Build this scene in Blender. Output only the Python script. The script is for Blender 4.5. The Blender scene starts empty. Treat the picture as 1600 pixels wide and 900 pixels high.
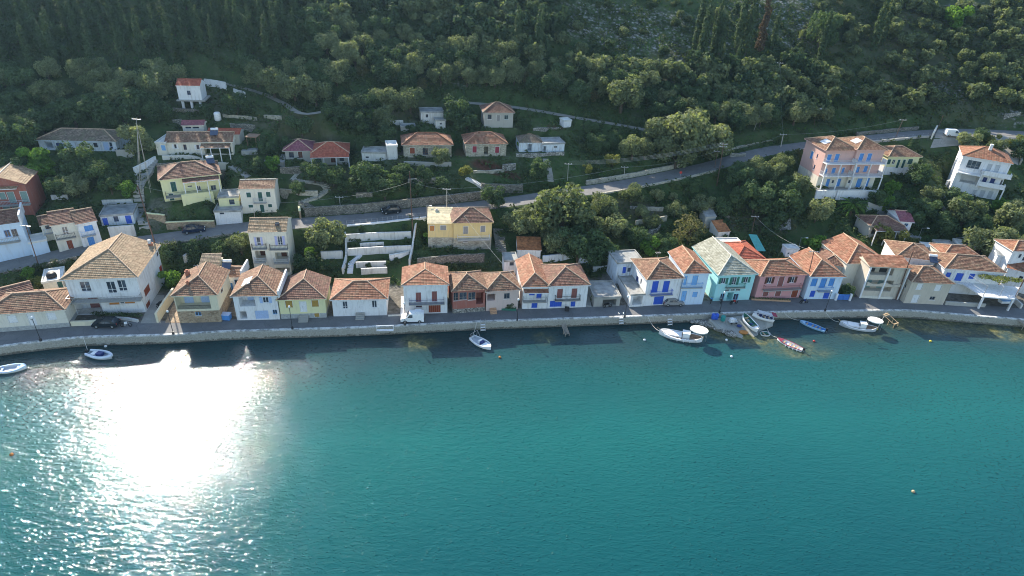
import bpy, math, random
import numpy as np
from math import sin, cos, tan, radians, pi, sqrt, atan2, hypot
from mathutils import Matrix, Vector
R = random.Random(7)
NR = np.random.RandomState(11)
SC = bpy.context.scene
COL = SC.collection

# ---------------------------------------------------------------- camera
CAM_H = 64.0; PITCH = radians(30.0); ROLL = radians(3.3); FPX = 988.0
cr, sr = cos(ROLL), sin(ROLL); cp, sp = cos(PITCH), sin(PITCH)
def ray(px, py):
    u = px - 800.0; v = py - 450.0
    x = u * cr + v * sr; y = -u * sr + v * cr
    return (x, FPX * cp - y * sp, -(FPX * sp + y * cp))
A = Vector((cr, sr * sp, sr * cp)); B = Vector((sr, -cr * sp, -cr * cp)); D = Vector((0, cp, -sp))
cam = bpy.data.cameras.new('camera'); cam_o = bpy.data.objects.new('camera', cam); COL.objects.link(cam_o)
M = Matrix.Identity(4)
for i in range(3):
    M[i][0] = A[i]; M[i][1] = -B[i]; M[i][2] = -D[i]
M[2][3] = CAM_H
cam_o.matrix_world = M
cam.sensor_width = 36; cam.lens = 36 * FPX / 1600; cam.clip_end = 3000; cam.clip_start = 0.5
SC.camera = cam_o
SC.cycles.pixel_filter_type = 'BLACKMAN_HARRIS'; SC.cycles.filter_width = 1.05

# ---------------------------------------------------------------- light
SUN_EL = radians(31.8); SUN_AZ = radians(-33.5)          # azimuth from +Y, negative = left
w = bpy.data.worlds.new('World'); SC.world = w; w.use_nodes = True
nt = w.node_tree; nt.nodes.clear()
sky = nt.nodes.new('ShaderNodeTexSky'); sky.sky_type = 'NISHITA'; sky.sun_disc = False
sky.sun_elevation = SUN_EL; sky.sun_rotation = SUN_AZ; sky.air_density = 1.2; sky.dust_density = .5; sky.ozone_density = 2.0
bg = nt.nodes.new('ShaderNodeBackground'); bg.inputs['Strength'].default_value = 0.138
wo = nt.nodes.new('ShaderNodeOutputWorld')
nt.links.new(sky.outputs[0], bg.inputs[0]); nt.links.new(bg.outputs[0], wo.inputs[0])
sl = bpy.data.lights.new('sun', 'SUN'); sl.energy = 5.0; sl.angle = radians(0.55); sl.color = (1.0, 0.90, 0.76)
so = bpy.data.objects.new('sun', sl); COL.objects.link(so)
sd = Vector((sin(SUN_AZ) * cos(SUN_EL), cos(SUN_AZ) * cos(SUN_EL), sin(SUN_EL)))
so.rotation_euler = (-sd).to_track_quat('-Z', 'Y').to_euler(); so.location = (-60, 90, 150)
vs = SC.view_settings; vs.view_transform = 'Standard'; vs.look = 'None'; vs.exposure = 1.12; vs.gamma = 1.0

# ---------------------------------------------------------------- survey: crops of the photograph (x0, y0, scale)
VIEW = dict(a=(0,350,3.6), b=(240,380,5.625), c=(480,380,5.625), d=(690,370,5.293), e=(940,360,5.0), f=(1140,360,5.0),
            g=(1320,340,4.5), h=(0,180,3.75), i=(210,110,3.6), j=(360,180,3.4615), k=(600,150,5.333), l=(520,280,5.625),
            m=(760,240,4.737), n=(1040,180,4.09), o=(1330,170,3.915), p=(120,330,4.706), q=(1220,200,6.43),
            r=(1440,200,7.5), s=(1320,320,5.714), z=(0,0,1.0))
def V(view, x, y):
    x0, y0, s = VIEW[view]
    return (x0 + x / s, y0 + y / s)
def P(px, py, z):
    d = ray(px, py); t = (z - CAM_H) / d[2]
    return Vector((d[0] * t, d[1] * t, z))
def proj(x, y, z):
    q = Vector((x, y, z - CAM_H)); dz = q.dot(D)
    return 800 + FPX * q.dot(A) / dz, 450 + FPX * q.dot(B) / dz, dz

# ---------------------------------------------------------------- materials
MATS = {}
def _n(nt, t, **k):
    n = nt.nodes.new(t)
    for a, b in k.items(): setattr(n, a, b)
    return n
def newmat(name):
    m = bpy.data.materials.new(name); m.use_nodes = True
    nt = m.node_tree; bs = nt.nodes['Principled BSDF']
    MATS[name] = m
    return m, nt, bs
def ramp(nt, fac, stops):
    r = _n(nt, 'ShaderNodeValToRGB'); e = r.color_ramp.elements
    while len(e) > 1: e.remove(e[0])
    e[0].position = stops[0][0]; e[0].color = (*stops[0][1], 1)
    for p_, c_ in stops[1:]:
        q = e.new(p_); q.color = (*c_, 1)
    nt.links.new(fac, r.inputs[0]); return r.outputs[0]
def noise(nt, scale, detail=4, vec=None, rough=.55, dist=0):
    n = _n(nt, 'ShaderNodeTexNoise'); n.inputs['Scale'].default_value = scale; n.inputs['Detail'].default_value = detail
    n.inputs['Roughness'].default_value = rough; n.inputs['Distortion'].default_value = dist
    if vec is not None: nt.links.new(vec, n.inputs['Vector'])
    return n.outputs['Fac']
def mix(nt, fac, a, b, mode='MIX'):
    m = _n(nt, 'ShaderNodeMix', data_type='RGBA', blend_type=mode)
    for i_, v_ in ((0, fac), (6, a), (7, b)):
        if hasattr(v_, 'links'): nt.links.new(v_, m.inputs[i_])
        elif isinstance(v_, (int, float)): m.inputs[i_].default_value = v_
        else: m.inputs[i_].default_value = (*v_, 1)
    return m.outputs[2]
def bump(nt, bs, h, strength=.3, dist=.05):
    b = _n(nt, 'ShaderNodeBump'); b.inputs['Strength'].default_value = strength; b.inputs['Distance'].default_value = dist
    nt.links.new(h, b.inputs['Height']); nt.links.new(b.outputs[0], bs.inputs['Normal']); return b
def geo_pos(nt): return _n(nt, 'ShaderNodeNewGeometry').outputs['Position']

def plain(name, c, rough=.6, metal=0.0, var=.12, scale=3.0, spec=.4):
    if name in MATS: return MATS[name]
    m, nt, bs = newmat(name)
    g = geo_pos(nt)
    f = noise(nt, scale, 4, g)
    dark = tuple(v * (1 - var) for v in c); lite = tuple(min(1, v * (1 + var)) for v in c)
    nt.links.new(ramp(nt, f, [(.3, dark), (.7, lite)]), bs.inputs['Base Color'])
    bs.inputs['Roughness'].default_value = rough; bs.inputs['Metallic'].default_value = metal
    bs.inputs['Specular IOR Level'].default_value = spec
    return m
def plaster(name, c, stain=.35, sc=(.33, .30, .26)):
    """painted render: run-off streaks, patches, uneven fine relief"""
    m, nt, bs = newmat(name)
    g = geo_pos(nt)
    mp = _n(nt, 'ShaderNodeMapping'); mp.inputs['Scale'].default_value = (1.6, 1.6, .22); nt.links.new(g, mp.inputs[0])
    streak = noise(nt, 1.6, 5, mp.outputs[0], .65)
    patch = noise(nt, .55, 5, g, .6)
    c1 = mix(nt, ramp(nt, streak, [(.50, (0,0,0)), (.74, (stain,)*3)]), c, sc)
    c2 = mix(nt, ramp(nt, patch, [(.54, (0,0,0)), (.72, (stain * .8,)*3)]), c1, tuple(v * .72 for v in c))
    nt.links.new(c2, bs.inputs['Base Color']); bs.inputs['Roughness'].default_value = .85
    bs.inputs['Specular IOR Level'].default_value = .2
    bump(nt, bs, noise(nt, 9, 4, g), .25, .03)
    return m
def tiles(name, c_lo, c_mid, c_hi, lichen=(.16, .15, .09), roll=.32, patch=.32, moss=.28):
    m, nt, bs = newmat(name)
    uv = _n(nt, 'ShaderNodeUVMap').outputs[0]
    sx = _n(nt, 'ShaderNodeSeparateXYZ'); nt.links.new(uv, sx.inputs[0])
    def snap(o, s):
        a = _n(nt, 'ShaderNodeMath', operation='DIVIDE'); nt.links.new(o, a.inputs[0]); a.inputs[1].default_value = s
        b = _n(nt, 'ShaderNodeMath', operation='FLOOR'); nt.links.new(a.outputs[0], b.inputs[0]); return a.outputs[0], b.outputs[0]
    ua, uf = snap(sx.outputs[0], roll); va, vf = snap(sx.outputs[1], .38)
    cb = _n(nt, 'ShaderNodeCombineXYZ'); nt.links.new(uf, cb.inputs[0]); nt.links.new(vf, cb.inputs[1])
    oi = _n(nt, 'ShaderNodeObjectInfo'); nt.links.new(oi.outputs['Random'], cb.inputs[2])
    wn = _n(nt, 'ShaderNodeTexWhiteNoise', noise_dimensions='3D'); nt.links.new(cb.outputs[0], wn.inputs['Vector'])
    col = ramp(nt, wn.outputs['Value'], [(0, c_lo), (.5, c_mid), (1, c_hi)])
    g = geo_pos(nt)
    pn = noise(nt, .7, 6, g, .65, .3)
    col = mix(nt, ramp(nt, pn, [(.48, (0,0,0)), (.62, (patch,)*3)]), col, lichen)
    pn2 = noise(nt, 2.6, 5, g, .7)
    col = mix(nt, ramp(nt, pn2, [(.55, (0,0,0)), (.75, (moss,)*3)]), col, tuple(v * .55 for v in c_lo))
    nt.links.new(col, bs.inputs['Base Color']); bs.inputs['Roughness'].default_value = .8
    bs.inputs['Specular IOR Level'].default_value = .25
    fr = _n(nt, 'ShaderNodeMath', operation='FRACT'); nt.links.new(ua, fr.inputs[0])
    a = _n(nt, 'ShaderNodeMath', operation='MULTIPLY'); nt.links.new(fr.outputs[0], a.inputs[0]); a.inputs[1].default_value = pi
    s = _n(nt, 'ShaderNodeMath', operation='SINE'); nt.links.new(a.outputs[0], s.inputs[0])
    bump(nt, bs, s.outputs[0], 1.0, .03)
    return m
def stone(name, lo, hi, mortar, scale=3.2):
    m, nt, bs = newmat(name)
    g = geo_pos(nt)
    mp = _n(nt, 'ShaderNodeMapping'); mp.inputs['Scale'].default_value = (1, 1, 1.5); nt.links.new(g, mp.inputs[0])
    v = _n(nt, 'ShaderNodeTexVoronoi'); v.inputs['Scale'].default_value = scale; nt.links.new(mp.outputs[0], v.inputs['Vector'])
    v2 = _n(nt, 'ShaderNodeTexVoronoi', feature='DISTANCE_TO_EDGE'); v2.inputs['Scale'].default_value = scale
    nt.links.new(mp.outputs[0], v2.inputs['Vector'])
    sp_ = _n(nt, 'ShaderNodeSeparateColor'); nt.links.new(v.outputs['Color'], sp_.inputs[0])
    mid = tuple((a + b) / 2 for a, b in zip(lo, hi))
    col = ramp(nt, sp_.outputs[0], [(0, lo), (.5, mid), (1, hi)])
    col = mix(nt, ramp(nt, v2.outputs['Distance'], [(.02, (1,1,1)), (.09, (0,0,0))]), col, mortar)
    col = mix(nt, ramp(nt, noise(nt, .8, 5, g), [(.5, (0,0,0)), (.7, (.5,.5,.5))]), col, tuple(v * .5 for v in lo))
    nt.links.new(col, bs.inputs['Base Color']); bs.inputs['Roughness'].default_value = .9
    bump(nt, bs, v2.outputs['Distance'], .9, .12)
    return m
def leaf(name, c, c2, trans=.35):
    m, nt, bs = newmat(name)
    oi = _n(nt, 'ShaderNodeObjectInfo')
    g = geo_pos(nt)
    base = mix(nt, oi.outputs['Random'], c, c2)
    f = noise(nt, .55, 3, g)
    base = mix(nt, ramp(nt, f, [(.35, (0,0,0)), (.7, (.7,.7,.7))]), base, tuple(min(1, v * 1.5) for v in c2))
    f2 = noise(nt, 4.5, 2, g)
    base = mix(nt, 1.0, base, ramp(nt, f2, [(.25, (.5,.5,.5)), (.75, (1.4,1.4,1.3))]), 'MULTIPLY')
    nt.links.new(base, bs.inputs['Base Color']); bs.inputs['Roughness'].default_value = .75
    bs.inputs['Specular IOR Level'].default_value = .12
    tr = _n(nt, 'ShaderNodeBsdfTranslucent'); nt.links.new(mix(nt, 1.0, base, (1.25, 1.3, .6), 'MULTIPLY'), tr.inputs[0])
    ms = _n(nt, 'ShaderNodeMixShader'); ms.inputs[0].default_value = trans
    nt.links.new(bs.outputs[0], ms.inputs[1]); nt.links.new(tr.outputs[0], ms.inputs[2])
    nt.links.new(ms.outputs[0], nt.nodes['Material Output'].inputs[0])
    return m

plaster('white', (.74, .74, .74), .55); plaster('white_old', (.62, .61, .58), .8, (.30,.27,.22)); plaster('cream', (.70, .64, .47))
plaster('yellow', (.74, .66, .33), .25); plaster('pale_yellow', (.72, .69, .40), .25); plaster('warm_yellow', (.72, .54, .25), .35)
plaster('beige', (.55, .49, .40), .5); plaster('pink', (.62, .31, .31), .3); plaster('salmon', (.63, .40, .35), .3)
plaster('blush', (.60, .47, .42), .3); plaster('turquoise', (.38, .70, .70), .4, (.6,.6,.55)); plaster('sky_white', (.58, .70, .82), .3)
plaster('brick_red', (.36, .13, .10), .4); plaster('grey_render', (.42, .41, .37), .5); plaster('grey_blue', (.36, .42, .46), .4)
plaster('concrete', (.36, .35, .32), .7); plaster('ivory', (.70, .66, .56), .4); plaster('peeling', (.60, .66, .72), 1.0, (.25,.22,.18))
tiles('tile_terracotta', (.18, .084, .052), (.265, .130, .078), (.37, .205, .13))
tiles('tile_brown', (.12, .060, .045), (.18, .092, .065), (.25, .14, .10))
tiles('tile_rust', (.145, .076, .050), (.215, .118, .076), (.305, .19, .122))
tiles('tile_red', (.30, .075, .045), (.38, .10, .06), (.46, .14, .08), patch=.15, moss=.2)
tiles('tile_clay', (.20, .085, .050), (.28, .128, .076), (.37, .19, .12), patch=.35, moss=.35, roll=.5)
tiles('tile_tan', (.22, .15, .09), (.31, .215, .13), (.41, .30, .19))
tiles('tile_grey', (.22, .22, .17), (.30, .30, .24), (.38, .38, .31), roll=.45)
tiles('tile_old', (.12, .095, .07), (.20, .15, .11), (.29, .22, .16), patch=.8)
tiles('tile_purple', (.20, .07, .09), (.26, .09, .11), (.32, .12, .14), patch=.2)
stone('stone_wall', (.13, .12, .10), (.36, .33, .27), (.10, .09, .07))
stone('stone_pale', (.26, .24, .19), (.52, .48, .38), (.40, .37, .30), 2.6)
stone('stone_warm', (.25, .17, .10), (.45, .34, .22), (.30, .25, .19), 2.8)
stone('rubble', (.18, .17, .15), (.50, .47, .42), (.05, .05, .04), 2.0)
plain('roof_concrete', (.30, .30, .28), .9, var=.35, scale=.8); plain('roof_white', (.62, .62, .58), .85, var=.2, scale=.7)
plain('roof_cream', (.60, .52, .34), .9, var=.3, scale=1.2); plain('metal_sheet', (.30, .31, .31), .55, .2, var=.3, scale=1.0)
plain('rust_sheet', (.36, .15, .06), .8, .1, var=.55, scale=1.5)
for nm, c in dict(blue=(.03,.10,.52), mid_blue=(.08,.26,.60), light_blue=(.20,.42,.72), skiff_blue=(.30,.50,.68), pale_blue=(.38,.50,.72), lavender=(.40,.42,.66),
                  navy=(.02,.04,.16), dark_green=(.02,.09,.08), green=(.04,.17,.12), grey_green=(.20,.30,.28), brown=(.11,.04,.025),
                  red_brown=(.25,.06,.03), orange=(.48,.19,.045), ochre=(.40,.25,.06), red=(.42,.035,.03), crimson=(.28,.03,.06),
                  grey=(.28,.27,.26), dark=(.03,.03,.035), white_paint=(.74,.74,.74), pale_grey=(.48,.50,.52), black=(.015,.015,.017),
                  yellow_paint=(.70,.50,.05), pink_brown=(.26,.10,.09), teal=(.02,.24,.22), tan=(.45,.32,.18)).items():
    plain('p_' + nm, c, .5, var=.10, scale=5)
plain('car_dark', (.018, .028, .038), .25, .3, var=.05, spec=.6); plain('car_blue', (.012, .022, .06), .25, .3, var=.05, spec=.6)
plain('iron', (.06, .06, .065), .5, .4); plain('galvanised', (.38, .39, .40), .45, .5); plain('timber', (.18, .11, .065), .8, var=.3, scale=5)
plain('old_timber', (.30, .26, .21), .85, var=.3, scale=6); plain('pole_wood', (.13, .075, .055), .85, var=.3); plain('pole_pale', (.40, .38, .33), .8, var=.2)
plain('chimney_clay', (.38, .15, .09), .8); plain('rubber', (.012, .012, .013), .8); plain('canvas', (.80, .77, .70), .8, var=.05)
plain('gel_white', (.82, .82, .81), .25, spec=.5, var=.05); plain('boat_deck', (.34, .25, .18), .7, var=.3); plain('boat_grey', (.50, .53, .56), .45)
plain('tube_grey', (.62, .66, .72), .4, var=.06); plain('algae', (.14, .13, .04), .8, var=.5, scale=2); plain('wire', (.45, .47, .44), .5)
plain('bark', (.09, .07, .05), .95, var=.4); plain('ridge_cap', (.48, .33, .22), .8, var=.3); plain('ridge_white', (.62, .58, .48), .8, var=.3)
plain('foam_white', (.8, .8, .78), .6); plain('planter', (.50, .30, .18), .8); plain('tank_white', (.76, .76, .75), .4)
plain('solar', (.035, .05, .09), .15, .2, spec=.8); plain('plinth', (.36, .37, .36), .9, var=.25); plain('tarp', (.10, .38, .34), .6)
def glass_mat():
    m, nt, bs = newmat('glass')
    nt.links.new(ramp(nt, noise(nt, 1.2, 2, geo_pos(nt)), [(.35, (.02, .03, .045)), (.65, (.07, .09, .12))]), bs.inputs['Base Color'])
    bs.inputs['Roughness'].default_value = .08; bs.inputs['Specular IOR Level'].default_value = .7
glass_mat()
leaf('leaf_olive', (.082, .112, .055), (.205, .230, .130), .42); leaf('leaf_dark', (.038, .070, .036), (.090, .135, .065), .36)
leaf('leaf_bright', (.08, .17, .035), (.14, .24, .05), .45); leaf('leaf_dry', (.13, .13, .06), (.12, .115, .055), .35)
leaf('leaf_lime', (.13, .17, .05), (.20, .20, .06), .4); leaf('leaf_shrub', (.045, .075, .030), (.09, .11, .05), .3)
leaf('leaf_cypress', (.050, .080, .042), (.075, .110, .055), .32); leaf('leaf_red', (.09, .06, .042), (.10, .07, .045), .2)
leaf('grass_blade', (.05, .12, .03), (.08, .15, .04), .4)

def road_mat(name, c, crack=.5):
    m, nt, bs = newmat(name); g = geo_pos(nt)
    col = ramp(nt, noise(nt, .5, 6, g, .65), [(.3, tuple(v * .75 for v in c)), (.55, c), (.75, tuple(v * 1.3 for v in c))])
    v = _n(nt, 'ShaderNodeTexVoronoi', feature='DISTANCE_TO_EDGE'); v.inputs['Scale'].default_value = .35
    nz = _n(nt, 'ShaderNodeTexNoise'); nz.inputs['Scale'].default_value = .6; nt.links.new(g, nz.inputs['Vector'])
    nt.links.new(mix(nt, .35, g, nz.outputs['Color'], 'ADD'), v.inputs['Vector'])
    col = mix(nt, ramp(nt, v.outputs['Distance'], [(.004, (crack,)*3), (.02, (0,0,0))]), col, tuple(v_ * .45 for v_ in c))
    col = mix(nt, .25, col, ramp(nt, noise(nt, 14, 3, g), [(.3, tuple(v * .5 for v in c)), (.7, tuple(v * 1.6 for v in c))]))
    nt.links.new(col, bs.inputs['Base Color']); bs.inputs['Roughness'].default_value = .9
    bump(nt, bs, noise(nt, 20, 3, g), .3, .02)
road_mat('asphalt', (.155, .155, .155)); road_mat('asphalt_old', (.17, .165, .16)); road_mat('gravel_lane', (.27, .25, .21), .1)
road_mat('quay_concrete', (.30, .30, .27), .5); road_mat('yard_concrete', (.33, .31, .27), .5)
def kerb_mat():
    m, nt, bs = newmat('kerb_white'); g = geo_pos(nt)
    nt.links.new(ramp(nt, noise(nt, 1.2, 6, g, .7), [(.42, (.26, .26, .24)), (.56, (.62, .62, .60))]), bs.inputs['Base Color'])
    bs.inputs['Roughness'].default_value = .85
kerb_mat()
def quay_wall_mat():
    m, nt, bs = newmat('quay_wall'); g = geo_pos(nt)
    s = _n(nt, 'ShaderNodeSeparateXYZ'); nt.links.new(g, s.inputs[0])
    nz = noise(nt, 1.3, 5, g, .7)
    a = _n(nt, 'ShaderNodeMath', operation='MULTIPLY_ADD'); nt.links.new(nz, a.inputs[0]); a.inputs[1].default_value = 1.3
    nt.links.new(s.outputs[2], a.inputs[2])
    band = ramp(nt, a.outputs[0], [(.75, (.028, .026, .016)), (1.02, (.10, .09, .05)), (1.3, (.27, .25, .19)), (1.9, (.34, .33, .28))])
    nt.links.new(mix(nt, .35, band, ramp(nt, noise(nt, 4, 5, g, .7), [(.35, (.12, .11, .09)), (.65, (.48, .46, .40))])), bs.inputs['Base Color'])
    bs.inputs['Roughness'].default_value = .9; bump(nt, bs, noise(nt, 3, 5, g, .7), .6, .12)
quay_wall_mat()

# ---------------------------------------------------------------- mesh building
class MB:
    def __init__(s): s.v = []; s.f = []; s.m = []; s.uv = []; s.has_uv = False
    def q(s, pts, mi=0, uv=None):
        n = len(s.v); s.v += [tuple(p) for p in pts]; s.f.append(tuple(range(n, n + len(pts)))); s.m.append(mi)
        if uv: s.has_uv = True
        s.uv.append(uv if uv else [(0, 0)] * len(pts))
    def box(s, x0, x1, y0, y1, z0, z1, mi=0, rz=0, c=None):
        P8 = [(x, y, z) for z in (z0, z1) for x, y in ((x0, y0), (x1, y0), (x1, y1), (x0, y1))]
        if rz:
            cx, cy = c or ((x0 + x1) / 2, (y0 + y1) / 2)
            P8 = [(cx + (x - cx) * cos(rz) - (y - cy) * sin(rz), cy + (x - cx) * sin(rz) + (y - cy) * cos(rz), z) for x, y, z in P8]
        for f in ((0, 3, 2, 1), (4, 5, 6, 7), (0, 1, 5, 4), (1, 2, 6, 5), (2, 3, 7, 6), (3, 0, 4, 7)):
            s.q([P8[i] for i in f], mi)
        return s
    def prism(s, poly, z0, z1, mi=0):
        n = len(poly)
        s.q([(x, y, z1) for x, y in poly], mi); s.q([(x, y, z0) for x, y in reversed(poly)], mi)
        for i in range(n):
            a, b = poly[i], poly[(i + 1) % n]
            s.q([(a[0], a[1], z0), (b[0], b[1], z0), (b[0], b[1], z1), (a[0], a[1], z1)], mi)
        return s
    def tube(s, pts, r, seg=6, mi=0, r2=None, cap=True):
        pts = [Vector(p) for p in pts]; rings = []
        for i, p_ in enumerate(pts):
            d = (pts[min(i + 1, len(pts) - 1)] - pts[max(i - 1, 0)]).normalized()
            u = d.cross(Vector((0, 0, 1)));
            if u.length < 1e-3: u = Vector((1, 0, 0))
            u.normalize(); v_ = d.cross(u)
            rr = r if r2 is None else r + (r2 - r) * i / (len(pts) - 1)
            rings.append([p_ + (u * cos(2 * pi * k / seg) + v_ * sin(2 * pi * k / seg)) * rr for k in range(seg)])
        for a, b in zip(rings, rings[1:]):
            for k in range(seg): s.q([a[k], a[(k + 1) % seg], b[(k + 1) % seg], b[k]], mi)
        if cap: s.q(rings[0][::-1], mi); s.q(rings[-1], mi)
        return s
    def lathe(s, prof, cx=0, cy=0, seg=12, mi=0):
        rings = [[(cx + r * cos(2 * pi * k / seg), cy + r * sin(2 * pi * k / seg), z) for k in range(seg)] for r, z in prof]
        for a, b in zip(rings, rings[1:]):
            for k in range(seg): s.q([a[k], a[(k + 1) % seg], b[(k + 1) % seg], b[k]], mi)
        return s
    def mesh(s, name, mats):
        me = bpy.data.meshes.new(name)
        me.from_pydata(s.v, [], s.f)
        for x in (mats if isinstance(mats, (list, tuple)) else [mats]): me.materials.append(MATS[x])
        if any(s.m): me.polygons.foreach_set('material_index', s.m)
        if s.has_uv:
            l = me.uv_layers.new(name='UVMap')
            l.data.foreach_set('uv', [c for u in s.uv for p_ in u for c in p_])
        me.update(); return me
    def build(s, name, mats, parent=None, smooth=False, weld=False):
        me = s.mesh(name, mats)
        if weld or smooth:
            import bmesh
            bm = bmesh.new(); bm.from_mesh(me); bmesh.ops.remove_doubles(bm, verts=bm.verts, dist=1e-4); bm.to_mesh(me); bm.free()
        if smooth: me.polygons.foreach_set('use_smooth', [True] * len(me.polygons))
        return link(name, me, parent)
def link(name, me, parent=None):
    o = bpy.data.objects.new(name, me); COL.objects.link(o)
    if parent: o.parent = parent
    return o
def tag(o, label=None, cat=None, group=None, kind=None):
    if label: o['label'] = label
    if cat: o['category'] = cat
    if group: o['group'] = group
    if kind: o['kind'] = kind
    return o
def empty(name, loc, rz, label, cat, group=None):
    o = bpy.data.objects.new(name, None); o.location = loc; o.rotation_euler = (0, 0, rz); o.empty_display_size = .3
    COL.objects.link(o); return tag(o, label, cat, group)
def copy_tree(o, loc, rz, label=None, scale=None, group=None):
    c = o.copy(); COL.objects.link(c); c.location = loc; c.rotation_euler = (0, 0, rz)
    if label: c['label'] = label
    if group: c['group'] = group
    if scale: c.scale = scale
    for ch in list(o.children):
        k = ch.copy(); COL.objects.link(k); k.parent = c
        for g in list(ch.children):
            e = g.copy(); COL.objects.link(e); e.parent = k
    return c

# ---------------------------------------------------------------- terrain
_F = [(0,519),(111,508),(256,505),(371,501),(512,498),(523,495),(697,490),(709,489),(815,483),(917,480),(984,480),(1058,475),
      (1172,468),(1244,468),(1306,467),(1342,464),(1475,475),(1578,482)]
_FW = [P(x, y, 1.5) for x, y in _F]
FX = np.array([-300] + [q.x for q in _FW] + [135, 300]); FY = np.array([38] + [q.y for q in _FW] + [109, 80])
_E = [(-60,552),(0,542),(119,528),(278,524),(340,519),(520,514),(580,512),(760,503),(970,496),(1140,490),(1220,488),(1360,486),(1422,485.5),(1520,494),(1598,500),(1680,508)]
EDGE = [P(x, y, 1.5) for x, y in _E]
EDGE = [Vector((-300, 22, 1.5)), Vector((-150, 58, 1.5))] + EDGE + [Vector((150, 98, 1.5)), Vector((300, 70, 1.5))]
EX = np.array([q.x for q in EDGE]); EY = np.array([q.y for q in EDGE])
def front(x):
    return (np.interp(x - 6, FX, FY) + np.interp(x, FX, FY) + np.interp(x + 6, FX, FY)) / 3
def edge(x): return np.interp(x, EX, EY)
def vnoise(x, y, s, seed):
    """smooth value noise, vectorised"""
    rs = np.random.RandomState(seed); T = rs.rand(64, 64)
    u = x / s; v = y / s; i = np.floor(u).astype(int); j = np.floor(v).astype(int); fu = u - i; fv = v - j
    fu = fu * fu * (3 - 2 * fu); fv = fv * fv * (3 - 2 * fv); i &= 63; j &= 63; i1 = (i + 1) & 63; j1 = (j + 1) & 63
    return (T[i, j] * (1 - fu) + T[i1, j] * fu) * (1 - fv) + (T[i, j1] * (1 - fu) + T[i1, j1] * fu) * fv - .5
def smooth01(a): a = np.clip(a, 0, 1); return a * a * (3 - 2 * a)
SHADE_RIDGE = .12
def zbase(x, y):
    s = y - front(x)
    a = s - 10.0
    z = 1.5 + .43 * np.where(a > 0, np.where(a < 3, a * a / 6, a - 1.5), 0)
    z += .14 * np.maximum(0, s - 62)
    z += smooth01((s - 14) / 12) * (vnoise(x, y, 9, 1) * 1.3 + vnoise(x, y, 23, 2) * 2.2 + vnoise(x, y, 4, 3) * .35)
    # the mountain goes on out of view, steepened at the left to cast shade
    hi = smooth01((30 - x) / 110)
    s2 = np.minimum(s, 192) - np.maximum(0, s - 192) * .5
    z = np.where(s > 192, 1.5 + .43 * (s2 - 11.5) + .14 * (s2 - 62), z)
    z += np.maximum(0, s2 - 122) * SHADE_RIDGE * hi
    return z
GX = np.concatenate([np.linspace(-420, -175, 36)[:-1], np.arange(-175, 215, .9), np.linspace(215, 460, 36)])
GY = np.concatenate([np.arange(60, 100, .9), np.arange(100, 200, .8), np.arange(200, 262, 1.3), np.linspace(262, 420, 50)])
XX, YY = np.meshgrid(GX, GY, indexing='ij')
ZB = zbase(XX, YY)
def bil(Z, x, y):
    i = np.clip(np.searchsorted(GX, x) - 1, 0, len(GX) - 2); j = np.clip(np.searchsorted(GY, y) - 1, 0, len(GY) - 2)
    u = np.clip((x - GX[i]) / (GX[i + 1] - GX[i]), 0, 1); v = np.clip((y - GY[j]) / (GY[j + 1] - GY[j]), 0, 1)
    return (Z[i, j] * (1 - u) + Z[i + 1, j] * u) * (1 - v) + (Z[i, j + 1] * (1 - u) + Z[i + 1, j + 1] * u) * v
TS = np.concatenate([np.linspace(.05, .5, 1400)])
def G(px, py, Z=None, up=0.0):
    """point of the ground (plus `up` metres) seen at a pixel"""
    Z = ZB if Z is None else Z
    d = ray(px, py); x = d[0] * TS; y = d[1] * TS; z = CAM_H + d[2] * TS
    h = bil(Z, x, y) + up
    k = np.nonzero(z < h)[0]
    k = k[0] if len(k) else len(TS) - 1
    if k == 0: return Vector((x[0], y[0], z[0]))
    a = (z[k - 1] - h[k - 1]); b = (z[k] - h[k]); t = a / (a - b) if a != b else 0
    t = TS[k - 1] + (TS[k] - TS[k - 1]) * t
    return Vector((d[0] * t, d[1] * t, CAM_H + d[2] * t))
ROAD_PX = [(-120,440),(-60,429),(0,417),(78,402),(136,389),(269,371),(354,358),(410,354),(476,348),(562,342),(627,335),(698,327),(769,319),(860,306),
           (960,291),(1034,277),(1113,259),(1162,245),(1211,234),(1248,229),(1307,222),(1375,215),(1438,209),(1507,206),(1598,209),(1700,216)]
LANE_PX = [(700,158),(806,168),(900,184),(960,194),(1030,207),(1080,215),(1118,222)]
LANE2_PX = [(280,125),(335,128),(400,143),(440,160),(480,178),(560,160),(600,152)]
def polyline(pxs, zs=None):
    pts = [G(*p) for p in pxs]
    for _ in range(2):
        zz = [q.z for q in pts]
        for i in range(1, len(pts) - 1): pts[i].z = (zz[i - 1] + 2 * zz[i] + zz[i + 1]) / 4
    # put every point back on its sight line at the smoothed height
    out = []
    for (a, b), q in zip(pxs, pts): out.append(P(a, b, q.z))
    res = []
    n = 8
    for i in range(len(out) - 1):                                  # Catmull-Rom
        p0 = out[max(i - 1, 0)]; p1 = out[i]; p2 = out[i + 1]; p3 = out[min(i + 2, len(out) - 1)]
        for k in range(n):
            t = k / n
            res.append(.5 * ((2 * p1) + (p2 - p0) * t + (2 * p0 - 5 * p1 + 4 * p2 - p3) * t * t + (3 * p1 - p0 - 3 * p2 + p3) * t ** 3))
    res.append(out[-1]); return res
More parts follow.
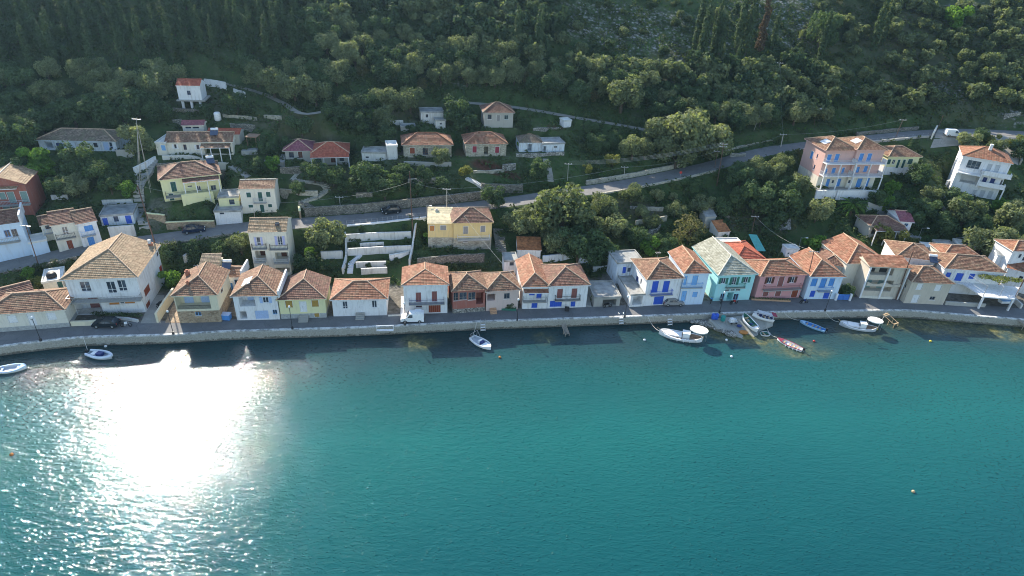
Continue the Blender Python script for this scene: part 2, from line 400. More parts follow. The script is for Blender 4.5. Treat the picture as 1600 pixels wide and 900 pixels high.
def dist_poly(pts, X, Y):
    best = np.full(X.shape, 1e9); zz = np.zeros(X.shape); side = np.zeros(X.shape)
    for a, b in zip(pts, pts[1:]):
        dx, dy = b.x - a.x, b.y - a.y; L = dx * dx + dy * dy + 1e-9
        t = np.clip(((X - a.x) * dx + (Y - a.y) * dy) / L, 0, 1)
        ex = X - a.x - dx * t; ey = Y - a.y - dy * t; dd = ex * ex + ey * ey
        k = dd < best
        best = np.where(k, dd, best); zz = np.where(k, a.z + (b.z - a.z) * t, zz)
    return np.sqrt(best), zz
ROAD = polyline(ROAD_PX); LANE = polyline(LANE_PX); LANE2 = polyline(LANE2_PX)
ZG = ZB.copy()
def carve(pts, half, blend):
    global ZG
    d, z = dist_poly(pts, XX, YY)
    k = smooth01(1 - (d - half) / blend)
    ZG = ZG * (1 - k) + (z) * k
    return d
DLANE2 = carve(LANE2, 1.0, 2.0)
DLANE = carve(LANE, 1.5, 2.0)
DROAD = carve(ROAD, 3.3, 2.4)
PADS = []
def pad(o, ux, uy, w, d, z, m=.9, blend=1.6):
    """level the ground under a footprint: o front-left corner, u along the front"""
    global ZG
    PADS.append((o[0], o[1], ux, uy, w, d))
    X = (XX - o[0]) * ux + (YY - o[1]) * uy; Y = -(XX - o[0]) * uy + (YY - o[1]) * ux
    dd = np.maximum(np.maximum(-m - X, X - w - m), np.maximum(-m - Y, Y - d - m))
    k = smooth01(1 - np.maximum(dd, 0) / blend)
    rd = smooth01((DROAD - 3.3) / 1.0)
    ZG = ZG + (z - .04 - ZG) * k * rd
ZR = ZG.copy()
# ---------------------------------------------------------------- houses
def wall_panel(mb, org, ux, n_in, L, Ht, holes, bands, reveal=.16, poly_top=None):
    """a wall sheet with real openings; org corner, ux unit along, n_in unit inward; holes (x0,z0,x1,z1,depth)"""
    xs = sorted({0.0, L, *[h[0] for h in holes], *[h[2] for h in holes]})
    zs = sorted({0.0, Ht, *[h[1] for h in holes], *[h[3] for h in holes], *[b for b, _ in bands if 0 < b < Ht]})
    pt = lambda x, z, dd=0: (org[0] + ux[0] * x + n_in[0] * dd, org[1] + ux[1] * x + n_in[1] * dd, z)
    def bm(z):
        for zt, mi in bands:
            if z < zt: return mi
        return 0
    for i in range(len(xs) - 1):
        for j in range(len(zs) - 1):
            cx, cz = (xs[i] + xs[i + 1]) / 2, (zs[j] + zs[j + 1]) / 2
            if any(h[0] < cx < h[2] and h[1] < cz < h[3] for h in holes): continue
            mb.q([pt(xs[i], zs[j]), pt(xs[i + 1], zs[j]), pt(xs[i + 1], zs[j + 1]), pt(xs[i], zs[j + 1])], bm(cz))
    for x0, z0, x1, z1, dp in holes:
        mi = bm((z0 + z1) / 2)
        mb.q([pt(x0, z0), pt(x0, z0, dp), pt(x0, z1, dp), pt(x0, z1)], mi); mb.q([pt(x1, z0), pt(x1, z1), pt(x1, z1, dp), pt(x1, z0, dp)], mi)
        mb.q([pt(x0, z1), pt(x0, z1, dp), pt(x1, z1, dp), pt(x1, z1)], mi); mb.q([pt(x0, z0), pt(x1, z0), pt(x1, z0, dp), pt(x0, z0, dp)], mi)
        mb.q([pt(x0, z0, dp), pt(x1, z0, dp), pt(x1, z1, dp), pt(x0, z1, dp)], mi)

def roof_planes(kind, w, d, h, pitch, o):
    x0, x1, y0, y1 = -o, w + o, -o, d + o; W = x1 - x0; Dp = y1 - y0; xm = (x0 + x1) / 2; ym = (y0 + y1) / 2
    F = []; caps = []; ends = []
    p = lambda x, y, z: Vector((x, y, z))
    a, b, c, e = p(x0, y0, h), p(x1, y0, h), p(x1, y1, h), p(x0, y1, h)
    if kind == 'hip':
        k = min(W, Dp) / 2; zr = h + k * pitch
        if W >= Dp: r1, r2 = p(x0 + k, ym, zr), p(x1 - k, ym, zr); F = [(a, b, r2, r1), (b, c, r2, r2), (c, e, r1, r2), (e, a, r1, r1)]
        else: r1, r2 = p(xm, y0 + k, zr), p(xm, y1 - k, zr); F = [(a, b, r1, r1), (b, c, r2, r1), (c, e, r2, r2), (e, a, r1, r2)]
        caps = [(a, r1), (b, r2 if W >= Dp else r1), (c, r2), (e, r1 if W >= Dp else r2), (r1, r2)]
    elif kind == 'hipf':
        k = min(W / 2, Dp * .8); zr = h + W / 2 * pitch
        r1, r2 = p(xm, y0 + k, zr), p(xm, y1, zr); F = [(a, b, r1, r1), (b, c, r2, r1), (e, a, r1, r2)]
        caps = [(a, r1), (b, r1), (r1, r2)]; ends = [(p(w, d, h), p(0, d, h), p(xm, d, zr - o * pitch))]
    elif kind == 'gable_x':
        zr = h + Dp / 2 * pitch; r1, r2 = p(x0, ym, zr), p(x1, ym, zr); F = [(a, b, r2, r1), (c, e, r1, r2)]; caps = [(r1, r2)]
        t = zr - .02 - o * 0; ends = [(p(0, 0, h), p(0, d, h), p(0, ym, t)), (p(w, d, h), p(w, 0, h), p(w, ym, t))]
    elif kind == 'gable_y':
        zr = h + W / 2 * pitch; r1, r2 = p(xm, y0, zr), p(xm, y1, zr); F = [(b, c, r2, r1), (e, a, r1, r2)]; caps = [(r1, r2)]
        t = zr - .02; ends = [(p(w, 0, h), p(0, 0, h), p(xm, 0, t)), (p(0, d, h), p(w, d, h), p(xm, d, t))]
    elif kind == 'shed':
        zr = h + Dp * pitch; r1, r2 = p(x0, y1, zr), p(x1, y1, zr); F = [(a, b, r2, r1)]
        ends = [(p(0, 0, h), p(0, d, h), p(0, d, zr - .03)), (p(w, d, h), p(w, 0, h), p(w, d, zr - .03)), (p(0, d, h), p(w, d, h), p(w, d, zr - .03), p(0, d, zr - .03))]
    return F, caps, ends
def courses(mb, a, b, c, d_, step=.38, lip=.055):
    """one roof slope as overlapping courses of tiles: a-b the eave, d_-c the top"""
    n_ = (b - a).cross(d_ - a) if (d_ - a).length > .01 else (b - a).cross(c - a)
    n_.normalize()
    if n_.z < 0: n_ = -n_
    al = (b - a).normalized(); up = n_.cross(al)
    if up.z < 0: up = -up
    L = (((c + d_) / 2) - a).dot(up); N = max(1, int(round(L / step)))
    uvp = lambda q_: ((q_ - a).dot(al), (q_ - a).dot(up))
    for i in range(N):
        t0, t1 = i / N, (i + 1) / N
        l0 = a.lerp(d_, t0); r0 = b.lerp(c, t0); l1 = a.lerp(d_, t1); r1 = b.lerp(c, t1)
        jit = R.uniform(.75, 1.2) * lip
        L0, R0 = l0 + n_ * jit, r0 + n_ * jit
        u = [uvp(l0), uvp(r0), uvp(r1), uvp(l1)]; v0 = i * .38 + .05
        u = [(u[0][0], v0), (u[1][0], v0), (u[2][0], v0 + .30), (u[3][0], v0 + .30)]
        if (l1 - r1).length < .02: mb.q([L0, R0, r1], 0, u[:3])
        else: mb.q([L0, R0, r1, l1], 0, u)
        mb.q([l0, r0, R0, L0], 0, [u[0], u[1], u[1], u[0]])
def make_roof(root, kind, w, d, h, pitch, o, mat, cap='ridge_cap', wallmat=None, off=(0, 0)):
    F, caps, ends = roof_planes(kind, w, d, h + .10, pitch, o)
    mb = MB(); T = Vector((off[0], off[1], 0))
    for f in F: courses(mb, *[q + T for q in f])
    # fascia and soffit
    x0, x1, y0, y1 = -o + off[0], w + o + off[0], -o + off[1], d + o + off[1]
    r = mb.build('roof', [mat], root)
    e = MB().box(x0, x1, y0, y1, h - .06, h + .094); e.build('eave_board', ['p_grey' if wallmat is None else wallmat], r)
    if caps:
        cb = MB()
        for a, b in caps:
            if (b - a).length > .2: cb.tube([a + T + Vector((0, 0, .05)), b + T + Vector((0, 0, .05))], .11, 6)
        cb.build('ridge_cap', cap, r)
    if ends:
        g = MB()
        for t in ends:
            g.q([q + T for q in t])
            n_ = (t[1] - t[0]).cross(t[2] - t[0]).normalized() * .12
            g.q([q + T - n_ for q in t])
        g.build('gable_wall', wallmat or 'white', root)
    return r

def opening(root, kind, to, x0, z0, x1, z1, col, side='F'):
    """fit a window, door, shutter, … into an opening; to(x, depth, z) maps to house space (depth inwards)"""
    def bx(mb, a0, a1, d0, d1, c0, c1, mi=0):
        P8 = [to(a, d_, c) for c in (c0, c1) for a, d_ in ((a0, d0), (a1, d0), (a1, d1), (a0, d1))]
        for f in ((0, 3, 2, 1), (4, 5, 6, 7), (0, 1, 5, 4), (1, 2, 6, 5), (2, 3, 7, 6), (3, 0, 4, 7)): mb.q([P8[i] for i in f], mi)
    W = x1 - x0; Hh = z1 - z0; pc = 'p_' + col if 'p_' + col in MATS else col
    if kind in 'wo':
        fr = MB(); t = min(.07, W * .12)
        bx(fr, x0, x1, .08, .14, z0, z0 + t); bx(fr, x0, x1, .08, .14, z1 - t, z1)
        nv = 2 if W > .75 else 1
        if W > 1.9: nv = 3
        for i in range(nv + 1):
            c = x0 + t / 2 + (W - t) * i / nv; bx(fr, c - t / 2, c + t / 2, .075, .135, z0 + t, z1 - t)
        if Hh > 1.5: bx(fr, x0 + t, x1 - t, .085, .13, z0 + Hh * .3, z0 + Hh * .3 + .06)
        wn = fr.build('window', 'p_white_paint' if kind == 'o' or col == 'glass' else pc, root)
        for i in range(nv):
            g = MB(); a = x0 + t + (W - t) * i / nv; bx(g, a, a + (W - t) / nv - t, .10, .12, z0 + t, z1 - t); g.build('pane', 'glass', wn)
        s = MB(); bx(s, x0 - .08, x1 + .08, -.07, .05, z0 - .07, z0 - .005); s.build('sill', 'white', wn)
        if kind == 'o':
            for a, b in ((x0 - W * .5 - .02, x0 - .03), (x1 + .03, x1 + W * .5 + .02)):
                s = MB(); bx(s, a, b, -.06, -.02, z0, z1)
                ns = max(3, int(Hh / .22))
                for k in range(ns): bx(s, a + .05, b - .05, -.075, -.055, z0 + Hh * (k + .25) / ns, z0 + Hh * (k + .7) / ns)
                s.build('shutter', pc, wn)
    elif kind in 'pd':
        m = MB(); nm = 'door' if kind == 'd' else 'shutter'
        nl = 2 if W > .7 else 1
        for i in range(nl):
            a = x0 + .01 + (W - .02) * i / nl; b = x0 + .01 + (W - .02) * (i + 1) / nl - .012
            bx(m, a, b, .07, .12, z0 + .01, z1 - .01)
            if kind == 'p':
                ns = max(3, int(Hh / .2))
                for k in range(ns): bx(m, a + .06, b - .06, .055, .075, z0 + Hh * (k + .22) / ns, z0 + Hh * (k + .72) / ns)
            else:
                for q0, q1 in ((.08, .45), (.52, .93)): bx(m, a + .1, b - .1, .05, .075, z0 + Hh * q0, z0 + Hh * q1)
        o = m.build(nm, pc, root)
        if kind == 'd':
            m = MB(); bx(m, x0 + W * .5 - .1, x0 + W * .5 - .04, .01, .05, z0 + Hh * .45, z0 + Hh * .52); m.build('handle', 'iron', o)
        m = MB(); t = .06
        bx(m, x0 - t, x0, -.025, .03, z0, z1 + t); bx(m, x1, x1 + t, -.025, .03, z0, z1 + t); bx(m, x0, x1, -.025, .03, z1, z1 + t)
        m.build('surround', 'white', o)
    elif kind == 'g':
        m = MB(); ns = max(4, int(W / .35))
        for k in range(ns): bx(m, x0 + W * k / ns + .01, x0 + W * (k + 1) / ns - .01, .07, .12 + (k % 2) * .015, z0, z1 - .01)
        m.build('garage_door', pc, root)

def railing_mb(x0, x1, y0, y1, z, hh=.95, solid=False, step=.22, sides=True):
    m = MB(); segs = [((x0, y0), (x1, y0))]
    if sides: segs += [((x0, y0), (x0, y1)), ((x1, y0), (x1, y1))]
    for (ax, ay), (bx_, by) in segs:
        L = hypot(bx_ - ax, by - ay); n = max(1, int(L / step))
        if solid:
            m.box(min(ax, bx_) - .06, max(ax, bx_) + .06, min(ay, by) - .06, max(ay, by) + .06, z, z + hh)
        else:
            m.box(min(ax, bx_) - .025, max(ax, bx_) + .025, min(ay, by) - .025, max(ay, by) + .025, z + hh - .05, z + hh)
            m.box(min(ax, bx_) - .015, max(ax, bx_) + .015, min(ay, by) - .015, max(ay, by) + .015, z + .08, z + .11)
            for k in range(n + 1):
                cx, cy = ax + (bx_ - ax) * k / n, ay + (by - ay) * k / n; m.box(cx - .014, cx + .014, cy - .014, cy + .014, z, z + hh - .05)
    return m
def balcony(root, x0, x1, z, dep, col, solid=False, y=0.0, slabmat='concrete'):
    s = MB().box(x0, x1, y - dep, y + .0, z - .16, z).build('balcony', slabmat, root)
    m = railing_mb(x0 + .08, x1 - .08, y - dep + .08, y - .02, z + .003, solid=solid)
    m.build('railing', 'p_' + col if 'p_' + col in MATS else col, s)
    return s

HOUSES = {}
def H(name, label, view, bl=None, br=None, top=None, d=7.0, wall='white', roof=('hip', .45, 'tile_terracotta'), F=(), Rt=(), Lt=(), bal=(),
      el=None, er=None, h=None, zg=None, band=None, o=.35, cat='house', cap='ridge_cap', chim=(), found=2.5, group=None, padm=.9, mk_pad=True, base_dz=0.0):
    """build a house from what the survey shows of it; openings are read on its own walls"""
    if bl is not None:
        a = V(view, *bl); b = V(view, *br)
        if zg is None: g = G((a[0] + b[0]) / 2, (a[1] + b[1]) / 2, ZR); zg = g.z + base_dz
        q0, q1 = P(*a, zg), P(*b, zg)
    else:
        a = V(view, *el); b = V(view, *er)
        if zg is None: g = G((a[0] + b[0]) / 2, (a[1] + b[1]) / 2, ZR, h); zg = g.z - h + base_dz
        q0, q1 = P(*a, zg + h), P(*b, zg + h)
    ux, uy = q1.x - q0.x, q1.y - q0.y; w = hypot(ux, uy); ux /= w; uy /= w; ang = atan2(uy, ux)
    O = Vector((q0.x, q0.y, zg))
    def on(view_, x, y, plane='F', off=0.0):
        px, py = V(view_, x, y); dr = Vector(ray(px, py)); C0 = Vector((0, 0, CAM_H))
        U = Vector((ux, uy, 0)); N = Vector((-uy, ux, 0))
        if plane == 'F': p0, n_ = O + N * off, N
        elif plane == 'R': p0, n_ = O + U * (w + off), U
        else: p0, n_ = O + U * off, U
        t = (p0 - C0).dot(n_) / dr.dot(n_); q_ = C0 + dr * t - O
        return q_.dot(U), q_.dot(N), q_.z
    if h is None: h = on(view, *top)[2]
    root = empty(name, O, ang, label, cat, group)
    if mk_pad: pad(O, ux, uy, w, d, zg, padm)
    holes = {'F': [], 'R': [], 'L': []}; fit = []
    for pl, lst in (('F', F), ('R', Rt), ('L', Lt)):
        for op in lst:
            k, cx, cy, ww, hh, col = op[:6]; vw = op[6] if len(op) > 6 else view
            i = 0 if pl == 'F' else 1
            c = on(vw, cx, cy, pl)
            t1 = on(vw, cx - ww / 2, cy, pl); t2 = on(vw, cx + ww / 2, cy, pl); t3 = on(vw, cx, cy - hh / 2, pl); t4 = on(vw, cx, cy + hh / 2, pl)
            hw = abs(t2[i] - t1[i]) / 2; hz = abs(t3[2] - t4[2]) / 2
            lim = w if pl == 'F' else d
            hw = min(hw, 1.6 if pl != 'F' and k in 'pdwo' else 99)
            x0, x1 = max(.12, c[i] - hw), min(lim - .12, c[i] + hw); z0, z1 = max(.05, c[2] - hz), min(h - .12, c[2] + hz)
            if x1 - x0 < .25 or z1 - z0 < .25: continue
            if any(x0 < q_[2] + .05 and x1 > q_[0] - .05 and z0 < q_[3] + .05 and z1 > q_[1] - .05 for q_ in holes[pl]): continue
            dp = min(2.2, d * .4) if k == 'v' else .16
            holes[pl].append((x0, z0, x1, z1, dp)); fit.append((pl, k, x0, z0, x1, z1, col))
    mats = [wall]; bands = []
    if band: mats.append(band[1]); bands = [(band[0], 1)]
    mb = MB()
    wall_panel(mb, (0, 0), (1, 0), (0, 1), w, h, holes['F'], bands); wall_panel(mb, (w, 0), (0, 1), (-1, 0), d, h, holes['R'], bands)
    wall_panel(mb, (0, 0), (0, 1), (1, 0), d, h, holes['L'], bands); wall_panel(mb, (0, d), (1, 0), (0, -1), w, h, [], bands)
    mb.box(0.0, w, 0.0, d, -found, 0.0, 0 if not band else 1)
    wo_ = mb.build('wall', mats, root)
    for pl, k, x0, z0, x1, z1, col in fit:
        to = {'F': lambda x, dd, z: (x, dd, z), 'R': lambda x, dd, z: (w - dd, x, z), 'L': lambda x, dd, z: (dd, x, z)}[pl]
        if k != 'v': opening(root, k, to, x0, z0, x1, z1, col)
        elif col not in ('none',):          # an open loggia: doors in its back wall
            dp = min(2.2, d * .4)
            n_ = max(1, int((x1 - x0) / 2.2))
            for i in range(n_):
                c = x0 + (x1 - x0) * (i + .5) / n_
                to2 = (lambda x, dd, z: (x, dd + dp - .15, z)) if pl == 'F' else (lambda x, dd, z: (w - dd - dp + .15, x, z))
                m = MB(); hw_ = .75 if x1 - x0 > 3 else .5
                if pl == 'F': m.box(c - hw_, c + hw_, dp - .07, dp - .004, z0 + .01, z0 + min(2.05, (z1 - z0) * .85)); m.build('door', 'p_' + col, root)
    for bspec in bal:
        cx, cy, ww, col = bspec[:4]; dep = bspec[4] if len(bspec) > 4 else .9; sol = len(bspec) > 5 and bspec[5]
        c = on(view, cx, cy); s1 = on(view, cx - ww / 2, cy); s2 = on(view, cx + ww / 2, cy)
        hw = (s2[0] - s1[0]) / 2
        balcony(root, max(-.3, c[0] - hw), min(w + .3, c[0] + hw), max(.4, c[2]), dep, col, sol)
    rk, pitch, rm = roof[:3]
    if rk == 'flat':
        m = MB().box(-.12, w + .12, -.12, d + .12, h - .02, h + .14).box(-.12, w + .12, -.12, .08, h + .14, h + .36).box(-.12, w + .12, d - .08, d + .12, h + .14, h + .36)
        m.box(-.12, .08, .08, d - .08, h + .14, h + .36).box(w - .08, w + .12, .08, d - .08, h + .14, h + .36); m.build('roof', rm, root)
    else: make_roof(root, rk, w, d, h, pitch, o, rm, cap, wall)
    for c in chim:      # (x fraction, y fraction, height over eave, material)
        cx, cy = w * c[0], d * c[1]; zt = h + c[2]; s_ = c[4] if len(c) > 4 else .3
        m = MB().box(cx - s_, cx + s_, cy - s_, cy + s_, h + .1, zt).box(cx - s_ - .07, cx + s_ + .07, cy - s_ - .07, cy + s_ + .07, zt, zt + .1)
        m.box(cx - s_ * .6, cx + s_ * .6, cy - s_ * .6, cy + s_ * .6, zt + .1, zt + .28)
        m.build('chimney', c[3], root)
    info = dict(root=root, O=O, w=w, d=d, h=h, ang=ang, U=Vector((ux, uy, 0)), N=Vector((-uy, ux, 0)), on=on, zg=zg, roof=roof)
    return info
def solar(hs, fx, fy, ang=.55):
    """solar water heater on a roof: panel, tank, frame"""
    w, d, h = hs['w'], hs['d'], hs['h']; z = h + .25 + min(fy * d, (1 - fy) * d, fx * w, (1 - fx) * w) * (hs['roof'][1] if hs['roof'][0] != 'flat' else 0)
    loc = hs['O'] + hs['U'] * (w * fx) + hs['N'] * (d * fy) + Vector((0, 0, z))
    return loc

# front row, left to right -------------------------------------------------
QZ = 1.55
h1 = H('waterfront_house', 'low cream house with brown hipped roof at the far left of the waterfront', 'a', (-60,612), (395,577), (200,492), 7.0, 'ivory',
  ('hip', .42, 'tile_rust'), F=[('p',70,536,50,42,'white_paint'),('d',178,535,40,75,'white_paint'),('p',290,520,48,40,'white_paint')], zg=QZ, band=(.8,'plinth'))
h1b = H('back_cottage', 'brown roofed cottage half hidden behind the low cream waterfront house', 'a', el=(-60,455), er=(185,392), h=3.0, d=5.0, wall='ivory', roof=('gable_x', .4, 'tile_brown'), zg=2.2)
h2 = H('large_white_house', 'big two storey white house with wide brown tiled roof and a full width balcony', 'a', (430,512), (822,495), (560,303), 11.5, 'white',
  ('hipf', .42, 'tile_tan'), zg=QZ, band=None, o=.5,
  F=[('w',480,352,58,56,'white_paint'),('w',627,357,50,66,'white_paint'),('w',687,347,48,62,'white_paint'),('p',640,437,58,34,'orange'),('p',727,430,58,34,'orange'),
     ('w',684,434,26,32,'white_paint'),('v',497,462,148,92,'pink_brown')],
  Rt=[('p',828,372,40,58,'red_brown'),('p',835,455,30,50,'red_brown'),('w',888,168,14,28,'brown'),('p',908,250,26,52,'red')], chim=[(.93,.95,.9,'chimney_clay')])
make = balcony(h2['root'], -.2, h2['w'] + .15, 3.1, 1.3, 'galvanised')
h2b = H('storehouse', 'small cream storehouse with flat white roof left of the big white house', 'a', (262,400), (372,382), (320,322), 5.0, 'ivory', ('flat', 0, 'roof_white'), F=[('d',345,350,36,56,'dark_green')], zg=2.4)
h4 = H('loggia_house', 'cream house with stone ground floor and an open veranda behind dark railing', 'b', (232,702), (600,690), (350,458), 8.2, 'cream',
  ('hipf', .48, 'tile_rust'), zg=QZ, band=(2.35, 'stone_warm'), F=[('v',345,520,305,120,'pale_blue'),('w',392,620,52,32,'light_blue')], Rt=[('p',600,415,20,40,'brown')],
  chim=[(.12,.72,1.5,'chimney_clay'),(.30,.22,1.6,'chimney_clay',.18)])
h4b = H('wing_house', 'tiled wing with a white gable parapet behind the stone and cream veranda house', 'b', el=(560,298), er=(770,298), h=3.4, d=4.0, wall='white', roof=('gable_x', .4, 'tile_rust'), zg=1.8,
  F=[('p',675,385,48,72,'mid_blue'),('w',735,345,48,50,'light_blue')])
h4c = H('rear_shed', 'brown roofed back extension above the veranda house', 'b', el=(415,205), er=(560,200), h=3.9, d=3.0, wall='cream', roof=('shed', .25, 'tile_old'), zg=2.3)
h5 = H('garage_house', 'white house with pale blue garage door and a parapet along the roof edge', 'b', (735,677), (1112,668), (880,462), 7.5, 'white',
  ('hipf', .45, 'tile_rust'), zg=QZ, F=[('v',822,515,140,80,'pale_blue'),('o',985,500,52,50,'pale_blue'),('g',952,628,118,72,'pale_blue'),('w',1066,605,40,40,'light_blue'),('v',790,632,60,66,'none')],
  Rt=[])
h6 = H('ochre_shutter_house', 'small yellow house with ochre shutters and a white door above grey steps', 'b', (1122,664), (1522,652), (1300,492), 7.0, 'pale_yellow',
  ('hipf', .42, 'tile_brown'), zg=QZ, band=(.95,'plinth'), F=[('p',1190,537,62,60,'ochre'),('p',1420,530,60,58,'ochre'),('d',1315,560,58,92,'white_paint'),('p',1435,632,44,34,'ochre')])
h7 = H('white_cottage', 'single storey white cottage with folded back white shutters and front steps', 'c', (232,642), (702,632), (450,492), 7.0, 'white',
  ('hip', .42, 'tile_clay'), zg=QZ, F=[('o',333,545,44,66,'white_paint'),('o',590,535,44,62,'white_paint'),('d',466,560,42,86,'white_paint')])
h8 = H('brown_door_house', 'two storey white house with brown doors and a dark iron balcony behind the white van', 'c', (855,622), (1232,612), (1050,364), 6.2, 'white',
  ('hipf', .22, 'tile_clay'), zg=QZ, F=[('p',978,475,46,84,'pink_brown'),('p',1118,468,46,90,'pink_brown'),('g',1120,573,106,72,'red_brown'),('w',982,552,54,24,'pink_brown')],
  bal=[(1050,518,312,'navy',.9)])
h9 = H('veranda_ruin', 'derelict brick cottage with an empty glazed timber veranda', 'd', (92,634), (357,614), (225,442), 6.5, 'brick_red',
  ('hip', .50, 'tile_rust'), zg=QZ, F=[('w',118,495,40,66,'old_timber'),('w',178,490,62,60,'old_timber'),('w',250,490,60,62,'old_timber'),('v',316,508,58,95,'none')], band=(.9,'rubble'))
h10 = H('small_pink_cottage', 'small beige pink cottage with front steps between the ruin and the narrow white house', 'd', (366,614), (630,598), (490,444), 6.5, 'blush',
  ('hip', .50, 'tile_rust'), zg=QZ, F=[('v',411,500,66,56,'none'),('w',540,490,48,46,'grey')])
h11 = H('narrow_white_house', 'narrow two storey white house with a long tiled roof and blue door', 'd', (665,596), (868,592), (770,412), 10.0, 'white',
  ('hipf', .55, 'tile_clay'), zg=QZ, F=[('p',748,468,46,34,'blue'),('p',806,480,42,62,'blue'),('d',768,564,48,50,'blue')], bal=[(768,522,190,'galvanised',.9)])
h12 = H('blue_garage_white_house', 'two storey white house with maroon doors above two blue ones', 'd', (872,592), (1192,580), (1040,402), 8.0, 'white',
  ('hip', .42, 'tile_brown'), zg=QZ, F=[('p',978,470,46,78,'pink_brown'),('p',1097,467,46,80,'pink_brown'),('g',945,554,98,50,'blue'),('d',1087,553,38,50,'blue')], bal=[(1038,512,208,'iron',.8)], band=None)
h13 = H('low_garage', 'low flat roofed garage with a blue railed terrace on top', 'd', (1255,578), (1470,572), (1400,505), 6.0, 'concrete',
  ('flat', 0, 'roof_concrete'), zg=QZ, F=[('v',1388,545,112,54,'none')], band=None)
h14 = H('terrace_annexe', 'low annexe with a concrete terrace left of the blue shuttered house', 'e', (216,598), (322,592), (270,508), 8.5, 'white', ('flat', 0, 'roof_concrete'), zg=QZ,
  F=[('v',280,548,76,66,'none')])
h14b = H('flat_grey_house', 'flat roofed grey and white house behind the concrete terrace', 'e', el=(125,262), er=(330,250), h=4.4, d=5.0, wall='peeling', roof=('flat', 0, 'roof_concrete'), zg=2.6,
  F=[('p',178,310,28,50,'blue'),('w',215,308,24,32,'navy')])
h15 = H('blue_shutter_house', 'white two storey house with deep blue shutters and blue garage door', 'e', (322,590), (592,574), (470,380), 8.0, 'white',
  ('hip', .45, 'tile_rust'), zg=QZ, F=[('p',417,442,48,90,'blue'),('p',503,440,48,88,'blue'),('g',445,546,74,64,'blue')], Lt=[('p',276,385,20,74,'navy'),('w',308,400,10,50,'grey')], bal=[(460,492,168,'blue',.8)])
h16 = H('narrow_light_blue_house', 'narrow pale blue house with sky blue shutters squeezed beside the deep blue shuttered one', 'e', (598,580), (784,576), (700,335), 8.5, 'sky_white',
  ('hipf', .5, 'tile_clay'), zg=QZ, F=[('p',642,392,46,72,'light_blue'),('p',728,390,44,76,'light_blue'),('d',642,512,38,80,'light_blue'),('p',729,500,40,42,'light_blue')], bal=[(690,440,186,'light_blue',.5)])
h17 = H('turquoise_shop', 'turquoise house with grey roof, dark green shutters and a shop front', 'e', (868,552), (1150,540), (1040,346), 12.0, 'turquoise',
  ('hipf', .5, 'tile_grey'), zg=QZ, cap='ridge_white', F=[('o',952,394,34,44,'green'),('o',1037,395,34,58,'green'),('o',1128,386,32,42,'green'),
  ('w',982,468,34,12,'grey'),('w',1024,466,32,12,'grey'),('w',1066,465,34,12,'grey'),('w',942,520,32,52,'light_blue'),('v',1002,516,46,62,'none'),('w',1048,522,38,52,'light_blue')],
  Lt=[('o',800,310,10,40,'green')], bal=[(1040,440,146,'green',.6)])
h18 = H('red_roof_house', 'house with bright red roof behind the turquoise shop', 'f', el=(40,252), er=(290,240), h=4.6, d=9.0, wall='white', roof=('hip', .42, 'tile_red'), zg=2.0, cap='tile_red')
h18b = H('white_flat_shed', 'plain white flat roofed shed behind the bright red roof', 'e', el=(930,135), er=(1120,132), h=3.2, d=4.0, wall='white', roof=('flat', 0, 'roof_white'), zg=4.0)
h19 = H('pink_house', 'pink two storey house with a long pink balcony and brown shutters', 'f', (192,540), (540,522), (400,352), 6.4, 'pink',
  ('hip', .45, 'tile_clay'), zg=QZ, F=[('o',312,390,34,48,'brown'),('p',400,400,42,78,'pink_brown'),('o',490,385,34,46,'brown'),('p',282,490,42,48,'pink_brown'),('p',378,489,42,48,'pink_brown'),('d',507,494,48,66,'red_brown')],
  bal=[(402,450,286,'pink_brown',.9)])
h20 = H('azure_shutter_house', 'white house with azure shutters and a small blue balcony right of the pink house', 'f', (578,535), (828,536), (740,360), 8.5, 'sky_white',
  ('hipf', .5, 'tile_clay'), zg=QZ, F=[('p',660,406,46,62,'mid_blue'),('p',730,412,46,76,'mid_blue'),('p',797,404,42,60,'mid_blue'),('d',647,495,38,50,'blue'),('d',755,508,46,56,'blue')],
  bal=[(738,466,110,'mid_blue',.7)])
h20b = H('brown_roof_house', 'brown roofed house tucked behind the azure shuttered house', 'f', el=(720,250), er=(890,285), h=4.2, d=8.0, wall='beige', roof=('hipf', .45, 'tile_brown'), zg=2.0)
h21b = H('terracotta_house', 'big orange roofed house rising behind the scalloped porch', 'g', el=(20,322), er=(300,318), h=5.6, d=9.5, wall='ivory', roof=('hipf', .42, 'tile_clay'), zg=1.9)
h21 = H('scalloped_porch', 'two level porch with scalloped parapet and orange tiled lean-to roof', 'g', (98,560), (368,572), (240,345), 3.6, 'beige', ('shed', .16, 'tile_clay'), zg=QZ,
  F=[('v',224,378,240,50,'dark'),('v',235,478,200,78,'grey_green'),('w',120,475,26,60,'grey_green')], cat='house')
h22 = H('mid_terracotta_house', 'white walled house with orange roof between the porch and the grey house', 'g', el=(368,272), er=(640,305), h=5.4, d=7.5, wall='white', roof=('hip', .42, 'tile_rust'), zg=2.0, Lt=[('w',243,240,10,26,'dark')])
h23 = H('grey_green_house', 'plain grey green house with white shutters and a barred door', 'g', (412,600), (690,612), (600,458), 7.0, 'beige', ('hip', .45, 'tile_rust'), zg=QZ,
  F=[('p',526,487,38,44,'white_paint'),('p',656,495,42,44,'white_paint'),('d',496,572,44,56,'white_paint'),('w',616,567,38,24,'grey')], Lt=[('w',425,480,12,36,'white_paint')])
h24 = H('pergola_house', 'wide white house with deep blue shutters above a pergola terrace', 'g', el=(708,356), er=(1120,386), h=5.6, d=7.0, wall='white', roof=('hip', .42, 'tile_rust'), zg=1.7,
  F=[('p',728,402,36,34,'blue'),('p',803,418,52,56,'blue'),('p',893,413,40,38,'blue')])
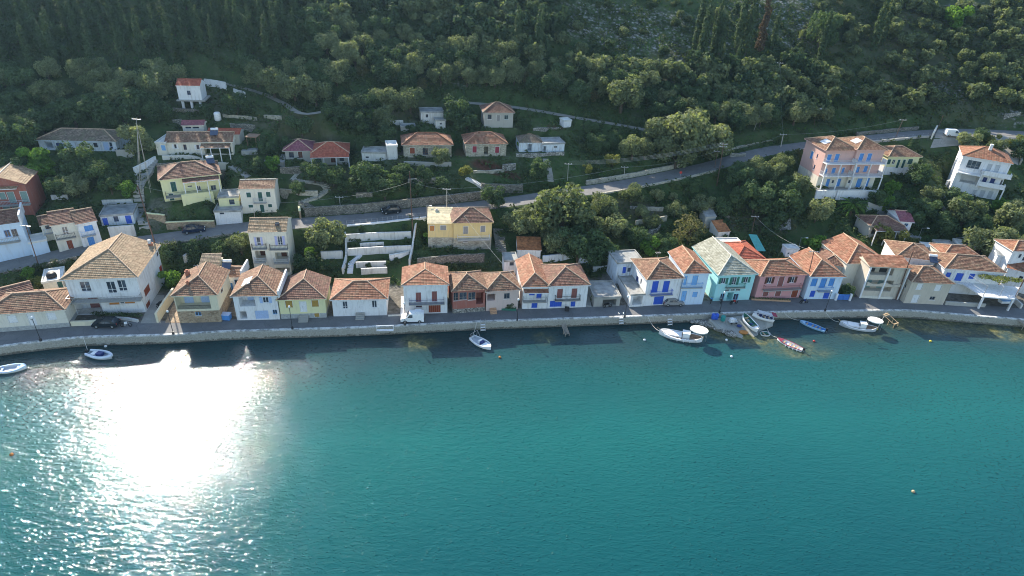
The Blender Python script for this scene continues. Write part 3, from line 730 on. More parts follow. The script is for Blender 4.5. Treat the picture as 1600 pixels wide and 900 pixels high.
h24b = H('rear_orange_house', 'orange roofed block directly behind the pergola house', 'g', el=(700,262), er=(945,275), h=4.8, d=5.0, wall='ivory', roof=('hip', .42, 'tile_clay'), zg=3.0)
h25 = H('tin_roof_house', 'white house with grey corrugated roof at the right end of the village', 'g', el=(1080,262), er=(1205,285), h=5.6, d=6.0, wall='white', roof=('shed', .18, 'metal_sheet'), zg=2.5)
h25b = H('end_white_house', 'tall white house with orange roof at the right edge of the photo', 'g', el=(1150,355), er=(1420,425), h=4.6, d=4.5, wall='white', roof=('shed', .3, 'tile_clay'), zg=1.9,
  F=[('p',1180,345,14,30,'white_paint'),('w',1235,430,30,40,'dark')])
h25c = H('upper_white_block', 'square white block with small windows behind the right edge house', 'g', el=(1185,235), er=(1400,240), h=7.5, d=5.0, wall='white', roof=('hip', .4, 'tile_clay'), zg=2.6, F=[('w',1232,270,18,26,'dark'),('w',1258,290,18,26,'dark')])
h26 = H('flat_outhouse', 'low pale outhouse in the greenery behind the orange roofs at right', 'g', el=(800,200), er=(915,215), h=2.4, d=3.5, wall='white_old', roof=('flat', 0, 'roof_white'))
h26b = H('grey_outhouse', 'small grey roofed outhouse next to the pale one behind the orange roofs', 'g', el=(675,207), er=(790,212), h=2.4, d=3.2, wall='grey_render', roof=('flat', 0, 'roof_concrete'))
h26c = H('garden_store', 'little white store among yellow green bushes behind the orange roofs', 'g', el=(565,215), er=(632,220), h=2.6, d=2.5, wall='white', roof=('flat', 0, 'roof_white'))
h27 = H('veranda_bungalow', 'brown roofed bungalow with blue door and veranda below the pink guest house', 's', el=(235,190), er=(520,192), h=2.9, d=5.5, wall='grey_render', roof=('hip', .42, 'tile_brown'),
  F=[('v',330,232,180,62,'none'),('p',480,222,40,40,'blue')])
h27b = H('purple_roof_annexe', 'annexe with a purple roof on the right side of the veranda bungalow', 's', el=(500,148), er=(605,156), h=3.4, d=6.5, wall='white', roof=('gable_x', .35, 'tile_purple'), F=[('w',548,180,36,28,'light_blue')])

# the steep streets behind, left part -------------------------------------------------
g1 = H('blue_window_house', 'pale blue white house with tiled roof beside the upper road at the left edge', 'h', (-70,868), (195,826), (60,636), 6.0, 'sky_white', ('gable_x', .5, 'tile_brown'),
  F=[('w',44,694,36,42,'mid_blue'),('w',86,690,36,46,'grey')], bal=[(58,738,130,'concrete',.9)], o=.15, padm=.5)
g1b = H('white_annexe', 'low white annexe with a sloping top attached to the blue window house', 'h', (196,826), (298,806), (235,742), 3.5, 'sky_white', ('flat', 0, 'roof_white'), padm=.4)
g2 = H('red_gable_house', 'dark red house with tan gable roof and grey green shutters', 'h', (-75,598), (205,580), (170,404), 7.5, 'brick_red', ('gable_y', .42, 'tile_tan'), cap='ridge_white',
  F=[('p',16,474,34,42,'grey_green'),('p',69,483,40,66,'grey_green'),('p',146,478,44,64,'grey_green'),('p',194,457,36,44,'grey_green'),('p',40,547,40,30,'grey_green'),('p',95,545,40,34,'grey_green')], bal=[(70,522,230,'pale_grey',.8)])
g3 = H('cream_semi', 'cream half of a double house with a red door and small iron balcony', 'h', (348,796), (488,772), (400,634), 6.5, 'ivory', ('gable_x', .42, 'tile_brown'), o=.2,
  F=[('w',382,676,36,46,'white_paint'),('d',412,760,34,56,'red_brown')], bal=[(388,716,120,'iron',.7)])
g3b = H('blue_semi', 'white half of the double house with blue shutters and blue door', 'h', (490,772), (602,748), (520,628), 6.5, 'white', ('gable_x', .42, 'tile_brown'), o=.2,
  F=[('p',520,662,54,34,'mid_blue'),('d',536,740,40,56,'mid_blue')], bal=[(518,700,88,'pale_blue',.7)])
g3c = H('side_lean_to', 'narrow cream side building left of the double house', 'h', (268,738), (342,724), (290,640), 4.5, 'ivory', ('gable_x', .42, 'tile_brown'), o=.15, F=[('w',282,654,36,24,'brown')], bal=[(285,690,56,'pale_blue',.5)])
g4 = H('tin_shack', 'low white cottage with patchy flat grey roof and two blue doors', 'h', (600,648), (792,634), (690,588), 5.0, 'peeling', ('flat', 0, 'metal_sheet'),
  F=[('d',618,624,32,42,'blue'),('w',680,608,28,32,'navy'),('d',754,612,36,54,'blue')])
g5 = H('long_ruin', 'long abandoned white house with sagging dark tiled roof high at the left', 'h', (238,202), (690,212), (450,150), 7.0, 'peeling', ('hip', .38, 'tile_old'),
  F=[('p',352,185,40,44,'navy'),('v',290,176,40,34,'none'),('p',622,180,34,50,'pale_blue'),('w',560,176,24,26,'dark'),('w',650,178,18,40,'pale_blue')])
g6 = H('hilltop_chapel', 'small white building with red gable roof standing on white pillars high on the left', 'i', (250,158), (380,160), (298,88), 4.2, 'white', ('gable_x', .45, 'tile_red'), cap='tile_red', o=.12, cat='chapel',
  F=[('w',306,126,20,24,'navy')], found=.25, mk_pad=False, base_dz=.9)
g7 = H('red_roof_cabin', 'little cream cabin with flat red roof above the long white house', 'i', (278,356), (396,354), (335,310), 3.0, 'ivory', ('gable_x', .35, 'tile_purple'), cap='tile_purple', o=.25,
  F=[('w',303,322,32,9,'dark'),('w',345,322,36,9,'dark')])
g8 = H('long_white_house', 'long low cream white house with terracotta roof and potted shrubs in front', 'i', (192,478), (560,474), (300,406), 6.0, 'ivory', ('gable_x', .42, 'tile_rust'), o=.25,
  F=[('o',230,428,16,26,'white_paint'),('w',285,432,18,30,'brown'),('o',357,432,18,28,'white_paint'),('v',470,452,150,48,'none')])
g8b = H('flat_roof_wing', 'white flat roofed left wing of the long low house', 'i', (132,476), (190,478), (150,412), 6.0, 'ivory', ('flat', 0, 'roof_white'), F=[('p',163,436,24,30,'light_blue')], padm=.3)
g9 = H('red_shed', 'red roofed shed behind the right end of the long low house', 'i', el=(410,360), er=(588,362), h=2.2, d=4.0, wall='grey_render', roof=('gable_x', .3, 'tile_red'), cap='tile_red', o=.2)
g10 = H('yellow_villa', 'pale yellow villa with wide brown hipped roof and dark green doors', 'i', (172,738), (500,700), (260,606), 8.0, 'pale_yellow', ('hip', .42, 'tile_brown'),
  F=[('p',221,655,30,56,'dark_green'),('d',210,716,26,44,'dark_green'),('w',362,662,24,28,'white_paint'),('w',445,660,30,28,'grey'),('w',312,652,26,8,'grey')], Rt=[('w',530,590,6,30,'dark')], bal=[(300,692,250,'iron',1.4)])
g10b = H('yellow_garage', 'yellow box shaped garage room with one window beside the villa', 'i', (482,780), (596,774), (540,716), 4.0, 'pale_yellow', ('flat', 0, 'roof_concrete'), F=[('w',548,740,30,28,'dark')], padm=.4)
g11 = H('roadside_garage', 'white garage with wide panelled door beside the upper road', 'i', (462,866), (608,862), (530,796), 4.0, 'white', ('flat', 0, 'roof_concrete'), F=[('g',560,828,86,64,'white_paint'),('w',492,803,24,12,'dark')], padm=.2)
g12 = H('white_cube_house', 'plain white two storey house with six dark green openings', 'i', (612,802), (806,796), (690,668), 5.6, 'ivory', ('gable_x', .32, 'tile_rust'), o=.12, cap='ridge_white',
  F=[('p',643,701,25,28,'dark_green'),('p',708,711,24,52,'dark_green'),('p',753,698,24,28,'dark_green'),('p',655,764,26,16,'dark_green'),('d',719,776,22,42,'dark_green'),('p',763,761,22,18,'dark_green')], bal=[(708,741,72,'pale_grey',.6)])
g13 = H('tall_cream_house', 'tall four storey cream house with tan tiled roof and stacked balconies', 'p', (1316,478), (1582,470), (1400,156), 6.5, 'ivory', ('gable_x', .42, 'tile_tan'), o=.12, zg=2.3,
  F=[('o',1337,222,30,62,'lavender'),('o',1494,217,36,66,'lavender'),('v',1352,328,76,70,'brown'),('v',1510,336,100,66,'brown'),('p',1400,420,38,44,'ochre'),('v',1512,435,110,40,'none')],
  Rt=[], bal=[(1345,268,110,'iron',.8),(1488,272,136,'iron',.8),(1352,366,84,'pale_grey',.8),(1508,372,112,'pale_grey',.8)])
g14 = H('red_hip_house', 'left one of two red roofed houses on the stepped slope', 'j', (300,238), (440,236), (370,192), 6.0, 'grey_render', ('hip', .5, 'tile_purple'), F=[('p',378,212,24,38,'brown'),('w',330,215,26,30,'dark')], o=.5)
g15 = H('red_porch_house', 'right one of the two red roofed houses, with a long porch roof', 'j', (448,268), (640,264), (540,206), 6.5, 'grey_render', ('hip', .42, 'tile_red'), F=[('w',480,240,24,18,'dark'),('p',556,240,26,32,'brown'),('w',602,240,24,18,'dark')], o=.4)
g16 = H('stone_veranda_house', 'stone house with wide red roof and brown shutter behind a round olive', 'k', (165,512), (562,508), (360,408), 6.5, 'stone_pale', ('hip', .48, 'tile_clay'), cap='tile_clay', o=.45,
  F=[('p',236,455,42,50,'red_brown'),('w',345,462,44,58,'brown')])
g17 = H('stone_cottage', 'square stone cottage with terracotta roof, dark door and crimson shutters', 'k', (682,503), (1016,500), (850,400), 6.5, 'stone_pale', ('hip', .5, 'tile_clay'), cap='tile_clay', o=.35,
  F=[('p',755,445,36,54,'crimson'),('v',851,455,36,66,'none'),('p',943,448,34,52,'crimson')])
g18 = H('ruined_cottage', 'whitewashed ruin with a broken old tile roof beside the stone cottage', 'k', (1124,466), (1318,466), (1220,392), 5.0, 'peeling', ('hip', .5, 'tile_old'), cap='tile_old', o=.1, F=[('v',1213,434,36,66,'none')])
g18b = H('ruined_annexe', 'roofless looking whitewashed annexe right of the broken tile roof', 'k', (1322,466), (1500,460), (1400,402), 4.5, 'peeling', ('flat', 0, 'metal_sheet'), F=[('v',1337,446,30,54,'none'),('w',1430,425,26,16,'grey')], padm=.3)
g19 = H('grey_stone_house', 'grey house with old brown hipped roof highest in the middle of the village', 'k', (832,262), (1072,262), (950,140), 6.0, 'grey_render', ('hip', .5, 'tile_brown'), cap='tile_old',
  F=[('w',880,174,32,38,'dark'),('p',952,184,28,52,'grey'),('w',1019,178,32,36,'grey_green')])
g20 = H('white_block_hut', 'white flat roofed hut left of the big dark olive', 'k', (308,218), (496,216), (400,140), 4.0, 'white_old', ('flat', 0, 'metal_sheet'), F=[('w',358,166,20,26,'dark')])
g20b = H('white_box_room', 'small white box room in front of the flat roofed hut', 'k', (430,272), (512,270), (470,208), 2.2, 'white_old', ('flat', 0, 'roof_concrete'), F=[('w',474,232,20,14,'grey')], padm=.2)
g20c = H('low_hut', 'tiny grey roofed hut on the slope left of the white block hut', 'k', (142,298), (262,296), (200,262), 2.5, 'grey_render', ('flat', 0, 'roof_concrete'), padm=.2)
g21 = H('white_toolshed', 'tiny white toolshed by the lane on the green bank', 'k', (1496,262), (1558,258), (1525,212), 2.4, 'white', ('flat', 0, 'roof_white'), padm=.2)
g22 = H('terraced_white_building', 'low white building with flat roof terrace between the red roofs and the stone house', 'j', (712,246), (846,250), (780,206), 4.0, 'white_old', ('flat', 0, 'roof_concrete'), F=[('w',740,228,18,10,'grey')])
g22b = H('white_terrace_block', 'upper white block of the roof terraces left of the stone veranda house', 'j', (850,240), (905,238), (880,170), 3.5, 'white_old', ('flat', 0, 'roof_white'), padm=.2)
g23 = H('warm_yellow_house', 'yellow house with brown hipped roof over a stone base and white balcony', 'l', (1060,622), (1390,612), (1230,382), 7.0, 'warm_yellow', ('hip', .45, 'tile_brown'), band=(2.7,'stone_pale'), cap='ridge_cap',
  F=[('p',1168,448,40,66,'grey'),('p',1319,438,40,54,'grey'),('w',1166,542,38,20,'dark')], bal=[(1235,520,282,'white_paint',1.0)])
g23b = H('cream_roof_wing', 'low yellow wing with pale tiled roof and a chimney left of the yellow house', 'l', (838,600), (1056,600), (940,392), 6.5, 'warm_yellow', ('shed', .12, 'roof_cream'), band=(2.3,'stone_pale'), o=.1,
  F=[('p',872,432,42,46,'orange'),('p',970,428,50,42,'grey')], chim=[(.35,.75,.9,'grey_render',.3)])
g24 = H('rust_roof_hut', 'white hut with rusty tin roof above the narrow white house', 'm', (228,772), (398,776), (310,716), 3.5, 'white', ('shed', .35, 'rust_sheet'), o=.15)
g25 = H('white_cellar', 'small white cube with one dark window behind the pink cottage', 'd', (515,308), (622,306), (570,206), 3.5, 'white', ('flat', 0, 'roof_concrete'), zg=3.0, F=[('w',580,222,34,32,'dark')])
g26 = H('slate_hut', 'tiny grey hut under the brownish tree', 'n', (248,690), (314,688), (280,650), 3.0, 'grey_render', ('shed', .35, 'metal_sheet'), o=.1)
g27 = H('rusty_hut', 'tiny hut with rusty lean-to roof above the grey roofed turquoise shop', 'n', (330,782), (404,776), (365,748), 3.5, 'white_old', ('shed', .35, 'rust_sheet'), o=.1)
g28 = H('white_yard_hut', 'pair of white cubes in the yard behind the pink house', 'f', (430,205), (525,205), (480,150), 2.0, 'white', ('flat', 0, 'roof_white'), zg=4.0, F=[('w',460,180,14,12,'grey')])

# right part -------------------------------------------------
g30 = H('pink_guest_house', 'left half of the three storey salmon guest house with blue shutters', 'q', (348,592), (640,590), (540,226), 8.5, 'salmon', ('hip', .45, 'tile_rust'), band=(2.6,'ivory'), o=.45, base_dz=.3,
  F=[('p',482,310,42,88,'mid_blue'),('p',560,308,42,92,'mid_blue'),('p',450,435,30,56,'mid_blue'),('p',530,430,36,60,'mid_blue'),('p',625,428,26,60,'mid_blue'),('p',470,556,34,90,'mid_blue'),('p',580,552,36,88,'mid_blue'),('w',420,540,26,34,'white_paint'),('w',525,540,26,34,'white_paint')],
  Lt=[('p',310,272,26,88,'mid_blue'),('w',366,285,12,56,'mid_blue'),('w',336,395,14,58,'light_blue')])
g31 = H('pink_guest_house', 'right half of the three storey salmon guest house with a solar panel on its roof', 'q', (646,600), (915,600), (830,218), 8.0, 'salmon', ('hip', .45, 'tile_rust'), band=(2.6,'ivory'), o=.45, base_dz=.3,
  F=[('w',692,276,32,52,'mid_blue'),('p',805,302,42,94,'mid_blue'),('p',886,302,42,94,'mid_blue'),('p',774,420,30,58,'mid_blue'),('p',852,412,36,58,'mid_blue'),('p',785,552,50,90,'mid_blue'),('p',866,548,36,90,'mid_blue'),('w',690,540,26,36,'white_paint')])
g32 = H('green_shutter_house', 'pale green house with brown hipped roof and dark green shutters right of the guest house', 'q', (1020,468), (1330,470), (1220,288), 6.5, 'pale_yellow', ('hip', .45, 'tile_rust'), band=(2.0,'white'), o=.4,
  F=[('p',1086,340,36,50,'dark_green'),('w',1135,340,30,46,'white_paint'),('p',1178,360,26,84,'dark_green'),('p',1232,360,26,84,'dark_green'),('p',1300,338,46,52,'dark_green')])
g33 = H('white_villa', 'large white three storey villa with orange roof at the upper right', 'r', (318,742), (860,842), (700,362), 8.5, 'white', ('hip', .42, 'tile_clay'), cap='tile_clay', o=.3,
  F=[('w',610,430,165,96,'grey'),('p',786,472,56,104,'pale_grey'),('p',880,484,56,104,'pale_grey'),('v',560,590,210,120,'white_paint'),('p',738,612,52,74,'navy'),('p',828,626,56,72,'navy'),('v',965,645,90,66,'none'),
     ('p',612,765,40,84,'pale_grey'),('p',705,778,58,104,'pale_grey'),('p',798,790,58,104,'pale_grey')], Lt=[('w',402,290,14,40,'grey'),('p',440,400,16,70,'grey')])
# ---------------------------------------------------------------- ground sheet
def inside_pads(x, y, m=0.0):
    r = np.zeros(np.shape(x), bool)
    for ox, oy, ux, uy, w, d in PADS:
        X = (x - ox) * ux + (y - oy) * uy; Y = -(x - ox) * uy + (y - oy) * ux
        r |= (X > -m) & (X < w + m) & (Y > -m) & (Y < d + m)
    return r
SS = YY - front(XX)
yard = smooth01((13 - SS) / 3)
ZG = np.where(SS < 12, ZG, ZG)
# the sheet stops behind the quay edge
keep = (YY > edge(XX) + .35)
def grid_mesh(name, X, Y, Z, mask, mat, attr=None):
    nx, ny = X.shape
    idx = np.arange(nx * ny).reshape(nx, ny)
    a, b, c, d = idx[:-1, :-1], idx[1:, :-1], idx[1:, 1:], idx[:-1, 1:]
    ok = mask[:-1, :-1] & mask[1:, :-1] & mask[1:, 1:] & mask[:-1, 1:]
    F = np.stack([a[ok], b[ok], c[ok], d[ok]], 1).astype(np.int32)
    me = bpy.data.meshes.new(name)
    me.vertices.add(nx * ny); me.vertices.foreach_set('co', np.stack([X, Y, Z], -1).reshape(-1).astype(np.float32))
    me.loops.add(F.size); me.loops.foreach_set('vertex_index', F.reshape(-1))
    me.polygons.add(len(F)); me.polygons.foreach_set('loop_start', np.arange(0, F.size, 4, dtype=np.int32))
    me.update(calc_edges=True)
    me.polygons.foreach_set('use_smooth', [True] * len(F))
    me.materials.append(MATS[mat])
    for k, v in (attr or {}).items():
        at = me.attributes.new(k, 'FLOAT', 'POINT'); at.data.foreach_set('value', v.reshape(-1).astype(np.float32))
    return me
def ground_mat():
    m, nt, bs = newmat('hillside'); g = geo_pos(nt)
    at = lambda n: (lambda q: (setattr(q, 'attribute_name', n), q.outputs['Fac'])[1])(_n(nt, 'ShaderNodeAttribute'))
    grass = ramp(nt, noise(nt, .35, 6, g, .65), [(.3, (.020, .042, .014)), (.5, (.042, .085, .022)), (.7, (.075, .105, .035))])
    grass = mix(nt, ramp(nt, noise(nt, 2.2, 5, g, .7), [(.4, (0,0,0)), (.7, (.6,.6,.6))]), grass, (.085, .080, .045))
    dry = ramp(nt, noise(nt, .5, 6, g, .7), [(.3, (.06, .062, .03)), (.55, (.12, .105, .065)), (.75, (.19, .17, .13))])
    v = _n(nt, 'ShaderNodeTexVoronoi'); v.inputs['Scale'].default_value = 1.1; nt.links.new(g, v.inputs['Vector'])
    rock = ramp(nt, v.outputs['Distance'], [(.1, (.42, .41, .38)), (.45, (.20, .19, .17)), (.7, (.04, .05, .03))])
    c = mix(nt, at('dry'), grass, dry)
    rf = _n(nt, 'ShaderNodeMath', operation='MULTIPLY'); nt.links.new(at('rock'), rf.inputs[0])
    nt.links.new(ramp(nt, noise(nt, .8, 5, g, .7), [(.45, (0,0,0)), (.58, (1,1,1))]), rf.inputs[1])
    c = mix(nt, rf.outputs[0], c, rock)
    c = mix(nt, at('soil'), c, ramp(nt, noise(nt, 1.5, 4, g), [(.3, (.07, .03, .02)), (.7, (.13, .055, .035))]))
    c = mix(nt, at('yard'), c, ramp(nt, noise(nt, 1.2, 5, g, .7), [(.3, (.07, .065, .055)), (.55, (.17, .155, .13)), (.75, (.28, .26, .22))]))
    nt.links.new(c, bs.inputs['Base Color']); bs.inputs['Roughness'].default_value = .95; bs.inputs['Specular IOR Level'].default_value = .15
    bump(nt, bs, noise(nt, 3.5, 6, g, .7), .9, .25)
ground_mat()
def blob(cx, cy, rx, ry):          # soft patch given by survey pixels
    q = G(cx, cy, ZR); a = G(cx + rx, cy, ZR); b = G(cx, cy - ry, ZR); c = G(cx, cy + ry, ZR)
    sx = abs(a.x - q.x) + .1; sy = max(abs(b.y - c.y) / 2, .5)
    d = ((XX - q.x) / sx) ** 2 + ((YY - q.y) / sy) ** 2
    return smooth01((1.35 - d) / .8)
def patches(L):
    z = np.zeros(XX.shape)
    for l in L: z = np.maximum(z, blob(*l[:4]) * (l[4] if len(l) > 4 else 1))
    return z
jit = vnoise(XX, YY, 6, 9) * .5 + vnoise(XX, YY, 2.3, 8) * .4
rock = np.clip(patches([(980,45,130,38),(1090,70,60,45),(1000,110,60,22,.7),(1220,20,90,25),(1230,60,60,22),(1500,20,70,15),(1590,60,40,30),(1470,145,50,18),(1210,125,40,12),(700,120,50,20,.5),
    (1340,140,80,12,.6),(1585,180,30,12)]) + jit * .5, 0, 1)
dry = np.clip(patches([(1500,90,180,100,.6),(1350,60,120,60,.5),(330,160,60,22,.6),(640,262,30,30,.4),(1000,330,40,20,.7),(500,280,50,25,.6),(450,190,90,18,.6),(1180,345,60,22,.7),
    (660,180,60,20,.5),(1060,130,50,60,.5)]) + jit * .7, 0, 1)
soil = np.clip(patches([(765,262,30,9),(800,275,16,6,.8),(720,232,10,14,.5),(870,200,14,3,.8)]) + jit * .3 * 0, 0, 1)
yardm = np.clip(smooth01((12.5 - SS) / 2.5) + patches([(245,330,20,30,.6),(680,230,20,8,.5),(840,235,20,4,.6),(620,225,26,14,.8),(1530,225,20,8,.3)]), 0, 1)
ground = link('hillside', grid_mesh('hillside', XX, YY, ZG, keep, 'hillside', dict(dry=dry, rock=rock, soil=soil, yard=yardm)))
tag(ground, kind='structure')
def T(x, y): return float(bil(ZG, np.array([x]), np.array([y]))[0])
def GG(px, py, up=0.0): return G(px, py, ZG, up)

# ---------------------------------------------------------------- roads
def ribbon(name, pts, hw0, hw1, zoff, mat, kind='structure', zfun=None):
    m = MB(); rows = []; u = 0
    for i, p_ in enumerate(pts):
        a = pts[max(i - 1, 0)]; b = pts[min(i + 1, len(pts) - 1)]; t = Vector((b.x - a.x, b.y - a.y, 0)).normalized(); n_ = Vector((-t.y, t.x, 0))
        z = (p_.z if zfun is None else zfun(p_)) + zoff
        rows.append([Vector((p_.x, p_.y, 0)) + n_ * (hw0 + (hw1 - hw0) * k / 4) + Vector((0, 0, z)) for k in range(5)])
    for a, b in zip(rows, rows[1:]):
        for k in range(4): m.q([a[k + 1], b[k + 1], b[k], a[k]][::-1] if (hw1 > hw0) else [a[k], b[k], b[k + 1], a[k + 1]])
    return tag(m.build(name, mat), kind=kind)
ribbon('upper_road', ROAD, -2.6, 2.6, .03, 'asphalt_old'); ribbon('hill_lane', LANE, -1.2, 1.2, .04, 'gravel_lane'); ribbon('chapel_lane', LANE2, -.8, .8, .03, 'gravel_lane')
# quay: edge line densified
ED = []
for a, b in zip(EDGE, EDGE[1:]):
    n = max(1, int((b - a).length / 1.5))
    for k in range(n): ED.append(a.lerp(b, k / n))
ED.append(EDGE[-1])
EDs = [sum((ED[min(max(i + k, 0), len(ED) - 1)] for k in (-2, -1, 0, 1, 2)), Vector()) / 5 for i in range(len(ED))]
m = MB(); m2 = MB(); m3 = MB()
for a, b in zip(EDs, EDs[1:]):
    if a.x < -170 or b.x > 190: pass
    t = (b - a).normalized(); n_ = Vector((-t.y, t.x, 0))
    f0, f1 = front(a.x), front(b.x)
    pa, pb = Vector((a.x, f0 + .4, 0)), Vector((b.x, f1 + .4, 0))
    z = 1.5
    P4 = [a + n_ * .45, b + n_ * .45]
    m.q([(P4[0].x, P4[0].y, z), (P4[1].x, P4[1].y, z), (pb.x, pb.y, z + .03), (pa.x, pa.y, z + .03)])
    m.q([(pa.x, pa.y, z + .03), (pb.x, pb.y, z + .03), (pb.x, pb.y + 2.2, z - .35), (pa.x, pa.y + 2.2, z - .35)])
    # kerb
    A0, B0, A1, B1 = a, b, a + n_ * .45, b + n_ * .45
    def c(v, zz): return (v.x, v.y, zz)
    m2.q([c(A0, 1.62), c(B0, 1.62), c(B1, 1.62), c(A1, 1.62)]); m2.q([c(A1, 1.62), c(B1, 1.62), c(B1, 1.40), c(A1, 1.40)]); m2.q([c(A0, 1.45), c(B0, 1.45), c(B0, 1.62), c(A0, 1.62)])
    o = -n_ * .10; o2 = -n_ * .32
    m3.q([c(a + o2, -1.2), c(b + o2, -1.2), c(b + o, 1.36), c(a + o, 1.36)]); m3.q([c(a + o, 1.36), c(b + o, 1.36), c(b, 1.45), c(a, 1.45)])
tag(m.build('quay_road', 'asphalt'), kind='structure'); tag(m2.build('quay_kerb', 'kerb_white'), kind='structure'); tag(m3.build('quay_wall', 'quay_wall'), kind='structure')

# ---------------------------------------------------------------- water
def water_mat():
    m, nt, bs = newmat('sea_water'); g = geo_pos(nt)
    at = _n(nt, 'ShaderNodeAttribute'); at.attribute_name = 'depth'
    at2 = _n(nt, 'ShaderNodeAttribute'); at2.attribute_name = 'weed'
    deep = ramp(nt, at.outputs['Fac'], [(0, (.012, .030, .030)), (.10, (.016, .045, .048)), (.22, (.009, .074, .068)), (.45, (.008, .102, .094)), (.75, (.004, .070, .074)), (1, (.002, .044, .056))])
    big = noise(nt, .035, 3, g)
    deep = mix(nt, ramp(nt, big, [(.35, (0,0,0)), (.65, (.35,.35,.35))]), deep, (.005, .070, .080))
    weed = ramp(nt, noise(nt, 1.1, 5, g, .75), [(.3, (.022, .026, .016)), (.5, (.11, .105, .035)), (.68, (.22, .20, .10))])
    wf = _n(nt, 'ShaderNodeMath', operation='MULTIPLY'); nt.links.new(at2.outputs['Fac'], wf.inputs[0])
    nt.links.new(ramp(nt, noise(nt, .45, 5, g, .7), [(.36, (.25,.25,.25)), (.60, (1,1,1))]), wf.inputs[1])
    nt.links.new(mix(nt, wf.outputs[0], deep, weed), bs.inputs['Base Color'])
    bs.inputs['IOR'].default_value = 1.33; bs.inputs['Roughness'].default_value = .04; bs.inputs['Specular IOR Level'].default_value = .46
    # wind ripples: crests across the wind, three sizes
    def wave(sx, sy, rot, sc, det):
        mp = _n(nt, 'ShaderNodeMapping'); mp.inputs['Scale'].default_value = (sx, sy, 1); mp.inputs['Rotation'].default_value = (0, 0, rot)
        nt.links.new(g, mp.inputs[0]); return noise(nt, sc, det, mp.outputs[0], .6, .4)
    a = wave(.55, 1.5, .35, 1.15, 3); b = wave(.8, 1.4, -.3, 2.8, 2); c_ = wave(.6, 1.1, .6, .33, 2)
    ad = _n(nt, 'ShaderNodeMath', operation='MULTIPLY_ADD'); nt.links.new(b, ad.inputs[0]); ad.inputs[1].default_value = .38; nt.links.new(a, ad.inputs[2])
    ad2 = _n(nt, 'ShaderNodeMath', operation='MULTIPLY_ADD'); nt.links.new(c_, ad2.inputs[0]); ad2.inputs[1].default_value = .5; nt.links.new(ad.outputs[0], ad2.inputs[2])
    st = ramp(nt, wave(.9, 1.5, .15, 2.1, 1), [(.60, (0,0,0)), (.78, (1,1,1))])       # few steep wavelets: far sparkles
    st2 = ramp(nt, noise(nt, .05, 3, g), [(.35, (.35,.35,.35)), (.65, (1,1,1))])          # patches of wind
    mm = _n(nt, 'ShaderNodeMath', operation='MULTIPLY'); nt.links.new(st, mm.inputs[0]); nt.links.new(st2, mm.inputs[1])
    ad3 = _n(nt, 'ShaderNodeMath', operation='MULTIPLY_ADD'); nt.links.new(mm.outputs[0], ad3.inputs[0]); ad3.inputs[1].default_value = .95; nt.links.new(ad2.outputs[0], ad3.inputs[2])
    bump(nt, bs, ad3.outputs[0], 1.0, .100)
water_mat()
wx = np.concatenate([np.linspace(-500, -130, 30)[:-1], np.arange(-130, 150, 1.2), np.linspace(150, 500, 30)])
wy = np.concatenate([np.linspace(-250, 30, 30)[:-1], np.arange(30, 111, 1.0)])
WX, WY = np.meshgrid(wx, wy, indexing='ij')
dq = edge(WX) - WY + vnoise(WX, WY, 8, 5) * 4 + vnoise(WX, WY, 3, 6) * 1.5
dep = np.clip(dq / 62, 0, 1)
def wblob(px, py, rx, ry):
    q = P(px, py, 0); sx = abs(P(px + rx, py, 0).x - q.x); sy = abs(P(px, py + ry, 0).y - q.y)
    return smooth01((1.5 - ((WX - q.x) / sx) ** 2 - ((WY - q.y) / sy) ** 2) / 1.2)
weed = np.zeros(WX.shape)
for l in [(1480,512,85,13),(1570,520,50,14),(1420,505,40,9),(1170,528,50,12),(1120,520,22,12,.7),(655,535,30,12,.5),(850,528,22,9,.5),(1240,545,60,16,.45),(1350,520,40,14,.4)]:
    weed = np.maximum(weed, wblob(*l[:4]) * (l[4] if len(l) > 4 else 1))
weed = np.clip(weed * (1 + vnoise(WX, WY, 3, 12) * 1.2), 0, 1)
sea = link('sea', grid_mesh('sea', WX, WY, np.zeros(WX.shape), np.ones(WX.shape, bool), 'sea_water', dict(depth=dep, weed=weed))); tag(sea, kind='structure')
tag(MB().box(-700, 700, -260, 108, -6, -4).build('seabed', 'algae'), kind='structure')
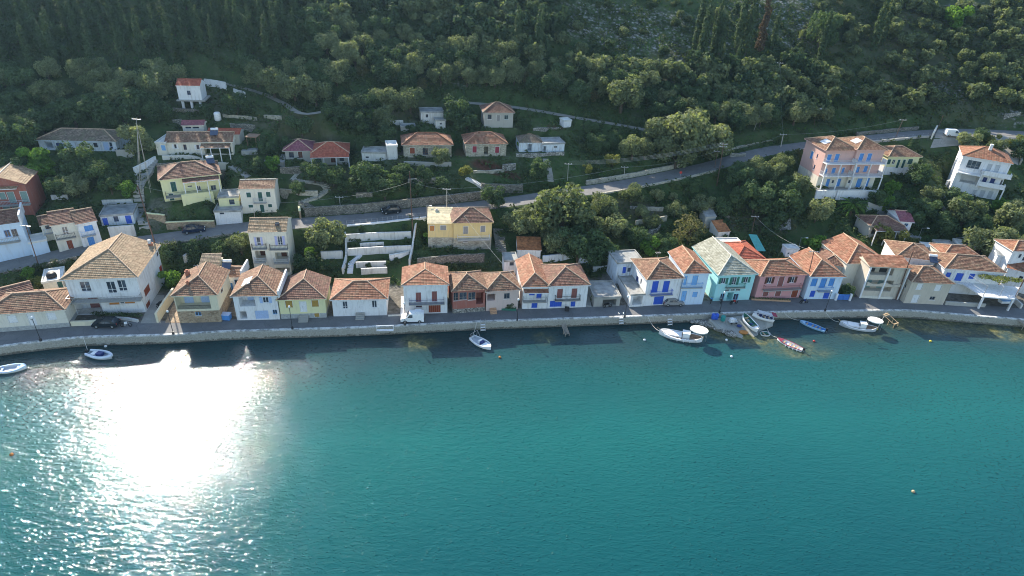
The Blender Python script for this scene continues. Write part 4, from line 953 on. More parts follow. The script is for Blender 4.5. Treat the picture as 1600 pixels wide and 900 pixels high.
# ---------------------------------------------------------------- trees
def leaf_mesh(name, lobes, n, size, mats, trunk=None, up=.35, flat=1.0, seed=1):
    """crown of many small leaf sprays spread through lobes (cx,cy,cz,rx,ry,rz); returns crown mesh"""
    rs = np.random.RandomState(seed); L = np.array(lobes, float)
    vol = (L[:, 3] * L[:, 4] * L[:, 5]) ** (2 / 3.); pr = vol / vol.sum()
    k = rs.choice(len(L), n, p=pr); L = L[k]
    d = rs.normal(size=(n, 3)); d /= np.linalg.norm(d, axis=1)[:, None]
    r = rs.rand(n) ** .33 * 1.02 + rs.normal(size=n) * .05
    r = np.where(rs.rand(n) < .8, np.maximum(r, .72), r)
    c = L[:, :3] + d * r[:, None] * L[:, 3:6]
    nn = d * .9 + rs.normal(size=(n, 3)) * .55; nn[:, 2] += up; nn /= np.linalg.norm(nn, axis=1)[:, None]
    a = rs.normal(size=(n, 3)); t = np.cross(nn, a); t /= np.linalg.norm(t, axis=1)[:, None] + 1e-9; b = np.cross(nn, t)
    s = size * (.6 + .8 * rs.rand(n)); s2 = s * (.45 + .3 * rs.rand(n))
    # each spray: a bent quad (two triangles pairs along a fold)
    v0 = c - t * s[:, None]; v1 = c + b * s2[:, None] + nn * (s * .15)[:, None]; v2 = c + t * s[:, None]; v3 = c - b * s2[:, None] + nn * (s * .15)[:, None]
    co = np.stack([v0, v1, v2, v3], 1).reshape(-1, 3).astype(np.float32)
    me = bpy.data.meshes.new(name); me.vertices.add(n * 4); me.vertices.foreach_set('co', co.reshape(-1))
    me.loops.add(n * 4); me.loops.foreach_set('vertex_index', np.arange(n * 4, dtype=np.int32))
    me.polygons.add(n); me.polygons.foreach_set('loop_start', np.arange(0, n * 4, 4, dtype=np.int32)); me.update(calc_edges=True)
    me.materials.append(MATS[mats]); return me, co.reshape(n, 4, 3)
def trunk_mesh(name, h, r, limbs, seed, mat='bark'):
    rr = random.Random(seed); m = MB()
    m.tube([(0, 0, -.8), (rr.uniform(-.05, .05) * h, rr.uniform(-.05, .05) * h, h * .5), (rr.uniform(-.08, .08) * h, rr.uniform(-.08, .08) * h, h)], r * 1.25, 7, r2=r * .7)
    for i in range(limbs):
        a = 2 * pi * i / max(1, limbs) + rr.uniform(-.4, .4); z0 = h * rr.uniform(.65, .98); L = rr.uniform(.8, 1.2) * h * .6
        m.tube([(0, 0, z0), (cos(a) * L * .5, sin(a) * L * .5, z0 + L * .45), (cos(a) * L, sin(a) * L, z0 + L * 1.0)], r * .5, 5, r2=r * .12)
    return m.mesh(name, mat)
def olive_lobes(seed, R0=1.0, n=15, squash=.98):
    rr = random.Random(seed); L = []
    for i in range(n):
        a = rr.uniform(0, 2 * pi); q = sqrt(rr.random()) * .68 * R0; z = rr.uniform(-.62, .5) * R0 * squash * (1 - .4 * (q / R0))
        s = rr.uniform(.24, .44) * R0
        L.append((cos(a) * q, sin(a) * q, z + .98 * R0, s, s, s * rr.uniform(.75, 1.0)))
    return L
PROTO = {}
def proto(kind, i, lobes, n, size, mat, th, tr, limbs, up=.35):
    me, _ = leaf_mesh('crown_%s' % kind, lobes, n, size, mat, up=up, seed=i * 7 + 3)
    PROTO.setdefault(kind, []).append((me, trunk_mesh('trunk_%s' % kind, th, tr, limbs, i)))
# unit trees: crown radius 1 m, scaled when planted
for i in range(6): proto('olive', i, olive_lobes(i, n=18), 3600, .068, 'leaf_olive', .55, .085, 4)
for i in range(4): proto('dark', i, olive_lobes(20 + i, n=17, squash=1.05), 3400, .068, 'leaf_dark', .5, .07, 4)
for i in range(2): proto('bright', i, olive_lobes(30 + i, n=11), 1700, .10, 'leaf_bright', .6, .06, 4)
for i in range(2): proto('dry', i, olive_lobes(40 + i, n=14), 1300, .06, 'leaf_dry', .75, .06, 6)
for i in range(2): proto('lime', i, olive_lobes(50 + i, n=10), 1300, .09, 'leaf_lime', .5, .05, 4)
for i in range(3): proto('shrub', i, [(x, y, z - .45, a, b, c) for x, y, z, a, b, c in olive_lobes(60 + i, n=9, squash=.7)], 1000, .10, 'leaf_shrub', .35, .05, 5)
for i in range(3):                                       # cypress: tall narrow flame (height 1, scaled)
    rr = random.Random(i); L = []
    for k in range(16):
        t = k / 15; w_ = .085 * (sin(pi * min(1, .15 + t * .85)) ** .7 + .12) * (1 - t * .35)
        L.append((rr.uniform(-.018, .018), rr.uniform(-.018, .018), .08 + t * .86, w_, w_, .07))
    proto('cypress', i, L, 1300, .022, 'leaf_cypress', .3, .02, 0, up=.9)
rr = random.Random(5)
proto('redcypress', 0, [(rr.uniform(-.03, .03), rr.uniform(-.03, .03), .1 + k / 16, .1 * (1 - k / 22), .1 * (1 - k / 22), .07) for k in range(14)], 1200, .022, 'leaf_red', .3, .02, 0, up=.9)
L = []
for k in range(7):                                       # norfolk pine: tiers of arms
    for a in range(7):
        r_ = .30 * (1 - k / 7.6)
        for q in (.35, .7, 1.0): L.append((cos(a * .9 + k) * r_ * q, sin(a * .9 + k) * r_ * q, .2 + k * .115, .045, .045, .018))
proto('tiered', 0, L + [(0, 0, .98, .02, .02, .05)], 1500, .02, 'leaf_dark', .95, .018, 0, up=1)
CNT = {}
def plant(kind, x, y, r, label, cat='tree', group=None, name=None, z=None, hs=None):
    i = R.randrange(len(PROTO[kind])); me, tm = PROTO[kind][i]
    name = name or {'olive': 'olive_tree', 'dark': 'evergreen_tree', 'bright': 'leafy_tree', 'dry': 'bare_tree', 'lime': 'yellow_shrub', 'shrub': 'shrub', 'cypress': 'cypress_tree', 'redcypress': 'cypress_tree', 'tiered': 'tiered_pine'}[kind]
    o = empty(name, (x, y, (T(x, y) if z is None else z) - .05), R.uniform(0, 6.28), label, cat, group)
    hs = hs or 1.0
    o.scale = (r * R.uniform(.92, 1.08), r * R.uniform(.92, 1.08), r * hs)
    link('crown', me, o); link('trunk', tm, o)
    return o
def plant_px(kind, px, py, wpx, label, hs=1.0, **k):
    """plant so that the crown shows at this place and width"""
    wpx = wpx * 1.08; r = wpx / 2 / 7.5
    for _ in range(3):
        q = GG(px, py, r * 1.12 * hs); r = wpx / 2 / FPX * (Vector((q.x, q.y, q.z - CAM_H)).dot(D))
    return plant(kind, q.x, q.y, r, label, hs=hs, **k), (q.x, q.y, r)
TREES = []

def tp(kind, px, py, w_, label, **k):
    o, t = plant_px(kind, px, py, w_, label, **k); TREES.append(t); return o
for a in [('olive',815,338,54,'pale lit olive tree, left end of the grove below the bend of the upper road'),
 ('olive',882,312,98,'largest sunlit olive in the grove above the narrow white house'),
 ('olive',943,314,46,'small bright olive at the upper right edge of the grove'),
 ('olive',858,360,34,'whitish olive in the middle of the grove'),
 ('olive',873,372,50,'grey green olive near the bottom of the grove, over the rusty roofed hut'),
 ('olive',925,345,40,'narrow lit olive in the middle right of the grove'),
 ('olive',963,348,44,'tall grey olive on the right rim of the grove'),
 ('dark',905,372,70,'dark shaded tree at the bottom of the grove'),('dark',935,382,60,'dark bushy tree behind the white terrace walls'),
 ('bright',932,326,18,'small vivid green bush inside the grove'),
 ('olive',988,298,36,'round olive directly below the upper road railing'),('olive',1028,303,24,'small olive right of the round roadside one'),
 ('olive',1002,328,24,'narrow olive between the ruined terrace walls'),('olive',1052,305,16,'little olive above the stone terraces'),
 ('olive',1057,322,32,'lit olive at the right of the ruined terraces'),('dark',1080,285,28,'dark small olive under the wooden pole pair'),
 ('dry',1080,350,60,'thin brownish green deciduous tree above the light blue house'),('olive',1098,313,38,'round grey olive above the brownish tree'),
 ('bright',1015,380,34,'light green citrus tree behind the blue shuttered house'),
 ('olive',1082,198,92,'biggest sunlit olive beside the junction of lane and road'),('olive',1046,206,68,'left neighbour of the biggest junction olive'),('olive',1118,212,66,'right neighbour of the biggest junction olive'),('olive',1060,232,56,'lower lit olive on the road bank by the junction'),
 ('olive',1183,256,44,'lit olive below the road left of the pink guest house'),('olive',1222,252,36,'round lit olive touching the pink guest house terrace'),('olive',1206,264,40,'pale olive between the two lit ones below the road'),
 ('dark',1160,268,48,'dark olive under the road at the left of the green slope'),('dark',1185,298,62,'large dark olive on the green slope'),('dark',1225,315,60,'dark grey olive above the rubble patch'),
 ('olive',1248,283,40,'lit grey olive beside the white lower terrace'),('dark',1235,288,40,'shaded olive behind the grey lit one'),('olive',1280,322,46,'olive with pale top beside the palm'),
 ('bright',1275,378,42,'dense fresh green tree behind the pink house row'),
 ('olive',507,355,60,'big round olive standing alone beside the upper road'),('olive',374,377,38,'pale olive left of the tall cream house'),
 ('dark',345,385,30,'dark bush tree left of the pale olive by the tall house'),
 ('olive',688,240,32,'round olive in front of the stone veranda house'),('dark',713,163,48,'tall dark olive beside the white block hut'),('dark',730,185,40,'dark olive left of the grey stone house'),
 ('dark',366,156,42,'dark spreading tree right of the hilltop chapel'),
 ('bright',57,240,44,'yellow green tree below the long ruin'),('dark',22,252,50,'dark tree at the left edge above the red house'),('dark',118,238,56,'dense dark tree in front of the long ruin'),
 ('bright',60,262,40,'second yellow green tree, lower than the one below the long ruin'),('olive',112,283,44,'grey olive above the cream double house'),('dark',150,262,44,'dark green olive right of the ruin terrace'),
 ('dark',90,285,40,'dark bush tree over the red gable house'),('bright',195,290,30,'bright bush tree by the long stone stairway'),('dark',170,282,36,'shaded tree between the stairway and the grey olive'),
 ('bright',268,430,34,'big leafed bright green tree right of the large white house'),('lime',57,441,26,'yellow leafed citrus beside the storehouse'),('bright',42,424,24,'green bush tree above the yellow citrus'),
 ('bright',425,252,26,'light green bush left of the red hip house terrace'),('dark',400,254,26,'dark bush left of the light green one'),
 ('dark',490,262,44,'dark shrub tree under the red porch house'),('dark',520,268,40,'dark tree right of the red porch house'),('dark',570,268,56,'wide dark tree on the slope below the white terraces'),('dark',600,282,50,'dark tree above the road retaining wall'),
 ('olive',425,122,50,'lit olive right of the chapel lane, third from the chapel'),('olive',458,130,52,'broad lit olive above the turn of the chapel lane'),('olive',492,138,48,'olive at the right turn of the chapel lane'),('olive',400,108,44,'olive above the lane, nearest the chapel wall'),
 ('dark',525,170,46,'dark olive below the chapel lane, above the right red roof'),('dark',470,190,40,'dark tree above the left red roof'),('dark',560,180,44,'dark olive left of the tiny hut'),('olive',600,150,46,'olive above the tiny hut'),('olive',640,150,44,'olive above the white block hut'),
 ('olive',262,112,46,'olive touching the back of the chapel'),('olive',238,128,52,'broad olive left of the chapel'),('dark',212,150,54,'dark olive below left of the chapel'),('dark',243,165,44,'dark tree under the chapel pillars, left'),('dark',185,172,50,'dark tree above the right end of the long ruin'),
 ('dark',150,158,54,'dark tree above the middle of the long ruin'),('dark',110,165,54,'dark tree behind the long ruin roof, left part'),('dark',62,178,54,'big dark tree left of the long ruin'),('dark',25,200,60,'big dark tree at the left edge beside the long ruin'),
 ('dark',320,168,26,'low bush below the chapel terrace'),('dark',450,222,30,'dark bush left above the red hip house'),('dark',415,228,26,'bush by the garden shelter'),('dark',605,205,30,'dark tree over the white roof terraces'),('dark',575,215,30,'dark bush tree right of the red porch house roof'),
 ('dark',820,190,22,'small dark bush by the meadow lane'),('dark',925,196,26,'dark bush left above the toolshed'),('dark',960,215,30,'dark olive under the meadow lane'),('olive',1010,228,36,'olive below the lane before the junction group'),
 ('dark',465,290,28,'dark bush above the stepped path'),('dark',540,285,30,'dark bush over the small grey pole'),('dark',650,290,30,'dark bush above the long retaining wall, left'),('dark',690,282,26,'dark bush above the long retaining wall, right'),
 ('dark',1130,320,34,'dark shrub beside the round olive on the green slope'),('dark',1155,305,36,'dark shrub tree in the middle of the green slope'),('dark',1205,350,30,'dark bush below the rubble patch'),('dark',1130,345,24,'dark bush above the rusty hut'),
 ('dark',1000,365,40,'dark tree behind the flat grey house'),('dark',1040,375,36,'dark tree behind the narrow light blue house'),('olive',1020,345,30,'olive under the ruined terraces'),
 ('lime',725,265,22,'yellowish bush by the red soil patch'),('dark',770,300,40,'dark bush tree beside the stone steps'),('dark',845,258,36,'dark tree right of the stone cottage rubble'),
 ('lime',958,247,26,'yellow green bush above the stone roadside wall'),('olive',990,225,40,'olive left of the junction group'),('lime',918,262,18,'small yellowish tree on the green meadow'),
 ('olive',1460,300,36,'pale olive left of the white villa'),('dark',1450,320,40,'dark tree below the pale olive near the villa'),('dark',1440,265,44,'dark olive behind the green shuttered house'),
 ('dark',1500,308,44,'dense dark tree hiding the foot of the villa'),('olive',1512,325,52,'lit olive in front of the white villa'),('olive',1540,370,62,'round grey olive above the tin roof house'),('olive',1590,330,56,'olive at the right edge below the villa'),
 ('olive',1580,372,60,'second round olive right of the grey one above the tin roof house'),('bright',1565,318,26,'vivid green bush between the right edge olives'),('dark',1480,345,40,'dark tree in the gully under the villa'),
 ('dark',1530,348,40,'shaded tree between the two gully olives'),('bright',1385,312,30,'bright shrub below the green shuttered house'),('dark',1400,318,40,'dark shrub tree below the green shuttered house'),('dark',1372,305,30,'small dark tree at the guest house corner'),
 ('dark',1430,335,36,'dark shrub in the middle of the gully'),('bright',1395,290,24,'light shrub under the pale green house wall'),('dark',1340,318,30,'dark bush behind the palm'),
 ('lime',1400,362,40,'yellow green hedge tree before the veranda bungalow'),('lime',1440,390,22,'yellow green banana clump behind orange roofs'),('lime',1378,360,30,'lime coloured shrub at the left of the bungalow hedge'),
 ('dark',1535,205,24,'dark tree beside the upper parked van'),('lime',1552,212,22,'yellowish tree right of the upper parked van'),('lime',1590,215,24,'yellow bush at the right end of the upper road'),
 ('dark',1330,433,20,'dark hedge bush left of the scalloped porch'),('dark',1325,450,26,'big dark bush beside the blue gate'),
 ('dark',795,474,15,'small clipped tree in front of the small pink cottage'),('dark',930,462,16,'dark bush climbing beside the low garage stairs'),
 ('dark',262,392,26,'dark tree behind the large white house'),('dark',300,385,30,'dark bush behind the veranda house'),('dark',475,405,36,'dark tree at the foot of the round roadside olive'),('bright',485,392,18,'light bush under the round roadside olive'),
 ('dark',735,215,26,'dark bush left of the stone cottage roof'),('bright',815,225,16,'bright bush by the ruined cottage'),('dark',645,200,22,'small dark tree between the huts'),
 ('dark',663,268,30,'dark bush below the stone veranda house'),('dark',630,262,30,'dark bush at the left end below the stone veranda house')]:
    tp(*a[:5])
tp('tiered', 1427, 212, 26, 'slim tiered pine beside the upper road', hs=1.6, name='tiered_pine')
def cyp(kind, px, ptop, pbase, label, group=None):
    q = GG(px, pbase); dz = Vector((q.x, q.y, q.z - CAM_H)).dot(D); hgt = (pbase - ptop) / FPX * dz / .9
    o = plant(kind, q.x, q.y, hgt, label, group=group); o.scale = (hgt * .85, hgt * .85, hgt); o.rotation_euler.z = R.uniform(0, 6); return o
for a in [('cypress',807,16,85,'left of two tall cypresses in the upper middle of the hillside'),('cypress',838,20,95,'thick right one of two cypresses in the upper middle'),('cypress',843,24,90,'slim cypress leaning on the thick one in the upper middle'),
  ('cypress',1085,-8,84,'tall cypress at the left end of the upper cypress row'),('cypress',1093,6,100,'broad cypress second in the upper row'),('cypress',1112,8,92,'pointed cypress in the middle of the upper row'),('cypress',1120,28,98,'short cypress in the middle of the upper row'),
  ('cypress',1150,-10,80,'dark thin cypress right of the upper row'),('cypress',1163,-10,85,'tallest dark cypress right of the upper row'),('cypress',1148,66,112,'low cypress below the upper row'),('redcypress',1185,0,82,'reddish brown cypress at the right of the row'),
  ('cypress',1205,18,78,'grey green cypress next to the reddish one'),('cypress',1278,24,100,'leaning dark cypress in front of the broad conifer'),('cypress',1362,-4,80,'left of the two slim slanting cypresses at the right'),('cypress',1375,6,72,'right of the two slim slanting cypresses')]:
    cyp(*a)
tp('dark', 1290, 35, 46, 'broad conical green conifer on the upper right slope', hs=1.5)
tp('bright', 1495, 20, 40, 'vivid green round tree near the upper right corner')
tp('olive', 975, 138, 62, 'bright round olive on the wooded slope above the lane')
# hillside wood: individual trees, nearest first; the rest of the wood joined
def density(px, py):
    """(probability, kinds) for the wood, read off the photograph"""
    if py > 232: return 0, None
    if px < 470 and py < 105 - px * .02: return .95, 'cyp'
    if py < 60 and 470 <= px < 880: return .9, 'dk'
    if px < 850: return .93, 'ol'
    if 850 <= px < 1290 and py < 95: return .34, 'sparse'
    if px > 1290 and py < 175: return .72, 'right'
    return .93, 'ol'
BLOCK = [(225,150,440,250),(268,112,345,170),(55,205,200,240),(610,165,700,232),(750,165,1010,232),(430,205,600,240),(690,205,760,240),(1140,205,1600,240)]
blk_ok = lambda px, py: any(a <= px <= c and b <= py <= d for a, b, c, d in BLOCK)
cand = []
y0 = 128.0
xs_ = np.arange(-190, 215, 3.9)
for yy_ in np.arange(128, 268, 3.7):
    for xx_ in xs_:
        x = xx_ + R.uniform(-1.8, 1.8); y = yy_ + R.uniform(-1.8, 1.8); z = T(x, y)
        if y - float(front(x)) < 34: continue
        px, py, dz = proj(x, y, z + 2.5)
        if not (-60 < px < 1660 and -45 < py < 240): continue
        gx, gy, _ = proj(x, y, z)
        if blk_ok(gx, gy) and py > 100: continue
        if bool(inside_pads(np.array([x]), np.array([y]), 3.2)[0]): continue
        if float(bil(DROAD, np.array([x]), np.array([y]))[0]) < 6 or float(bil(DLANE, np.array([x]), np.array([y]))[0]) < 3.5: continue
        if float(bil(DLANE2, np.array([x]), np.array([y]))[0]) < 3.0: continue
        if any((x - a) ** 2 + (y - b) ** 2 < (c * .9) ** 2 for a, b, c in TREES): continue
        pr, kd = density(px, py)
        if R.random() > pr: continue
        cand.append((dz, x, y, px, py, kd))
cand.sort()
WOOD = {'olive': ('grey green olive among the trees of the wooded hillside', 'olives of the wooded hillside'),
        'dark': ('dark evergreen among the trees of the wooded hillside', 'dark evergreens of the wooded hillside'),
        'dry': ('thin brownish tree among the wooded hillside', 'brownish trees of the wooded hillside'),
        'cypress': ('slender cypress in the dense wood at the upper left', 'cypresses of the upper left wood'),
        'shrub': ('low shrub on the rocky upper slope', 'shrubs of the rocky slope'),
        'bright': ('fresh green tree among the wooded hillside', 'fresh green trees of the hillside')}
LAND = [(0, 130, 'at the left edge above the long ruin'), (130, 270, 'left of the hilltop chapel'), (270, 400, 'right above the hilltop chapel'), (400, 560, 'above the two red roofed houses'),
        (560, 700, 'above the white block hut'), (700, 830, 'above the grey stone house'), (830, 960, 'above the meadow lane'), (960, 1120, 'above the road junction lane'), (1120, 1240, 'left above the guest house'),
        (1240, 1350, 'right above the guest house'), (1350, 1460, 'above the slanting road pole'), (1460, 1540, 'above the upper parked van'), (1540, 1700, 'at the right edge of the slope')]
def wood_tag(k, px, py, r):
    w_ = next((t for a, b, t in LAND if a <= px < b), LAND[0][2] if px < 0 else LAND[-1][2])
    if k == 'cypress': lv = 'low' if py > 70 else 'high'
    else: lv = 'in the lowest rows' if py > 150 else ('halfway up the slope' if py > 95 else 'in the top rows')
    kind = {'olive': 'olive', 'dark': 'dark evergreen', 'dry': 'thin brownish tree', 'cypress': 'cypress', 'shrub': 'shrub', 'bright': 'fresh green tree'}[k]
    big = 'broad' if r > {'olive': 3.2, 'dark': 3.0, 'cypress': 11}.get(k, 2) else 'smaller'
    if k == 'cypress': return '%s slender cypress %s in the dense wood, %s' % ('tall' if r > 11 else 'shorter', lv, w_)
    return '%s %s %s, %s' % (big, kind, lv, w_)
def pick(kd, px, py):
    q = R.random()
    if kd == 'cyp': return ('cypress', R.uniform(9, 14)) if q < .86 else ('dark', R.uniform(2.4, 3.4))
    if kd == 'dk': return ('dark', R.uniform(2.6, 3.9)) if q < .6 else ('olive', R.uniform(2.4, 3.6))
    if kd == 'sparse': return ('shrub', R.uniform(1.0, 2.0)) if q < .55 else (('olive', R.uniform(1.2, 2.1)) if q < .85 else ('dark', R.uniform(1.3, 2.4)))
    if kd == 'right': return ('olive', R.uniform(1.8, 3.1)) if q < .75 else (('shrub', R.uniform(1.0, 1.7)) if q < .9 else ('bright', R.uniform(1.0, 1.8)))
    return ('olive', R.uniform(2.5, 3.9)) if q < .55 else (('dark', R.uniform(2.4, 3.7)) if q < .95 else (('dry', R.uniform(1.8, 2.6)) if q < .98 else ('bright', R.uniform(1.5, 2.2))))
pool = {}
nind = 0
for dz, x, y, px, py, kd in cand:
    k, r = pick(kd, px, py)
    if nind < 280:
        nind += 1
        lb = wood_tag(k, px, py, r); o = plant(k, x, y, r, lb, group=lb.replace('broad ', '').replace('smaller ', ''))
        if k == 'cypress': o.scale = (r * .85, r * .85, r)
    else: pool.setdefault(k, []).append((x, y, r))
# the far wood: joined crowns
def join_wood(name, kinds, label, mat, cat='wood'):
    cos_ = []
    for k in kinds:
        for x, y, r in pool.get(k, []):
            me = R.choice(PROTO[k])[0]; n = len(me.polygons)
            co = np.empty(n * 12, np.float32); me.vertices.foreach_get('co', co); co = co.reshape(n, 4, 3)
            m_ = min(n, 900); sel = NR.choice(n, m_, replace=False); c = co[sel].copy()
            ctr = c.mean(1, keepdims=True); c = ctr + (c - ctr) * sqrt(n / m_) * 1.05
            a = R.uniform(0, 6.28); ca, sa = cos(a), sin(a)
            X = (c[..., 0] * ca - c[..., 1] * sa) * r + x; Y = (c[..., 0] * sa + c[..., 1] * ca) * r + y; Z = c[..., 2] * r + T(x, y)
            cos_.append(np.stack([X, Y, Z], -1).reshape(-1, 3))
    if not cos_: return
    co = np.concatenate(cos_).astype(np.float32); n = len(co) // 4
    me = bpy.data.meshes.new(name); me.vertices.add(n * 4); me.vertices.foreach_set('co', co.reshape(-1))
    me.loops.add(n * 4); me.loops.foreach_set('vertex_index', np.arange(n * 4, dtype=np.int32))
    me.polygons.add(n); me.polygons.foreach_set('loop_start', np.arange(0, n * 4, 4, dtype=np.int32)); me.update(calc_edges=True)
    me.materials.append(MATS[mat]); o = link(name, me); tag(o, label, cat, kind='stuff'); return o
join_wood('far_olive_wood', ['olive', 'dry', 'bright'], 'far olive trees merging into one wood across the top of the slope', 'leaf_olive')
join_wood('far_cypress_wood', ['cypress', 'dark'], 'dense dark cypress wood filling the top left of the slope', 'leaf_cypress')
join_wood('far_scrub', ['shrub'], 'low scrub dotted over the rocky top of the slope', 'leaf_shrub', 'scrub')
# ground cover: grass tufts, weeds and brambles all over the slopes
def scatter_cover(name, label, mat, n, sz, cond, seed):
    rs = np.random.RandomState(seed)
    x = rs.uniform(-150, 170, n * 3); y = rs.uniform(92, 215, n * 3)
    s = y - front(x); ok = (s > 11) & ~inside_pads(x, y, .3) & (bil(DROAD, x, y) > 3.2) & (bil(DLANE, x, y) > 1.4) & (bil(DLANE2, x, y) > 1.0)
    ok &= cond(x, y, s, rs)
    tx = x; ty = y; tz = bil(ZG, x, y) - CAM_H; dz = tx * D[0] + ty * D[1] + tz * D[2]
    px = 800 + FPX * (tx * A[0] + ty * A[1] + tz * A[2]) / dz; py = 450 + FPX * (tx * B[0] + ty * B[1] + tz * B[2]) / dz
    for a, b, c_, d_ in ((1446, 200, 1526, 238), (1542, 206, 1605, 262), (542, 345, 655, 432), (228, 170, 262, 330), (440, 270, 515, 330), (718, 262, 770, 302), (848, 246, 868, 285)): ok &= ~((px > a) & (px < c_) & (py > b) & (py < d_))
    x, y = x[ok][:n], y[ok][:n]; k = len(x); z = bil(ZG, x, y)
    P_ = 9
    cx = np.repeat(x, P_) + rs.normal(size=k * P_) * sz * .8; cy = np.repeat(y, P_) + rs.normal(size=k * P_) * sz * .8; cz = bil(ZG, cx, cy) + rs.rand(k * P_) * sz * 1.1
    c = np.stack([cx, cy, cz], -1); N_ = k * P_
    nn = rs.normal(size=(N_, 3)) * .7; nn[:, 2] += .8; nn /= np.linalg.norm(nn, axis=1)[:, None]
    a = rs.normal(size=(N_, 3)); t = np.cross(nn, a); t /= np.linalg.norm(t, axis=1)[:, None]; b = np.cross(nn, t)
    q = (sz * (.35 + .5 * rs.rand(N_)))[:, None]
    co = np.stack([c - t * q, c + b * q * .6, c + t * q, c - b * q * .6], 1).reshape(-1, 3).astype(np.float32)
    me = bpy.data.meshes.new(name); me.vertices.add(N_ * 4); me.vertices.foreach_set('co', co.reshape(-1))
    me.loops.add(N_ * 4); me.loops.foreach_set('vertex_index', np.arange(N_ * 4, dtype=np.int32))
    me.polygons.add(N_); me.polygons.foreach_set('loop_start', np.arange(0, N_ * 4, 4, dtype=np.int32)); me.update(calc_edges=True)
    me.materials.append(MATS[mat]); o = link(name, me); tag(o, label, 'ground cover', kind='stuff')
nz = lambda x, y, s, sd: vnoise(x, y, s, sd)
scatter_cover('brambles', 'dark brambles and low bushes covering the slopes between houses and trees', 'leaf_shrub', 13000, .62, lambda x, y, s, rs: nz(x, y, 7, 31) + rs.rand(len(x)) * .6 > .12, 5)
scatter_cover('weeds', 'tufts of green grass and weeds over the hillside', 'grass_blade', 9000, .26, lambda x, y, s, rs: nz(x, y, 5, 33) + rs.rand(len(x)) * .6 > .1, 6)
scatter_cover('dry_scrub', 'dry brownish scrub on the rocky right part of the slope', 'leaf_dry', 2200, .4, lambda x, y, s, rs: (bil(dry, x, y) > .35), 7)
# ---------------------------------------------------------------- walls, terraces, steps
def resample(pts, step=1.2):
    out = []
    for a, b in zip(pts, pts[1:]):
        n = max(1, int((b - a).length / step))
        for k in range(n): out.append(a.lerp(b, k / n))
    out.append(pts[-1]); return out
def wall_line(name, label, view, px, h, mat, th=.35, cop=None, cat='wall', jag=0.0, below=1.2, level=False):
    pts = [GG(*V(view, *p)) for p in px]; pts = resample(pts)
    for p_ in pts: p_.z = T(p_.x, p_.y)
    zs = [p_.z for p_ in pts]
    if level: zs = [max(zs) * .5 + z * .5 for z in zs]
    zs = [sum(zs[max(0, i - 2):i + 3]) / len(zs[max(0, i - 2):i + 3]) for i in range(len(zs))]
    m = MB(); c = MB(); rows = []
    for i, p_ in enumerate(pts):
        t = pts[min(i + 1, len(pts) - 1)] - pts[max(i - 1, 0)]; n_ = Vector((-t.y, t.x, 0)).normalized() * th / 2
        zt = zs[i] + h + R.uniform(-jag, jag)
        rows.append((p_ - n_, p_ + n_, zt, min(p_.z, zs[i]) - below))
    def ring(r, e=0): a, b, zt, zb = r; return [(a.x, a.y, zb), (a.x, a.y, zt), (b.x, b.y, zt), (b.x, b.y, zb)]
    for r0, r1 in zip(rows, rows[1:]):
        A_, B_ = ring(r0), ring(r1)
        for k in range(3): m.q([A_[k], B_[k], B_[k + 1], A_[k + 1]])
    m.q(ring(rows[0])); m.q(ring(rows[-1])[::-1])
    root = m.build(name, mat); tag(root, label, cat)
    if cop:
        for r0, r1 in zip(rows, rows[1:]):
            o0 = (r0[1] - r0[0]) * .16; o1 = (r1[1] - r1[0]) * .16
            a, b, d_, e = r0[0] - o0, r0[1] + o0, r1[0] - o1, r1[1] + o1
            for z0, z1 in ((.004, .10),):
                q = [(a.x, a.y, r0[2] + z0), (d_.x, d_.y, r1[2] + z0), (e.x, e.y, r1[2] + z0), (b.x, b.y, r0[2] + z0)]; q2 = [(x, y, z + .1) for x, y, z in q]
                c.q(q2); c.q([q[0], q[1], q2[1], q2[0]]); c.q([q[2], q[3], q2[3], q2[2]]); c.q([q[0], q2[0], q2[3], q[3]]); c.q([q[1], q2[1], q2[2], q[2]])
        c.build('coping', cop, root)
    return root
def road_wall(label, x0, x1, side, h, mat, pts=ROAD, off=3.0, below=1.0, name='retaining_wall', th=.45, jag=.05):
    sel = [p_ for p_ in pts if x0 <= proj(p_.x, p_.y, p_.z)[0] <= x1]
    rows = []
    for i, p_ in enumerate(sel):
        t = sel[min(i + 1, len(sel) - 1)] - sel[max(i - 1, 0)]; n_ = Vector((-t.y, t.x, 0)).normalized() * side
        a = p_ + n_ * off; b = p_ + n_ * (off + th); rows.append((a, b, p_.z + h + R.uniform(-jag, jag), p_.z - below))
    m = MB()
    for r0, r1 in zip(rows, rows[1:]):
        A_ = [(r0[0].x, r0[0].y, r0[3]), (r0[0].x, r0[0].y, r0[2]), (r0[1].x, r0[1].y, r0[2]), (r0[1].x, r0[1].y, r0[3])]
        B_ = [(r1[0].x, r1[0].y, r1[3]), (r1[0].x, r1[0].y, r1[2]), (r1[1].x, r1[1].y, r1[2]), (r1[1].x, r1[1].y, r1[3])]
        for k in range(3): m.q([A_[k], B_[k], B_[k + 1], A_[k + 1]])
    return tag(m.build(name, mat), label, 'wall')
road_wall('long dry stone retaining wall on the uphill side of the upper road, mid village', 470, 785, 1, 2.0, 'stone_wall')
road_wall('low stone wall on the uphill side of the road below the green meadow', 922, 1085, 1, 1.1, 'stone_pale')
road_wall('stone wall above the road junction, left of the guest house', 1150, 1222, 1, 1.0, 'stone_pale', off=4.2)
road_wall('stone wall above the upper road behind the pale green house', 1345, 1450, 1, .9, 'stone_wall')
road_wall('tall white wall between the upper road and the terraced garden', 540, 668, -1, .25, 'white', below=2.6, off=2.9)
road_wall('dark stone wall holding up the road behind the large white house', 235, 372, -1, .3, 'stone_wall', below=2.4, off=2.9)
